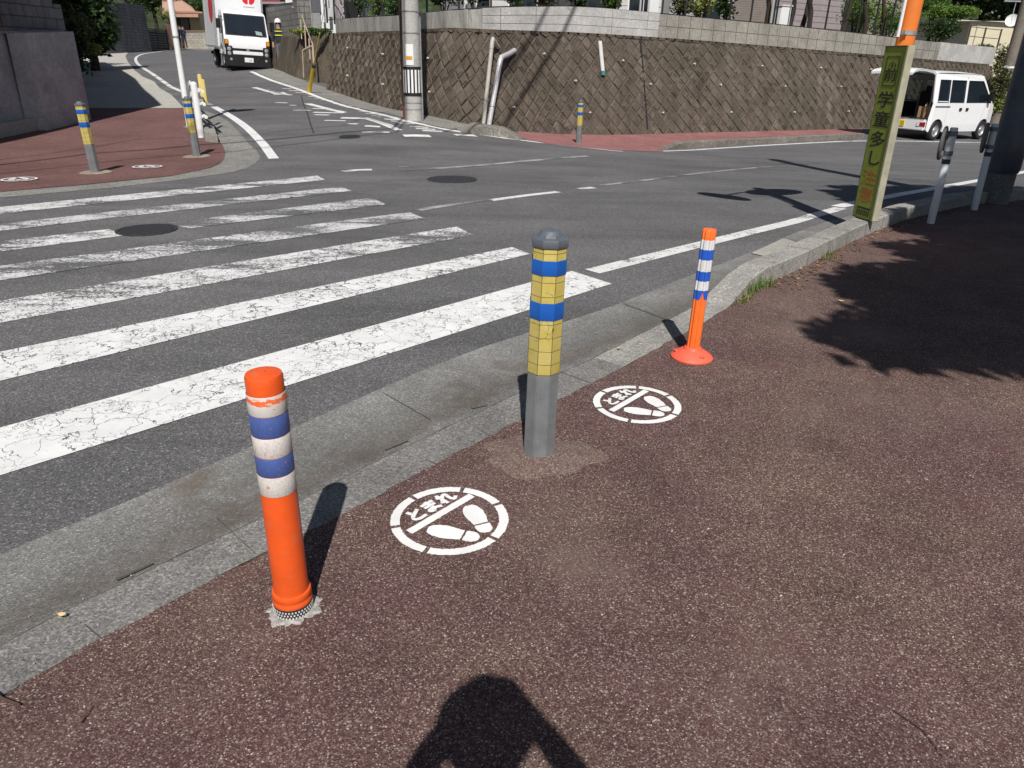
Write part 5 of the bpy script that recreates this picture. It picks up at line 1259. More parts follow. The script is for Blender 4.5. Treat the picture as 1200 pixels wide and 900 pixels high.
bm = bmesh.new(); box(bm, (0, .035, .86), (.285, .075, 1.68)); new_obj('case', bm, steel_old, sg, bevel=.006)
yel = plain('aged_yellow_film', (.25, .30, .035), .45, .14, 5, grime=(.70, (.16, .19, .04)), spec=.5)
bm = bmesh.new(); box(bm, (-.002, -.008, .86), (.262, .006, 1.655)); fc = new_obj('face', bm, yel, sg)
bm = bmesh.new()
for x in (-.136, .136): box(bm, (x, -.008, .86), (.008, .016, 1.67))
for z in (.028, 1.694): box(bm, (0, -.008, z), (.28, .016, .01))
new_obj('rim', bm, plain('dark_green_rim', (.06, .075, .03), .5), sg)
zz_ = lambda y: 1.70 * (262 - y) / 212
ink = plain('black_print', (.02, .022, .015), .5); ink_r = plain('faded_red_print', (.50, .14, .03), .5)
for ch, y, sz, mt in (('学', 113, .155, ink), ('童', 136, .155, ink), ('多', 160, .16, ink), ('し', 183, .155, ink), ('注', 207, .15, ink_r), ('意', 229, .15, ink_r), ('小', 72, .075, ink), ('前', 84, .12, ink)):
    t = txt(ch, sz * 1.05, mt, fc, (0, -.0125, zz_(y)), (R(90), 0, 0), 'character', ext=.0004, sx=1.4, bold=.008 if mt is ink else 0.0)
    me = t.data
    for k in range(1): pass
bm = bmesh.new(); 
for x in (-.085, .085): box(bm, (x, -.0125, zz_(78)), (.006, .002, .27))
box(bm, (0, -.0125, zz_(95)), (.17, .002, .006)); box(bm, (0, -.0125, zz_(62)), (.17, .002, .004)); new_obj('text_frame', bm, ink, fc)
bm = bmesh.new(); box(bm, (0, -.0125, .135), (.20, .002, .018)); 
for k in range(7): box(bm, (-.084 + k * .028, -.0125, .085), (.013, .002, .055))
new_obj('small_print', bm, ink, fc)

# ------------------------------------------------------------------ delineator posts with round reflectors
def delineator(px, py, label, src=None):
    p = at(px, py)
    if src:
        o = copy_tree(src); o.location = p; o['label'] = label; o.rotation_euler = (0, R(-1.5), R(9)); return o
    o = thing('delineator', label, 'delineator post', p, 0, 'white delineator posts behind the kerb')
    bm = bmesh.new(); lathe(bm, [(.036, 0), (.036, .93), (.03, .94)], 24); new_obj('post', bm, plain('pale_blue_white_paint', (.60, .64, .68), .4, .05, 6), o, smooth=True)
    bm = bmesh.new(); lathe(bm, [(.0385, .60), (.0385, .645)], 24, caps=False); new_obj('green_band', bm, plain('dark_green_film', (.01, .05, .045), .4), o, smooth=True)
    for z in (.70, .885):
        bm = bmesh.new(); lathe(bm, [(.042, z - .022), (.042, z + .022)], 24, caps=False); box(bm, (-.055, .02, z), (.05, .03, .04)); new_obj('clamp', bm, plain('grey_blue_clamp', (.16, .18, .2), .5), o, smooth=True)
    bm = bmesh.new(); q2 = Vector((-.82, .57, 0)).to_track_quat('Z', 'Y').to_matrix(); lathe(bm, [(.150, 0), (.160, .008), (.160, .022), (.15, .03), (.02, .032)], 36)
    bmesh.ops.transform(bm, matrix=Matrix.Translation(Vector((-.045, .030, .79))) @ q2.to_4x4(), verts=bm.verts[:]); ro = new_obj('reflector_dish', bm, plain('weathered_grey_back', (.10, .095, .09), .6, .2, 12), o, smooth=True)
    return o
d1 = delineator(1090, 263, 'white post with a round reflector, nearer one of two beyond the notice board')
d2 = delineator(1141, 247, 'white post with a round reflector, beside the dark leaning pole', d1)

# dark wrapped utility pole at the near right
p = at(1162, 240); o = thing('street_pole', 'thick dark wrapped pole standing at the near kerb on the right edge', 'utility pole', (p.x + .08, p.y + .1, p.z), 0, rot=(0, 0, 0))
dkb = plain('dark_blue_wrap', (.060, .075, .100), .38, .45, 2.2, grime=(.6, (.13, .15, .16)), spec=.5)
bm = bmesh.new(); lathe(bm, [(.155, -.05), (.155, .36), (.15, .37)], 28); new_obj('concrete_foot', bm, mat_concrete('foot_concrete', (.14, .14, .14), .3, scale=60, kind='obj'), o, smooth=True)
bm = bmesh.new(); lathe(bm, [(.165, .37), (.178, .42), (.182, .75), (.172, .80), (.170, 2.4)], 28); new_obj('wrap', bm, dkb, o, smooth=True)
bm = bmesh.new(); lathe(bm, [(.16, 2.35), (.13, 7.9)], 24); new_obj('pole', bm, bpy.data.materials['pole_concrete'], o, smooth=True)
bm = bmesh.new(); box(bm, (0, 0, 6.75), (.55, .06, .06)); new_obj('crossarm', bm, M['steel'], o); bm = bmesh.new(); box(bm, (0, -.1, 7.7), (.3, .25, .1)); new_obj('top_bracket', bm, M['steel'], o)
# far right leaning brown pole
p = pt(1163, 150, 30.5); p.z = Z(p.x, p.y); o = thing('utility_pole', 'bare grey brown utility pole beyond the end of the retaining wall', 'utility pole', p, 0)
bm = bmesh.new(); lathe(bm, [(.20, -.2), (.17, 8)], 24); new_obj('pole', bm, mat_concrete('brown_pole', (.19, .165, .14), .15, scale=40, stain=.3, kind='obj'), o, smooth=True)
bm = bmesh.new(); lathe(bm, [(.215, 2.05), (.215, 2.12)], 20, caps=False); box(bm, (-.2, -.1, 2.1), (.10, .08, .07)); box(bm, (.12, -.14, 1.9), (.05, .03, .45)); new_obj('fittings', bm, M['white'], o)
p = pt(1150, 160, 30.5)

# ------------------------------------------------------------------ left corner: guard rail, white mirror pole, kerb block
p = at(222, 149); o = thing('curve_mirror', 'tall slim white pole of a curve mirror on the far red pavement', 'traffic mirror', p, 0)
bm = bmesh.new(); lathe(bm, [(.055, 0), (.055, 2.1), (.048, 3.6)], 20); new_obj('pole', bm, M['white'], o, smooth=True)
bm = bmesh.new(); lathe(bm, [(.0565, 1.62), (.0565, 1.66)], 20, caps=False); lathe(bm, [(.12, 0), (.12, .014)], 20); new_obj('flange', bm, M['steel'], o)
bm = bmesh.new(); q2 = Vector((.5, -.9, -.15)).to_track_quat('Z', 'Y').to_matrix(); lathe(bm, [(.36, -.05), (.38, -.02), (.37, .01), (.02, .05)], 36); bmesh.ops.transform(bm, matrix=Matrix.Translation(Vector((.22, -.15, 3.35))) @ q2.to_4x4(), verts=bm.verts[:]); new_obj('mirror', bm, M['white'], o, smooth=True)
bm = bmesh.new(); tube(bm, [(0, 0, 3.4), (.2, -.12, 3.35)], .02, 8); new_obj('mirror_arm', bm, M['white'], o)
a = at(236, 161.5); b_ = at(226, 149); o = thing('guard_rail', 'short white tubular guard rail with yellow end plates at the far corner', 'guard rail', a)
dv = (b_ - a); dv.z = 0; dv = dv.normalized()
for k, t in enumerate((0, 1.5)):
    bm = bmesh.new(); e = dv * t; tube(bm, [e + Vector((0, 0, -.03)), e + Vector((0, 0, .93))], .06, 16); lathe(bm, [(.06, .93), (.045, .965), (.01, .975)], 16, c=(e.x, e.y, 0)); new_obj('post', bm, M['white'], o, smooth=True)
sd = Vector((-dv.y, dv.x, 0)); sd = sd if sd.x > 0 else -sd
for z in (.38, .60, .82):
    bm = bmesh.new(); tube(bm, [sd * .11 + dv * -.22 + Vector((0, 0, z)), sd * .11 + dv * 1.9 + Vector((0, 0, z)), sd * .22 + dv * 2.9 + Vector((0, 0, z + .05))], .032, 12); new_obj('rail', bm, M['white'], o, smooth=True)
    bm = bmesh.new(); box(bm, sd * .06 + Vector((0, 0, z)), (.12, .05, .05)); new_obj('bracket', bm, M['white_dull'], o)
cy_ = plain('cream_yellow_plate', (.62, .50, .16), .5, .1, 8)
for t, z0, z1 in ((.55, .55, 1.0), (.95, .65, 1.08)):
    bm = bmesh.new(); box(bm, sd * (.22) + dv * t + Vector((0, 0, (z0 + z1) / 2)), (.07, .03, z1 - z0), rz3(.2)); new_obj('yellow_plate', bm, cy_, o, bevel=.012)
ka = [at(*q2) for q2 in ((256, 168), (251, 155), (243, 143), (236, 136))]; kb_ = [at(*q2) for q2 in ((241, 166.5), (238, 154), (234, 143), (230, 136))]
struct(strip_solid('guard_kerb', ka, kb_, -.05, .17, mat_concrete('corner_kerb', (.26, .25, .23), .3, scale=50, stain=.2), 12, bevel=.03))

# ------------------------------------------------------------------ left: corner wall, added shadow house above it, old wall and louvre fence
W0, W1, W2 = at(-60, 178), at(37, 146), at(99, 131)
W0, W1, W2 = at(-70, 172), at(32, 153), at(84, 141)
shade_c = mat_concrete('corner_wall_render', (.40, .40, .41), .12, scale=20, stain=.3, moss=(.7, .6, (.20, .20, .21)))
cw = thing('corner_wall', 'tall grey rendered corner wall topped with blockwork at the far left', 'wall', W1)
dd = (W2 - W1).normalized() ; W2b = W2 + dd * .05
hs = hgt(W1.x, W1.y, W1.z, 38); hl = hgt(W1.x, W1.y, W1.z, 138)
for A, B, nm in ((W0, W1 + (W1 - W0).normalized() * .06, 'rendered_wall'), (W1, W2b, 'rendered_wall')): wall_box(nm, A, B, -.2, hs, .35, shade_c, cw, W1, .04)
for A, B in ((W0, W1), (W1, W2b)): 
    t = (B - A).normalized(); nn = Vector((-t.y, t.x, 0)); nn = nn if nn.x < 0 else -nn
    wall_box('blockwork', A + nn * .07, B + nn * .07, hs + .02, hs + 2.6, .15, M['block_dark'], cw, W1, 0)
    wall_box('ledge', A - nn * .01, B - nn * .01, hs - .015, hs + .025, .2, M['kerb'], cw, W1, 0)
t = (W1 - W0).normalized(); nn = Vector((t.y, -t.x, 0)); nn = nn if nn.x > 0 else -nn
wall_box('plinth', W0 + nn * .22, W1 + nn * .22 + t * .2, -.2, hl, .3, M['kerb_light'], cw, W1, 0)
wall_box('end_return', W2b, W2b + Vector((-4, 1.2, 0)), -.2, hs + .5, .3, M['block_dark'], cw, W1, 0)
# unseen house added for the long pavement shadow, roof slab shaped to its edge
hb = Vector((-15, 12, Z(-12, 14) + hs)); o = thing('shadow_house', 'unseen house added above the grey corner wall to cast the pavement shadow', 'house', hb)
bm = bmesh.new(); L_ = lambda x, y, z: Vector((x, y, z)) - hb
EV = [(-8.62, 7.6), (-8.60, 14.0), (-14.1, 24.4), (-20.8, 35.6), (-30, 36), (-30, 7.6)]; up_ = SV / SV.z * 6.0  # slab outline: the pavement shadow's edge raised towards the sun
top1 = [bm.verts.new(L_(x, y, 6.35)) for x, y in EV]; bot1 = [bm.verts.new(L_(x, y, 6.15)) for x, y in EV]
bm.faces.new(top1); bm.faces.new(bot1[::-1])
for k in range(6): bm.faces.new((bot1[k], bot1[(k + 1) % 6], top1[(k + 1) % 6], top1[k]))
fixn(bm); new_obj('shadow_slab', bm, plain('shadow_slab_brown', (.09, .07, .06), .8), o)
bm = bmesh.new(); BD = [(-11.6, 8.6), (-11.6, 13.4), (-17, 24.0), (-23.5, 34.5), (-30, 35), (-30, 8.6)]
v1 = [bm.verts.new(L_(x, y, 1.2)) for x, y in BD]; v2 = [bm.verts.new(L_(x, y, 6.14)) for x, y in BD]
for k in range(6): bm.faces.new((v1[k], v1[(k + 1) % 6], v2[(k + 1) % 6], v2[k]))
bm.faces.new(v1[::-1]); bm.faces.new(v2); fixn(bm); new_obj('shadow_house_body', bm, plain('shadow_house_beige', (.40, .37, .32), .85, .1, 2), o)
# old dark wall further up the hill
F = [at(104, 66), at(118, 63.2), at(173, 60.2), at(198, 58.4)]
ow = thing('old_wall', 'old dark block wall along the uphill footpath in deep shade', 'wall', F[1])
hh1 = hgt(F[1].x, F[1].y, F[1].z, 3); hh2 = hgt(F[2].x, F[2].y, F[2].z, 22)
wall_box('blocks', F[1], F[2], -.3, (hh1 + hh2) / 2 + .5, .3, M['block_dark'], ow, F[1], 0)
wall_box('return', F[1], F[1] + Vector((-5, 3, 0)), -.3, hh1 + 1, .3, M['block_dark'], ow, F[1], 0)
lf = thing('louvre_fence', 'dark horizontal louvre fence at the top of the hill on the left', 'fence', F[2])
hf = hgt(F[3].x, F[3].y, F[3].z, 33); dv = F[3] - F[2]; dv.z = 0; Lf = dv.length; dv.normalize(); an = math.atan2(dv.y, dv.x)
bm = bmesh.new()
for k in range(9): box(bm, dv * Lf / 2 + Vector((0, 0, .15 + (hf) * k / 9)), (Lf, .05, hf / 9 * .55), rz3(an))
new_obj('slats', bm, plain('grey_slats', (.13, .125, .125), .6), lf)
bm = bmesh.new(); box(bm, dv * Lf / 2 + Vector((-.2, .3, hf * .5 - .1)), (Lf, .04, hf), rz3(an)); new_obj('backing', bm, M['dark'], lf)
for t in (0, .5, 1):
    bm = bmesh.new(); box(bm, dv * Lf * t + Vector((0, 0, hf / 2)), (.12, .1, hf + .1), rz3(an)); new_obj('post', bm, M['dark'], lf)
# the hill top: brown wall, pale wall, house with a tiled roof, two walkers
Yt = 68.5
def slab(nm, x0, x1, yt, yb, Y, th, mt, par, org, yt2=None, Y2=None):
    Y2 = Y if Y2 is None else Y2; a, b_, c, d = pt(x0, yb, Y), pt(x1, yb, Y2), pt(x1, yt2 if yt2 is not None else yt, Y2), pt(x0, yt, Y)
    c.x, c.y = b_.x, b_.y; d.x, d.y = a.x, a.y; bm = bmesh.new(); f1 = [bm.verts.new(v - org) for v in (a, b_, c, d)]; f2 = [bm.verts.new(v - org + Vector((0, th, 0))) for v in (a, b_, c, d)]
    bm.faces.new(f1); bm.faces.new(f2[::-1])
    for k in range(4): bm.faces.new((f1[k], f1[(k + 1) % 4], f2[(k + 1) % 4], f2[k]))
    fixn(bm); return new_obj(nm, bm, mt, par)
og = pt(230, 57, Yt); pw = thing('pale_wall', 'pale block wall facing down the hill behind the two walkers', 'wall', og)
slab('blocks', 217, 252, 37, 60, Yt, .2, M['block_light'], pw, og); slab('coping', 216, 252, 35.6, 37.2, Yt - .05, .3, plain('brown_coping', (.2, .13, .09), .8), pw, og)
og = pt(205, 57, Yt - 1); bw_ = thing('brown_wall', 'brown garden wall left of the white mirror pole on the hill top', 'wall', og)
slab('wall_panel', 196, 217, 28, 60, Yt - 2.5, .3, plain('brown_render', (.30, .19, .14), .85, .15, 2), bw_, og, 32, Yt - .2)
og = pt(215, 37, Yt + 4); hs_ = thing('house', 'beige house with a pinkish tiled roof at the top of the hill', 'house', og)
slab('wall', 200, 234, 13, 44, Yt + 4, 6, plain('beige_plaster', (.46, .38, .27), .85, .08, 1), hs_, og)
slab('shutter', 213, 224, 17, 35, Yt + 3.9, .08, plain('grey_shutter', (.16, .145, .13), .6), hs_, og)
slab('porch_shade_panel', 203, 212, 17, 35, Yt + 3.85, .08, plain('porch_shade_paint', (.06, .055, .05), .7), hs_, og)  # flat dark panel; the porch's shade is put into its colour
slab('timber_post', 222, 225, 15, 35, Yt + 3.8, .1, plain('dark_timber', (.05, .02, .018), .7), hs_, og)
bm = bmesh.new(); rp_ = [pt(190, 16, Yt + 2.8), pt(232, 16.5, Yt + 2.8), pt(225, 8, Yt + 5.5), pt(204, -6, Yt + 8), pt(190, -6, Yt + 8)]; top_ = [bm.verts.new(v - og) for v in rp_]; bo_ = [bm.verts.new(v - og - Vector((0, 0, .25))) for v in rp_]
bm.faces.new(top_); bm.faces.new(bo_[::-1])
for k in range(5): bm.faces.new((bo_[k], bo_[(k + 1) % 5], top_[(k + 1) % 5], top_[k]))
fixn(bm); new_obj('tiled_roof', bm, plain('pink_brown_tiles', (.42, .26, .20), .8, .12, 3), hs_)
bm = bmesh.new(); box(bm, pt(218, 14.5, Yt + 3.2) - og, (3.2, .8, .15)); new_obj('porch_roof', bm, plain('salmon_tiles', (.40, .20, .13), .8), hs_)
slab('garden_side', 224, 236, 18, 37, Yt + 3.7, .1, plain('ochre_plaster', (.50, .40, .22), .85), hs_, og)
# red house, block wall corner and white house between lorry and retaining wall
og = pt(312, 30, 46); rh = thing('red_house', 'dark red house front showing between the lorry and the block wall', 'house', og)
slab('red_wall', 296, 334, -8, 60, 46, 5, plain('dark_red_siding', (.20, .035, .04), .6, .1, 2), rh, og)
slab('eave', 296, 334, 2, 4.5, 45.6, .5, plain('grey_eave', (.25, .25, .25), .6), rh, og); slab('pink_trim', 305, 322, 14, 16, 45.8, .3, plain('rose_trim', (.55, .12, .14), .6), rh, og)
og = pt(362, 40, 34); wh = thing('white_house', 'white house with a pale green window behind the handrail', 'house', og)
wht = plain('white_siding', (.66, .67, .66), .6, .04, 2)
slab('wall', 340, 424, -12, 60, 34, 6, wht, wh, og)
wd = slab('window', 354, 364, -8, 22, 33.94, .05, plain('pale_green_pane', (.25, .33, .30), .15), wh, og); slab('window_frame', 352.5, 365.5, -9, 24, 33.96, .03, M['white'], wd, og)
slab('grey_panel', 365, 379, -10, 14, 33.9, .06, plain('grey_panel', (.10, .10, .115), .5), wh, og); slab('post', 364.5, 366, -10, 32, 33.8, .1, M['white_dull'], wh, og)
slab('corner_post', 377.5, 380, -10, 26, 33.7, .15, M['white'], wh, og); slab('meter_box', 381, 385, 0, 9, 33.3, .2, M['white'], wh, og)
slab('grey_door', 367, 377, 14, 40, 33.92, .06, plain('stone_grey', (.24, .25, .25), .7, .2, 6), wh, og)

# ------------------------------------------------------------------ along the top of the retaining wall
def facade(name, label, px0, px1, back, h, mt, cat='house', depth=5.0):
    a, an, _ = onwall(px0, back); b_, _, _ = onwall(px1, back); zb = min(a.z, b_.z) - .2
    o = thing(name, label, cat, (a.x, a.y, zb)); t = (b_ - a); t.z = 0; L = t.length; t.normalize(); ang = math.atan2(t.y, t.x); o.rotation_euler = (0, 0, ang)
    bm = bmesh.new(); box(bm, (L / 2, depth / 2, h / 2), (L, depth, h)); new_obj('wall', bm, mt, o)
    return o, L
def fpanel(o, nm, x0, x1, z0, z1, mt, out=.03, par=None):
    bm = bmesh.new(); box(bm, ((x0 + x1) / 2, -out / 2 - .001, (z0 + z1) / 2), (x1 - x0, out, z1 - z0)); return new_obj(nm, bm, mt, par or o)
sid = plain('mauve_grey_siding', (.36, .32, .32), .8, .06, 2); gry = plain('grey_siding', (.30, .31, .31), .8, .08, 2)
def siding_mat(name, c, h=.18, vert=False):
    m, n, b = mk(name, .75, .3); v = co(n, 'obj'); z = xyz(n, v)[0 if vert else 2]
    f = math_(n, 'FRACT', math_(n, 'DIVIDE', z, h)); cc = mixc(n, math_(n, 'LESS_THAN', f, .12), ramp(n, noise(n, v, 3, 5), [(0.3, tuple(x * .88 for x in c)), (0.7, tuple(x * 1.08 for x in c))]), tuple(x * .4 for x in c)); setc(n, b, cc); return m
s1 = siding_mat('mauve_board_siding', (.34, .30, .305), .20); s2 = siding_mat('grey_ribbed_siding', (.36, .37, .37), .16, True)
hA, LA = facade('house', 'white and dark fronted house above the pale middle of the retaining wall', 560, 775, 3.6, 3.4, siding_mat('cream_siding', (.52, .52, .51), .22))
for k, (a, b_) in enumerate(((.0, .06), (.16, .30), (.52, .70), (.80, .92))): w_ = fpanel(hA, 'window', LA * a, LA * b_, .35, 2.3, M['glass']); fpanel(hA, 'window_frame', LA * a - .05, LA * b_ + .05, .30, 2.35, M['white'], .02, w_)
fpanel(hA, 'dark_cladding', LA * .30, LA * .52, 0, 3.2, plain('charcoal_cladding', (.05, .05, .055), .6), .015)
hB, LB = facade('house', 'grey ribbed house with shutters above the blocks left of the trees', 782, 905, 3.2, 3.4, s2)
w_ = fpanel(hB, 'shutter', LB * .58, LB * .95, .1, 2.6, siding_mat('brown_shutter_slats', (.23, .20, .18), .07)); w2_ = fpanel(hB, 'window', LB * .30, LB * .46, .5, 2.4, M['glass'])
hC, LC = facade('house', 'long mauve boarded house behind the row of dark trunks', 907, 1048, 4.2, 3.6, s1)
w_ = fpanel(hC, 'window', LC * .52, LC * .66, .2, 2.6, M['glass']); fpanel(hC, 'window_frame', LC * .50, LC * .68, .15, 2.65, plain('bronze_frame', (.06, .05, .045), .5), .02, w_); fpanel(hC, 'entrance', LC * .80, LC * .97, 0, 2.6, plain('beige_door', (.35, .31, .25), .7))
# black garden fences
def fence(label, px0, px1, back, h, nposts, mesh=False, rails=2, mt='black'):
    a, _, u0 = onwall(px0, back); b_, _, u1 = onwall(px1, back); o = thing('garden_fence', label, 'fence', a); 
    P_ = [onwall(px0 + (px1 - px0) * k / (nposts - 1), back)[0] - a for k in range(nposts)]
    for q2 in P_:
        bm = bmesh.new(); box(bm, q2 + Vector((0, 0, h / 2)), (.045, .045, h)); new_obj('post', bm, M[mt], o)
    bm = bmesh.new()
    for z in np.linspace(.08, h - .04, rails): tube(bm, [q2 + Vector((0, 0, z)) for q2 in P_], .013, 6)
    new_obj('rails', bm, M[mt], o)
    if mesh:
        bm = bmesh.new()
        for A, B in zip(P_, P_[1:]):
            nb = max(2, int((B - A).length / .11))
            for k in range(1, nb): q2 = A.lerp(B, k / nb); tube(bm, [q2 + Vector((0, 0, .08)), q2 + Vector((0, 0, h - .04))], .006, 4)
        new_obj('bars', bm, M[mt], o)
    return o
fence('black garden fence over the left end of the coping, before the hedge', 384, 470, .12, 1.3, 5, True)
fence('black fence with few posts over the middle of the coping', 500, 690, .12, 1.2, 6, False, 2)
fence('black picket fence above the block coping between the houses and the trees', 700, 905, .12, 1.25, 9, False, 2)
fence('black fence among the dark trunks on the right of the coping', 908, 1060, .12, 1.2, 9, False, 2)
for px in (545, 752, 763):
    p_, an, _ = onwall(px, .5); o = thing('garden_post', {545: 'thin white post standing in the hedge right of the utility pole', 752: 'white square post above the pale coping, left of two', 763: 'broad white square post above the pale coping, right of two'}[px], 'post', p_, an)
    w__ = .05 if px == 545 else (.10 if px == 752 else .32); bm = bmesh.new(); box(bm, (0, 0, .8), (w__, .08, 1.7)); new_obj('shaft', bm, M['white'], o); bm = bmesh.new(); box(bm, (0, 0, 1.66), (w__ + .04, .12, .05)); new_obj('cap', bm, M['white_dull'], o)
p_, an, _ = onwall(913, .55); o = thing('storage_box', 'small white cabinet among the trunks on the wall top', 'cabinet', p_, an); bm = bmesh.new(); box(bm, (0, 0, .30), (.42, .3, .62)); new_obj('body', bm, M['white'], o, bevel=.02); bm = bmesh.new(); box(bm, (0, 0, .63), (.46, .34, .04)); new_obj('lid', bm, M['white_dull'], o)
p_, an, _ = onwall(393, .7); o = thing('garden_shed_gear', 'pale covered garden gear behind the fence at the left end of the coping', 'garden gear', p_, an)
bm = bmesh.new(); lathe(bm, [(.26, 0), (.27, .5), (.22, .75), (.1, .85)], 14); new_obj('cover', bm, plain('mauve_cover', (.42, .38, .40), .7), o, smooth=True); bm = bmesh.new(); tube(bm, [(-.5, -.1, 0), (-.45, -.1, .9), (.5, -.1, .95), (.75, -.1, 0)], .06, 8); box(bm, (.7, 0, .3), (.4, .3, .6)); new_obj('frame', bm, M['dark'], o)
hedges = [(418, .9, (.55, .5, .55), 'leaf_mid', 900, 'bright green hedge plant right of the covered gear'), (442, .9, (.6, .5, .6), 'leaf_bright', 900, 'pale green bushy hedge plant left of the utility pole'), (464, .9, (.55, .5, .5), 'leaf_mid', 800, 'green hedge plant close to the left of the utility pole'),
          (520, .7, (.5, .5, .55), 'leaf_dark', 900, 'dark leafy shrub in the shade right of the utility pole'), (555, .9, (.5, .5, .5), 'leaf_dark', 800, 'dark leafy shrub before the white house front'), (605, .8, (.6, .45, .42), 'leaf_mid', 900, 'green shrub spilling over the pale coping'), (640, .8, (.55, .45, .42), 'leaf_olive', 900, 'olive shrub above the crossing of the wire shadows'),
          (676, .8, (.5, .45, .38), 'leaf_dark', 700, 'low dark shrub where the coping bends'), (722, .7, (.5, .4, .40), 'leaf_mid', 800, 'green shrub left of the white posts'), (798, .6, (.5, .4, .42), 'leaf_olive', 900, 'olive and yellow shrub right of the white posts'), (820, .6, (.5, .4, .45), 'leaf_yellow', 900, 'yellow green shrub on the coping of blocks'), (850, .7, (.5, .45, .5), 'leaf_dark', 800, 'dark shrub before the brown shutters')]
for i, (px, bk, rad, mt, n_, lab) in enumerate(hedges):
    p_, an, _ = onwall(px, bk); bush('shrub', lab, 'shrub', p_, rad, n_, .10, mt, 100 + i, 'shrubs along the top of the retaining wall', rz=an)
tr_l = ['slim dark tree left of the white cabinet', 'slim dark tree right of the white cabinet', 'forked dark trunk before the mauve boards', 'second dark trunk before the mauve boards, leaning left', 'dark trunk beside the bronze window', 'leafy dark tree just left of the orange pole', 'dark trunk half hidden by the orange pole']
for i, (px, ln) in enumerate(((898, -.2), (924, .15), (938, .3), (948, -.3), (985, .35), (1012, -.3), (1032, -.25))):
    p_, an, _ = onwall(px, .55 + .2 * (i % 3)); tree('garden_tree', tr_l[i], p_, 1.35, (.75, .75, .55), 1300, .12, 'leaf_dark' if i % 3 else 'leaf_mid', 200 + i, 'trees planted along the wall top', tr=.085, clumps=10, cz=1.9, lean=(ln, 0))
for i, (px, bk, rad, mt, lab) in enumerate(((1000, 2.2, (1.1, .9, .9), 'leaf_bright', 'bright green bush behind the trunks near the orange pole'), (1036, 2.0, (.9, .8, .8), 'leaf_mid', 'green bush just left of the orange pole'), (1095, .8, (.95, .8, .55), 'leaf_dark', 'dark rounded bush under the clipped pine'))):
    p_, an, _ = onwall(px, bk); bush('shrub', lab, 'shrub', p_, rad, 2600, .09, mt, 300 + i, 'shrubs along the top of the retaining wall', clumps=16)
p_, an, _ = onwall(1104, 1.0); tree('clipped_pine', 'bright green cloud shaped clipped tree over the dark rounded bush', p_, .9, (1.1, .8, .34), 8000, .07, 'leaf_bright', 320, clumps=18, cz=1.22, tr=.08)
p_, an, _ = onwall(1085, 1.8); tree('clipped_pine', 'smaller green clipped tree just right of the orange pole', p_, .9, (.75, .6, .4), 2600, .07, 'leaf_mid', 321, clumps=7, cz=1.5, tr=.07)
# cream building, railing, dish, shrubs at the wall end
og = pt(1160, 60, 42); cb = thing('cream_building', 'low cream building with a flat roof at the upper right', 'building', og)
crm = plain('cream_render', (.60, .55, .40), .8, .06, 2)
slab('wall', 1122, 1215, 24, 90, 42, 6, crm, cb, og, 30); slab('roof_edge', 1121, 1216, 22.6, 24.6, 41.8, 6.5, plain('cream_trim', (.5, .47, .38), .7), cb, og, 28.6)
slab('drain_line', 1138, 1139, 27, 60, 41.95, .05, plain('cream_pipe', (.45, .42, .33), .6), cb, og)
o = fence('rusty tube railing over the right end of the coping', 1132, 1168, .25, .75, 3, False, 3, 'rust')
p_ = pt(1186, 24, 36); dh = thing('satellite_dish', 'white satellite dish on a short bracket before the dark wood', 'satellite dish', p_)
bm = bmesh.new(); q2 = Vector((-.55, -.8, .25)).to_track_quat('Z', 'Y').to_matrix(); lathe(bm, [(.26, .04), (.20, .005), (.1, -.015), (.001, -.02)], 28, caps=False); lathe(bm, [(.26, .042), (.20, -.01), (.1, -.03), (.001, -.035)], 28, caps=False); bmesh.ops.transform(bm, matrix=q2.to_4x4(), verts=bm.verts[:]); new_obj('dish', bm, M['white'], dh, smooth=True)
bm = bmesh.new(); tube(bm, [(0, .05, 0), (.02, .1, .5), (.02, .1, .7)], .02, 6); tube(bm, [(-.5, .1, .75), (.8, .1, .75)], .03, 6); tube(bm, [(0, 0, -.1), (-.2, -.3, .05)], .01, 5); new_obj('bracket', bm, M['steel'], dh)
for i, (px, py, Y, rad, mt, lab) in enumerate(((1172, 100, 30.5, (.55, .6, .9), 'leaf_olive', 'rusty olive shrub growing at the end of the retaining wall'), (1166, 125, 30.5, (.4, .4, .7), 'leaf_yellow', 'yellow green weeds at the foot of the brown pole'), (1180, 70, 32, (.7, .6, .8), 'leaf_olive', 'tall thin olive shrub below the cream building'), (1150, 60, 34, (.8, .5, .35), 'leaf_olive', 'sparse shrub behind the rusty railing'))):
    p_ = pt(px, py, Y); bush('shrub', lab, 'shrub', (p_.x, p_.y, p_.z - rad[2]), rad, 1700, .10, mt, 330 + i)
og = pt(1180, 150, 31.5); sb_ = thing('low_wall', 'weathered concrete wall behind the brown pole', 'wall', og)
slab('wall', 1166, 1260, 118, 152, 32, .4, mat_concrete('weathered_wall', (.30, .27, .23), .2, scale=20, stain=.4), sb_, og, 112); slab('wall_cap', 1165, 1261, 116, 118.5, 31.9, .6, M['kerb_light'], sb_, og, 110.5)

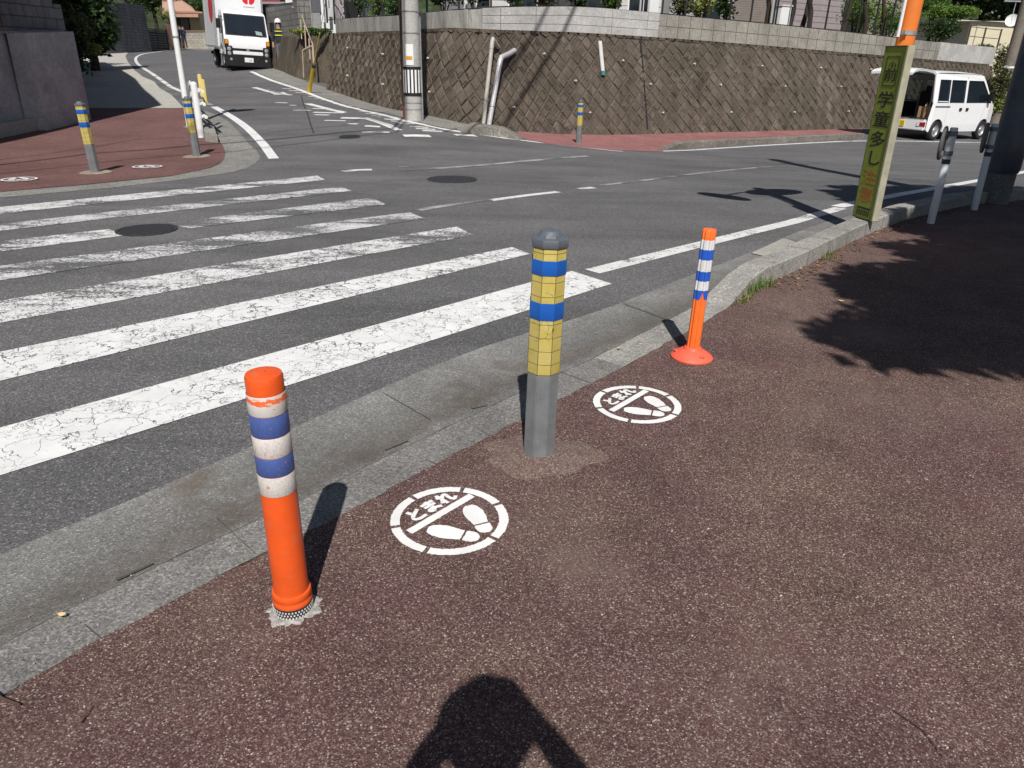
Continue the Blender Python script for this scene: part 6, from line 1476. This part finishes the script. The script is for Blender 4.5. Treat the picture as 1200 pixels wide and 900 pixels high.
# ------------------------------------------------------------------ woods
def wood(name, label, spots, seed, mt='leaf_dark', size=.35, n_=2200):
    pass
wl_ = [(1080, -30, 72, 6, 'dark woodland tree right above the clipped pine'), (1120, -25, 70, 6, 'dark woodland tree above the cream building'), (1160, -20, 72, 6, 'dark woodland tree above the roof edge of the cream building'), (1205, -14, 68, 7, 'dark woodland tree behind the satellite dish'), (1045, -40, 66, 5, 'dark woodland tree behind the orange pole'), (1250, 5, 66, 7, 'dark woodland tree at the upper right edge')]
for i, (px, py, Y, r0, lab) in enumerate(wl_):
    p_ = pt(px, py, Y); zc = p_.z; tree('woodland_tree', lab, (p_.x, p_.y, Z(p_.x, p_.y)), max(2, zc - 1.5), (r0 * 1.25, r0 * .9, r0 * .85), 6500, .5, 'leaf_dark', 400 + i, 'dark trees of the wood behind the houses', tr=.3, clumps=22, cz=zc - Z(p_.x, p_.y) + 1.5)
# shade plants and trees of the left slope
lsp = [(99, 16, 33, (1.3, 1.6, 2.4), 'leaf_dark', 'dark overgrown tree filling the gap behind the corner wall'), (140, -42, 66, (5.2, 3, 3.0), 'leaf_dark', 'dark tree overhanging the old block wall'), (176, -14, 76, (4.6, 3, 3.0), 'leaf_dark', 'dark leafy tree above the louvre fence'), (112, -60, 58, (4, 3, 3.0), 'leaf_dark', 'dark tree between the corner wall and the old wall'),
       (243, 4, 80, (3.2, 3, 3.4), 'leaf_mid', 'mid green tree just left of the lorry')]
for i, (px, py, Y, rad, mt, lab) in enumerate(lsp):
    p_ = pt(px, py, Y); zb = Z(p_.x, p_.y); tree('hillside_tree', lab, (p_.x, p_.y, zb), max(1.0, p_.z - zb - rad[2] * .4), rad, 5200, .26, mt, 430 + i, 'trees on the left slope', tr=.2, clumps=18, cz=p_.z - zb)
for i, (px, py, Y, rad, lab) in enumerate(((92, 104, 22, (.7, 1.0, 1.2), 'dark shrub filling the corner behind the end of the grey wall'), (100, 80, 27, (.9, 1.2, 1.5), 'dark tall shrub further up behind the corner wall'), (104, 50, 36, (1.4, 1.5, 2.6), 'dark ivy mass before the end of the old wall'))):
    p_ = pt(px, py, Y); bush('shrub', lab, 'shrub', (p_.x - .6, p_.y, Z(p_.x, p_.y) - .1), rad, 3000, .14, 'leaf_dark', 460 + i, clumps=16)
for i, (px, py, Y, rad, mt, lab) in enumerate(((96, 40, 27, (.5, .6, .9), 'leaf_olive', 'sunlit weeds trailing down at the end of the corner wall'), (103, 60, 30, (.6, .6, .35), 'leaf_yellow', 'low yellow weeds at the start of the pale footpath'), (190, 17, 64, (1.2, .8, .5), 'leaf_yellow', 'light green shoots above the louvre fence'))):
    p_ = pt(px, py, Y); bush('shrub', lab, 'shrub', (p_.x, p_.y, p_.z - rad[2] * .7), rad, 1200, .09, mt, 440 + i)
bt = pt(356, 38, 28.2)
bush('shrub', 'yellow green flowering plants at the head of the bank', 'shrub', bt - Vector((0, 0, .12)), (.65, .4, .16), 900, .08, 'leaf_yellow', 445)
p_ = pt(374, 39, 26.6); bush('shrub', 'green plants beside the left end of the coping', 'shrub', p_ - Vector((0, 0, .12)), (.45, .4, .18), 700, .08, 'leaf_mid', 446)
# distant hillside behind everything
bm = bmesh.new(); rr = random.Random(77); rows = []
for k in range(61):
    a = R(-55 + 110 * k / 60); r_ = 120; h = 14 + 4 * math.sin(k * .5) + 2 * math.sin(k * 1.3)
    rows.append([bm.verts.new((r_ * math.sin(a), r_ * math.cos(a), -4)), bm.verts.new(((r_ + 12) * math.sin(a), (r_ + 12) * math.cos(a), h * .6)), bm.verts.new(((r_ + 35) * math.sin(a), (r_ + 35) * math.cos(a), h)), bm.verts.new(((r_ + 90) * math.sin(a), (r_ + 90) * math.cos(a), -5))])
for a, b_ in zip(rows, rows[1:]):
    for k in range(3): bm.faces.new((a[k], a[k + 1], b_[k + 1], b_[k]))
fixn(bm); struct(new_obj('hill', bm, mat_concrete('wooded_hillside', (.035, .05, .022), .5, scale=1.2, stain=.4), smooth='all'))

# ------------------------------------------------------------------ the street tree outside the frame whose shade falls on the sidewalk
r_ = random.Random(9); tb = Vector((9.2, 2.6, 0)); o = thing('street_tree', 'broad street tree outside the right edge that shades the near sidewalk', 'tree', tb)
lift = 4.6; off = SV / SV.z * lift
pads = [(4.6, 5.1, 1.7, .8), (3.3, 4.15, 1.25, .36), (2.55, 3.95, .80, .15), (3.7, 5.3, 1.2, .28), (2.85, 5.0, .60, .10), (4.0, 6.2, .8, .22), (5.0, 7.0, 1.2, .7), (4.3, 7.3, .6, .2), (6.5, 5.0, 2.2, 1.6), (5.6, 3.9, 1.7, .75), (7.4, 7.5, 2.2, 1.6), (5.5, 8.5, 1.2, .7), (4.8, 8.95, .6, .22), (5.7, 9.7, 1.1, .45), (5.1, 10.25, .7, .16), (4.6, 9.6, .55, .10), (4.3, 8.75, .32, .22), (4.5, 9.2, .45, .28), (3.0, 4.45, .5, .10), (5.2, 5.9, 1.3, .5), (5.4, 7.9, 1.2, .5), (6.9, 10.2, 1.5, .7), (8.3, 10.6, 1.5, .6), (8.5, 3.8, 1.8, 1.2), (9.0, 8.5, 2.0, 1.6)]
bm = bmesh.new()
for x, y, rx, ry in pads:
    c = Vector((x, y, 0)) + off; n_ = int(3600 * rx * max(ry, .25)) + 260
    for _ in range(n_):
        a = r_.uniform(0, 6.283); q2 = r_.random() ** .5; leaf(bm, c + Vector((rx * q2 * math.cos(a), ry * q2 * math.sin(a), r_.uniform(-.35, .45))), r_.uniform(.12, .24), r_)
new_obj('crown', bm, M['leaf_mid'], o).location = -tb
bm = bmesh.new(); tube(bm, [(0, 0, -.1), (-.2, .1, 1.6), (-.8, .1, 3.0), (-1.4, .0, 4.2)], .20, 10, .13)
for x, y, rx, ry in pads: tube(bm, [(-1.2, 0, 3.8), tuple((Vector((-1.2, 0, 3.8)) + Vector((x, y, 0)) + off - tb) / 2), tuple(Vector((x, y, 0)) + off - tb)], .06, 6, .012)
new_obj('trunk', bm, M['bark'], o)

# ------------------------------------------------------------------ overhead cables (their shadows cross the junction)
def lifted(px, py, h): q2 = at(px, py); return q2 + SV / SV.z * h
cbm = M['dark']
for i, (pts, h, r_c, lab) in enumerate((([(-120, 208), (107, 180.5), (226, 171), (340, 161.5), (460, 151)], 7.0, .032, 'thick overhead cable crossing the junction, middle of three'), ([(-120, 202), (160, 164), (280, 159), (405, 147)], 7.4, .014, 'thin overhead cable crossing the junction, farthest of three'), ([(-120, 219), (160, 186.5), (280, 177), (367, 166.5), (465, 155)], 6.6, .018, 'overhead cable crossing the junction, nearest of three'))):
    P_ = [lifted(a, b_, h) for a, b_ in pts]; P_.append(pole_xy + Vector((0, -.2, h + .2))); A0_ = P_[0]; o = thing('overhead_cable', lab, 'cable', A0_, 0, 'overhead cables over the junction'); bm = bmesh.new(); tube(bm, [q2 - A0_ for q2 in P_], r_c, 6); new_obj('cable', bm, cbm, o)
def shline(px, py): # point of the retaining wall seen at a pixel -> sun ray
    best = None
    for k in range(200):
        u = UL * k / 199
        for v in np.linspace(0, 2.3, 24):
            q2 = wpt(u, v); a, b_ = proj(q2); e = abs(a - px) + abs(b_ - py)
            if best is None or e < best[0]: best = (e, q2)
    return best[1]
for i, (a, b_, rc) in enumerate((((660, 24), (590, 150), .036), ((628, 30), (562, 140), .030))):
    A, B = shline(*a) + SV * 9.5, shline(*b_) + SV * 12.5; A2, B2 = A + (A - B) * .35, B + (B - A) * .6
    o = thing('overhead_cable', ['cable running overhead towards the retaining wall, right one', 'cable running overhead towards the retaining wall, left one'][i], 'cable', A2, 0, 'overhead cables over the junction'); bm = bmesh.new(); tube(bm, [Vector((0, 0, 0)), B2 - A2], rc, 6); new_obj('cable', bm, cbm, o)
A = at(785, 176) + SV * 9; B = at(948, 190.5) + SV * 9; o = thing('overhead_cable', 'thin service cable over the right hand road', 'cable', A); bm = bmesh.new(); tube(bm, [Vector((0, 0, 0)), B - A, (B - A) * 1.6], .012, 6); new_obj('cable', bm, cbm, o)

# ------------------------------------------------------------------ weeds, leaves and twigs at the kerb
r_ = random.Random(21)
def grass_blade(bm, p, h, wd, a, bend):
    d = Vector((math.cos(a), math.sin(a), 0)); s = Vector((-d.y, d.x, 0)) * wd; pts = [p, p + d * bend * .35 + Vector((0, 0, h * .6)), p + d * bend + Vector((0, 0, h))]
    bm.faces.new([bm.verts.new(v) for v in (pts[0] - s, pts[0] + s, pts[1] + s * .7, pts[1] - s * .7)]); bm.faces.new([bm.verts.new(v) for v in (pts[1] - s * .7, pts[1] + s * .7, pts[2])])
def weeds(label, spots, n_, h, mt):
    o = at(*spots[0]); t_ = thing('weed_tuft', label, 'weeds', o, 0, 'weeds along the kerb'); bm = bmesh.new()
    for _ in range(n_):
        a = r_.choice(spots); c = at(a[0] + r_.uniform(-7, 7), a[1] + r_.uniform(-4, 4)) - o; grass_blade(bm, c + Vector((0, 0, .012)), h * r_.uniform(.4, 1.2), .0022, r_.uniform(0, 6.28), r_.uniform(.01, .06))
    new_obj('blades', bm, M[mt], t_); bm = bmesh.new()
    for _ in range(n_ // 2):
        a = r_.choice(spots); c = at(a[0] + r_.uniform(-8, 8), a[1] + r_.uniform(-3, 4)) - o; leaf(bm, c + Vector((0, 0, .012 + r_.uniform(0, h * .35))), r_.uniform(.008, .02), r_)
    new_obj('leaves', bm, M['leaf_olive'], t_)
weeds('yellow green weeds at the foot of the kerb end', [(866, 358), (872, 354), (878, 350)], 90, .05, 'leaf_yellow')
weeds('taller grass weeds against the inner kerb face', [(881, 344), (886, 341), (890, 338), (900, 336)], 120, .10, 'leaf_bright')
weeds('small weeds in the kerb corner left of the shade', [(970, 304), (973, 302)], 50, .06, 'leaf_bright')
bm = bmesh.new()
for _ in range(420):
    t = r_.random() ** 1.2; q2 = resample(kin[1:8], 60)[int(t * 50) + 2 if t < .9 else 50]; off2 = abs(r_.gauss(0, .07)) + .02; tdir = Vector((.76, -.65, 0)); p_ = q2 + tdir * off2 + Vector((r_.uniform(-.05, .05), r_.uniform(-.05, .05), 0)); p_.z = Z(p_.x, p_.y) + .018
    d = Vector((r_.gauss(0, 1), r_.gauss(0, 1), r_.gauss(0, .25))).normalized() * r_.uniform(.008, .022); e = Vector((-d.y, d.x, r_.uniform(-.005, .005))) * .5; bm.faces.new([bm.verts.new(p_ + v) for v in (-d, e, d, -e)])
tag(new_obj('leaf_litter', bm, leaf_mat('dry_leaves', (.08, .045, .02), (.20, .11, .05), (.42, .30, .18))), 'dry brown leaf litter along the inner side of the kerb', 'leaf litter', kind='stuff')
for i, (px, py, s_, lab) in enumerate(((74, 727, .011, 'tiny pale dry leaf lying in the near gutter'), (725, 432 - 20, .01, 'tiny leaf on the paving right of the tiled post'), (985, 360 - 4, .016, 'yellow leaf lying at the edge of the tree shade'))):
    p_ = at(px, py); bm = bmesh.new(); rows = [[bm.verts.new((s_ * x * 1.3, s_ * y * (1 - x * x) * .8, .016 + .006 * abs(y) + .004 * x * x)) for y in (-1, 0, 1)] for x in (-.95, -.5, 0, .5, .95)]
    for a, b_ in zip(rows, rows[1:]):
        for k in range(2): bm.faces.new((a[k], a[k + 1], b_[k + 1], b_[k]))
    o = new_obj('fallen_leaf', bm, plain('dry_leaf_tan', (.55, .42, .22), .7)); o.location = p_; o.rotation_euler = (0, 0, i * 1.3); tag(o, lab, 'leaf')
for i, (pts, r0, lab) in enumerate((([(-6, 818), (6, 826), (26, 833)], .005, 'short brown twig at the bottom left corner'), ([(97, 853), (103, 845), (111, 833)], .0022, 'thin dry twig on the maroon paving near the bottom left'), ([(1045, 838), (1080, 862), (1106, 897)], .0018, 'long thin dry twig at the bottom right'))):
    P_ = [at(*q2) + Vector((0, 0, .016 + r0)) for q2 in pts]; o = None; bm = bmesh.new(); tube(bm, [q2 - P_[0] for q2 in P_], r0, 7, r0 * .5); o = new_obj('twig', bm, plain('twig_brown', (.07, .045, .035), .8)); o.location = P_[0]; tag(o, lab, 'twig')

# ------------------------------------------------------------------ people
def skin(name, V_, E_, Rr, mats, zsplit, parent, sub=2, root=0):
    me = bpy.data.meshes.new(name); me.from_pydata([tuple(v) for v in V_], E_, []); ob = bpy.data.objects.new(name, me); col.objects.link(ob)
    md = ob.modifiers.new('s', 'SKIN'); md.use_smooth_shade = True
    for i, r in enumerate(Rr):
        sv = me.skin_vertices[0].data[i]; sv.radius = (r, r) if not isinstance(r, tuple) else r; sv.use_root = (i == root)
    sb = ob.modifiers.new('u', 'SUBSURF'); sb.levels = sub; sb.render_levels = sub
    bpy.context.view_layer.update(); m2 = bpy.data.meshes.new_from_object(ob.evaluated_get(bpy.context.evaluated_depsgraph_get())); bpy.data.objects.remove(ob)
    m2.materials.clear()
    for m in mats: m2.materials.append(m)
    for p_ in m2.polygons: p_.use_smooth = True; p_.material_index = zsplit(p_.center)
    o = bpy.data.objects.new(name, m2); col.objects.link(o); o.parent = parent; return o
skin_m = plain('skin', (.50, .30, .21), .5, .06, 6)
def person(label, loc, rz, H_, arms, shirt, pants, hairm, stride=.0, shoes=None, rot=None):
    o = thing('person', label, 'person', loc, rz, rot=rot); s = H_ / 1.72
    V_ = [(0, 0, .93), (0, 0, 1.12), (0, .0, 1.33), (0, -.01, 1.45), (0, .005, 1.55), (0, .02, 1.64)]; E_ = [(0, 1), (1, 2), (2, 3), (3, 4), (4, 5)]; Rr = [(.135, .11), (.125, .10), (.15, .11), (.075, .07), (.065, .065), (.075, .09)]
    for sgn in (-1, 1):
        st = stride * sgn; b0_ = len(V_); V_ += [(sgn * .09, 0, .88), (sgn * .10, st * .5 + .02, .50), (sgn * .10, st, .09), (sgn * .11, st + .12, .04)]; E_ += [(0, b0_), (b0_, b0_ + 1), (b0_ + 1, b0_ + 2), (b0_ + 2, b0_ + 3)]; Rr += [.095, .065, .045, .04]
        el, ha = arms[0 if sgn < 0 else 1]; b1 = len(V_); V_ += [(sgn * .17, 0, 1.40), el, ha, tuple(Vector(ha) + (Vector(ha) - Vector(el)).normalized() * .07)]; E_ += [(2, b1), (b1, b1 + 1), (b1 + 1, b1 + 2), (b1 + 2, b1 + 3)]; Rr += [.062, .042, .030, .028]
    V_ = [tuple(Vector(v) * s) for v in V_]; Rr = [tuple(x * s for x in r) if isinstance(r, tuple) else r * s for r in Rr]
    hands = [Vector(a[1]) * s for a in arms]
    def zs(c):
        if any((c - h).length < .085 * s for h in hands): return 0
        if c.z > 1.47 * s: return 0
        if c.z > .93 * s: return 1
        if c.z > .10 * s: return 2
        return 3
    b_ = skin('body', V_, E_, Rr, [skin_m, shirt, pants, M['dark']], zs, o)
    for k, h in enumerate(hands):                              # five fingers on each hand
        el = Vector(arms[k][0]) * s; f = (h - el).normalized(); sd_ = f.cross(Vector((0, 0, 1)));  sd_ = sd_.normalized() if sd_.length > .1 else Vector((1, 0, 0)); nn_ = sd_.cross(f)
        for q2 in range(5):
            if q2 < 4: base_ = h + f * .075 * s + sd_ * (-.027 + .018 * q2) * s; L_f = (.062, .072, .068, .052)[q2] * s; pts = [base_ - f * .02, base_ + f * L_f * .5, base_ + f * L_f * .8 - nn_ * .02 * s, base_ + f * L_f * .9 - nn_ * .04 * s]
            else: base_ = h + f * .02 * s; pts = [base_, base_ - sd_ * .04 * s + f * .03 * s, base_ - sd_ * .045 * s + f * .06 * s - nn_ * .02 * s]
            bm = bmesh.new(); tube(bm, pts, .009 * s, 8, .007 * s); new_obj('finger', bm, skin_m, b_, smooth=True)
    bm = bmesh.new(); bmesh.ops.create_uvsphere(bm, u_segments=20, v_segments=12, radius=1.0)
    for v in bm.verts: v.co = Vector((v.co.x * .088, v.co.y * .104 - .018, v.co.z * .098 + 1.665)) * s
    for v in list(bm.verts):
        if v.co.z < 1.62 * s and v.co.y > -.02 * s: bm.verts.remove(v)
        elif v.co.y > .05 * s and v.co.z < 1.69 * s: bm.verts.remove(v)
    new_obj('hair', bm, hairm, b_, smooth=True)
    bm = bmesh.new()
    for sgn in (-1, 1): bmesh.ops.create_uvsphere(bm, u_segments=8, v_segments=6, radius=.011 * s, matrix=Matrix.Translation(Vector((sgn * .031, .098, 1.655)) * s))
    new_obj('eyes', bm, M['black'], b_); bm = bmesh.new(); bmesh.ops.create_cone(bm, segments=6, radius1=.014 * s, radius2=.004 * s, depth=.04 * s, matrix=Matrix.Translation(Vector((0, .108, 1.635)) * s), cap_ends=True); new_obj('nose', bm, skin_m, b_, smooth=True)
    bm = bmesh.new(); box(bm, Vector((0, .096, 1.602)) * s, (.04 * s, .008 * s, .007 * s)); new_obj('mouth', bm, plain('lips', (.30, .10, .09), .5), b_)
    for sgn in (-1, 1): bm = bmesh.new(); bmesh.ops.create_uvsphere(bm, u_segments=8, v_segments=6, radius=1, matrix=Matrix.Translation(Vector((sgn * .088, .0, 1.64)) * s) @ Matrix.Diagonal((.010 * s, .018 * s, .03 * s, 1))); new_obj('ear', bm, skin_m, b_, smooth=True)
    return o, b_, s
navy = plain('navy_cloth', (.02, .025, .05), .85); blk = plain('black_cloth', (.02, .02, .022), .85); jean = plain('dark_trousers', (.03, .035, .055), .85); hair = plain('black_hair', (.012, .010, .009), .6)
down = (((-.24, .02, 1.14), (-.25, .06, .90)), ((.24, .02, 1.14), (.25, .06, .90)))
# the photographer behind the camera, only seen as a shadow
ph_, pb_, s_ = person('photographer standing behind the camera whose shadow falls on the paving', (.02, -.20, .012), 0, 1.77, (((-.145, .10, 1.40), (-.08, .12, 1.52)), ((.205, .09, 1.37), (.105, .11, 1.54))), blk, jean, hair)
for ch in pb_.children:
    if ch.name.startswith('hair'): ch.scale = (1.35, 1.1, 1.0)
# small compact camera in the photographer's hands, a little behind the lens point
cm = thing('compact_camera', 'small black camera held by the photographer', 'camera', (.0, -.055, CAMH - .02)); bm = bmesh.new(); box(bm, (0, 0, 0), (.10, .022, .06)); new_obj('camera_body', bm, M['black'], cm, bevel=.004); bm = bmesh.new(); lathe(bm, [(.022, 0), (.022, .012)], 20); bmesh.ops.rotate(bm, verts=bm.verts[:], matrix=Matrix.Rotation(R(-90), 3, 'X'), cent=(0, 0, 0)); bmesh.ops.translate(bm, verts=bm.verts[:], vec=(0, .011, 0)); new_obj('lens_barrel', bm, M['dark'], cm)
# two walkers on the hill
w1 = pt(214, 56.8, 65.5); w2 = pt(217.5, 56.8, 64.5)
person('walker in dark clothes with a light shirt front, left of the pair on the hill', w1, R(200), 1.66, down, navy, blk, plain('reddish_hair', (.08, .02, .02), .6), .16)
person('walker in a navy jacket holding something pale, right of the pair on the hill', w2, R(170), 1.62, down, plain('navy_jacket', (.025, .03, .07), .8), jean, hair, .12)
# traffic guard with a white helmet beside the lorry
g_ = at(323, 82.5); pg, bg_, s_ = person('guard in a white helmet and dark vest with yellow bands beside the lorry', (g_.x + .12, g_.y + .5, Z(g_.x + .12, g_.y + .5)), R(190), 1.70, down, plain('dark_vest', (.02, .022, .03), .8), plain('grey_trousers', (.10, .11, .13), .85), hair)
bm = bmesh.new(); lathe(bm, [(.125, 1.66), (.118, 1.70), (.10, 1.76), (.05, 1.80), (.001, 1.81)], 24); new_obj('helmet', bm, M['white'], bg_, smooth=True)
hv = plain('hi_vis_yellow', (.75, .75, .03), .5)
for z in (1.20, 1.34):
    bm = bmesh.new(); lathe(bm, [(.165, z), (.165, z + .03)], 20, caps=False); 
    for v in bm.verts: v.co.y *= .75
    new_obj('hi_vis_band', bm, hv, bg_, smooth=True)

# loose grit and small pale stones on the near pavement and in the gutter
r_ = random.Random(5); bm = bmesh.new()
for _ in range(420):
    px, py = r_.uniform(-40, 1240), 300 + 640 * r_.random() ** .8; p_ = at(px, py)
    if p_.y > 7 or p_.y < .6: continue
    s_ = r_.uniform(.0010, .0026) * (1.8 if r_.random() < .06 else 1); z = Z(p_.x, p_.y) + .013
    bmesh.ops.create_icosphere(bm, subdivisions=1, radius=s_, matrix=Matrix.Translation((p_.x, p_.y, z)) @ Euler((r_.random() * 3, r_.random() * 3, 0)).to_matrix().to_4x4() @ Matrix.Diagonal((1.3, .9, .6, 1)))
tag(new_obj('grit', bm, plain('pale_grit', (.42, .40, .36), .9, .3, 60, kind='pos')), 'pale loose grit scattered over the near pavement and gutter', 'grit', kind='stuff')
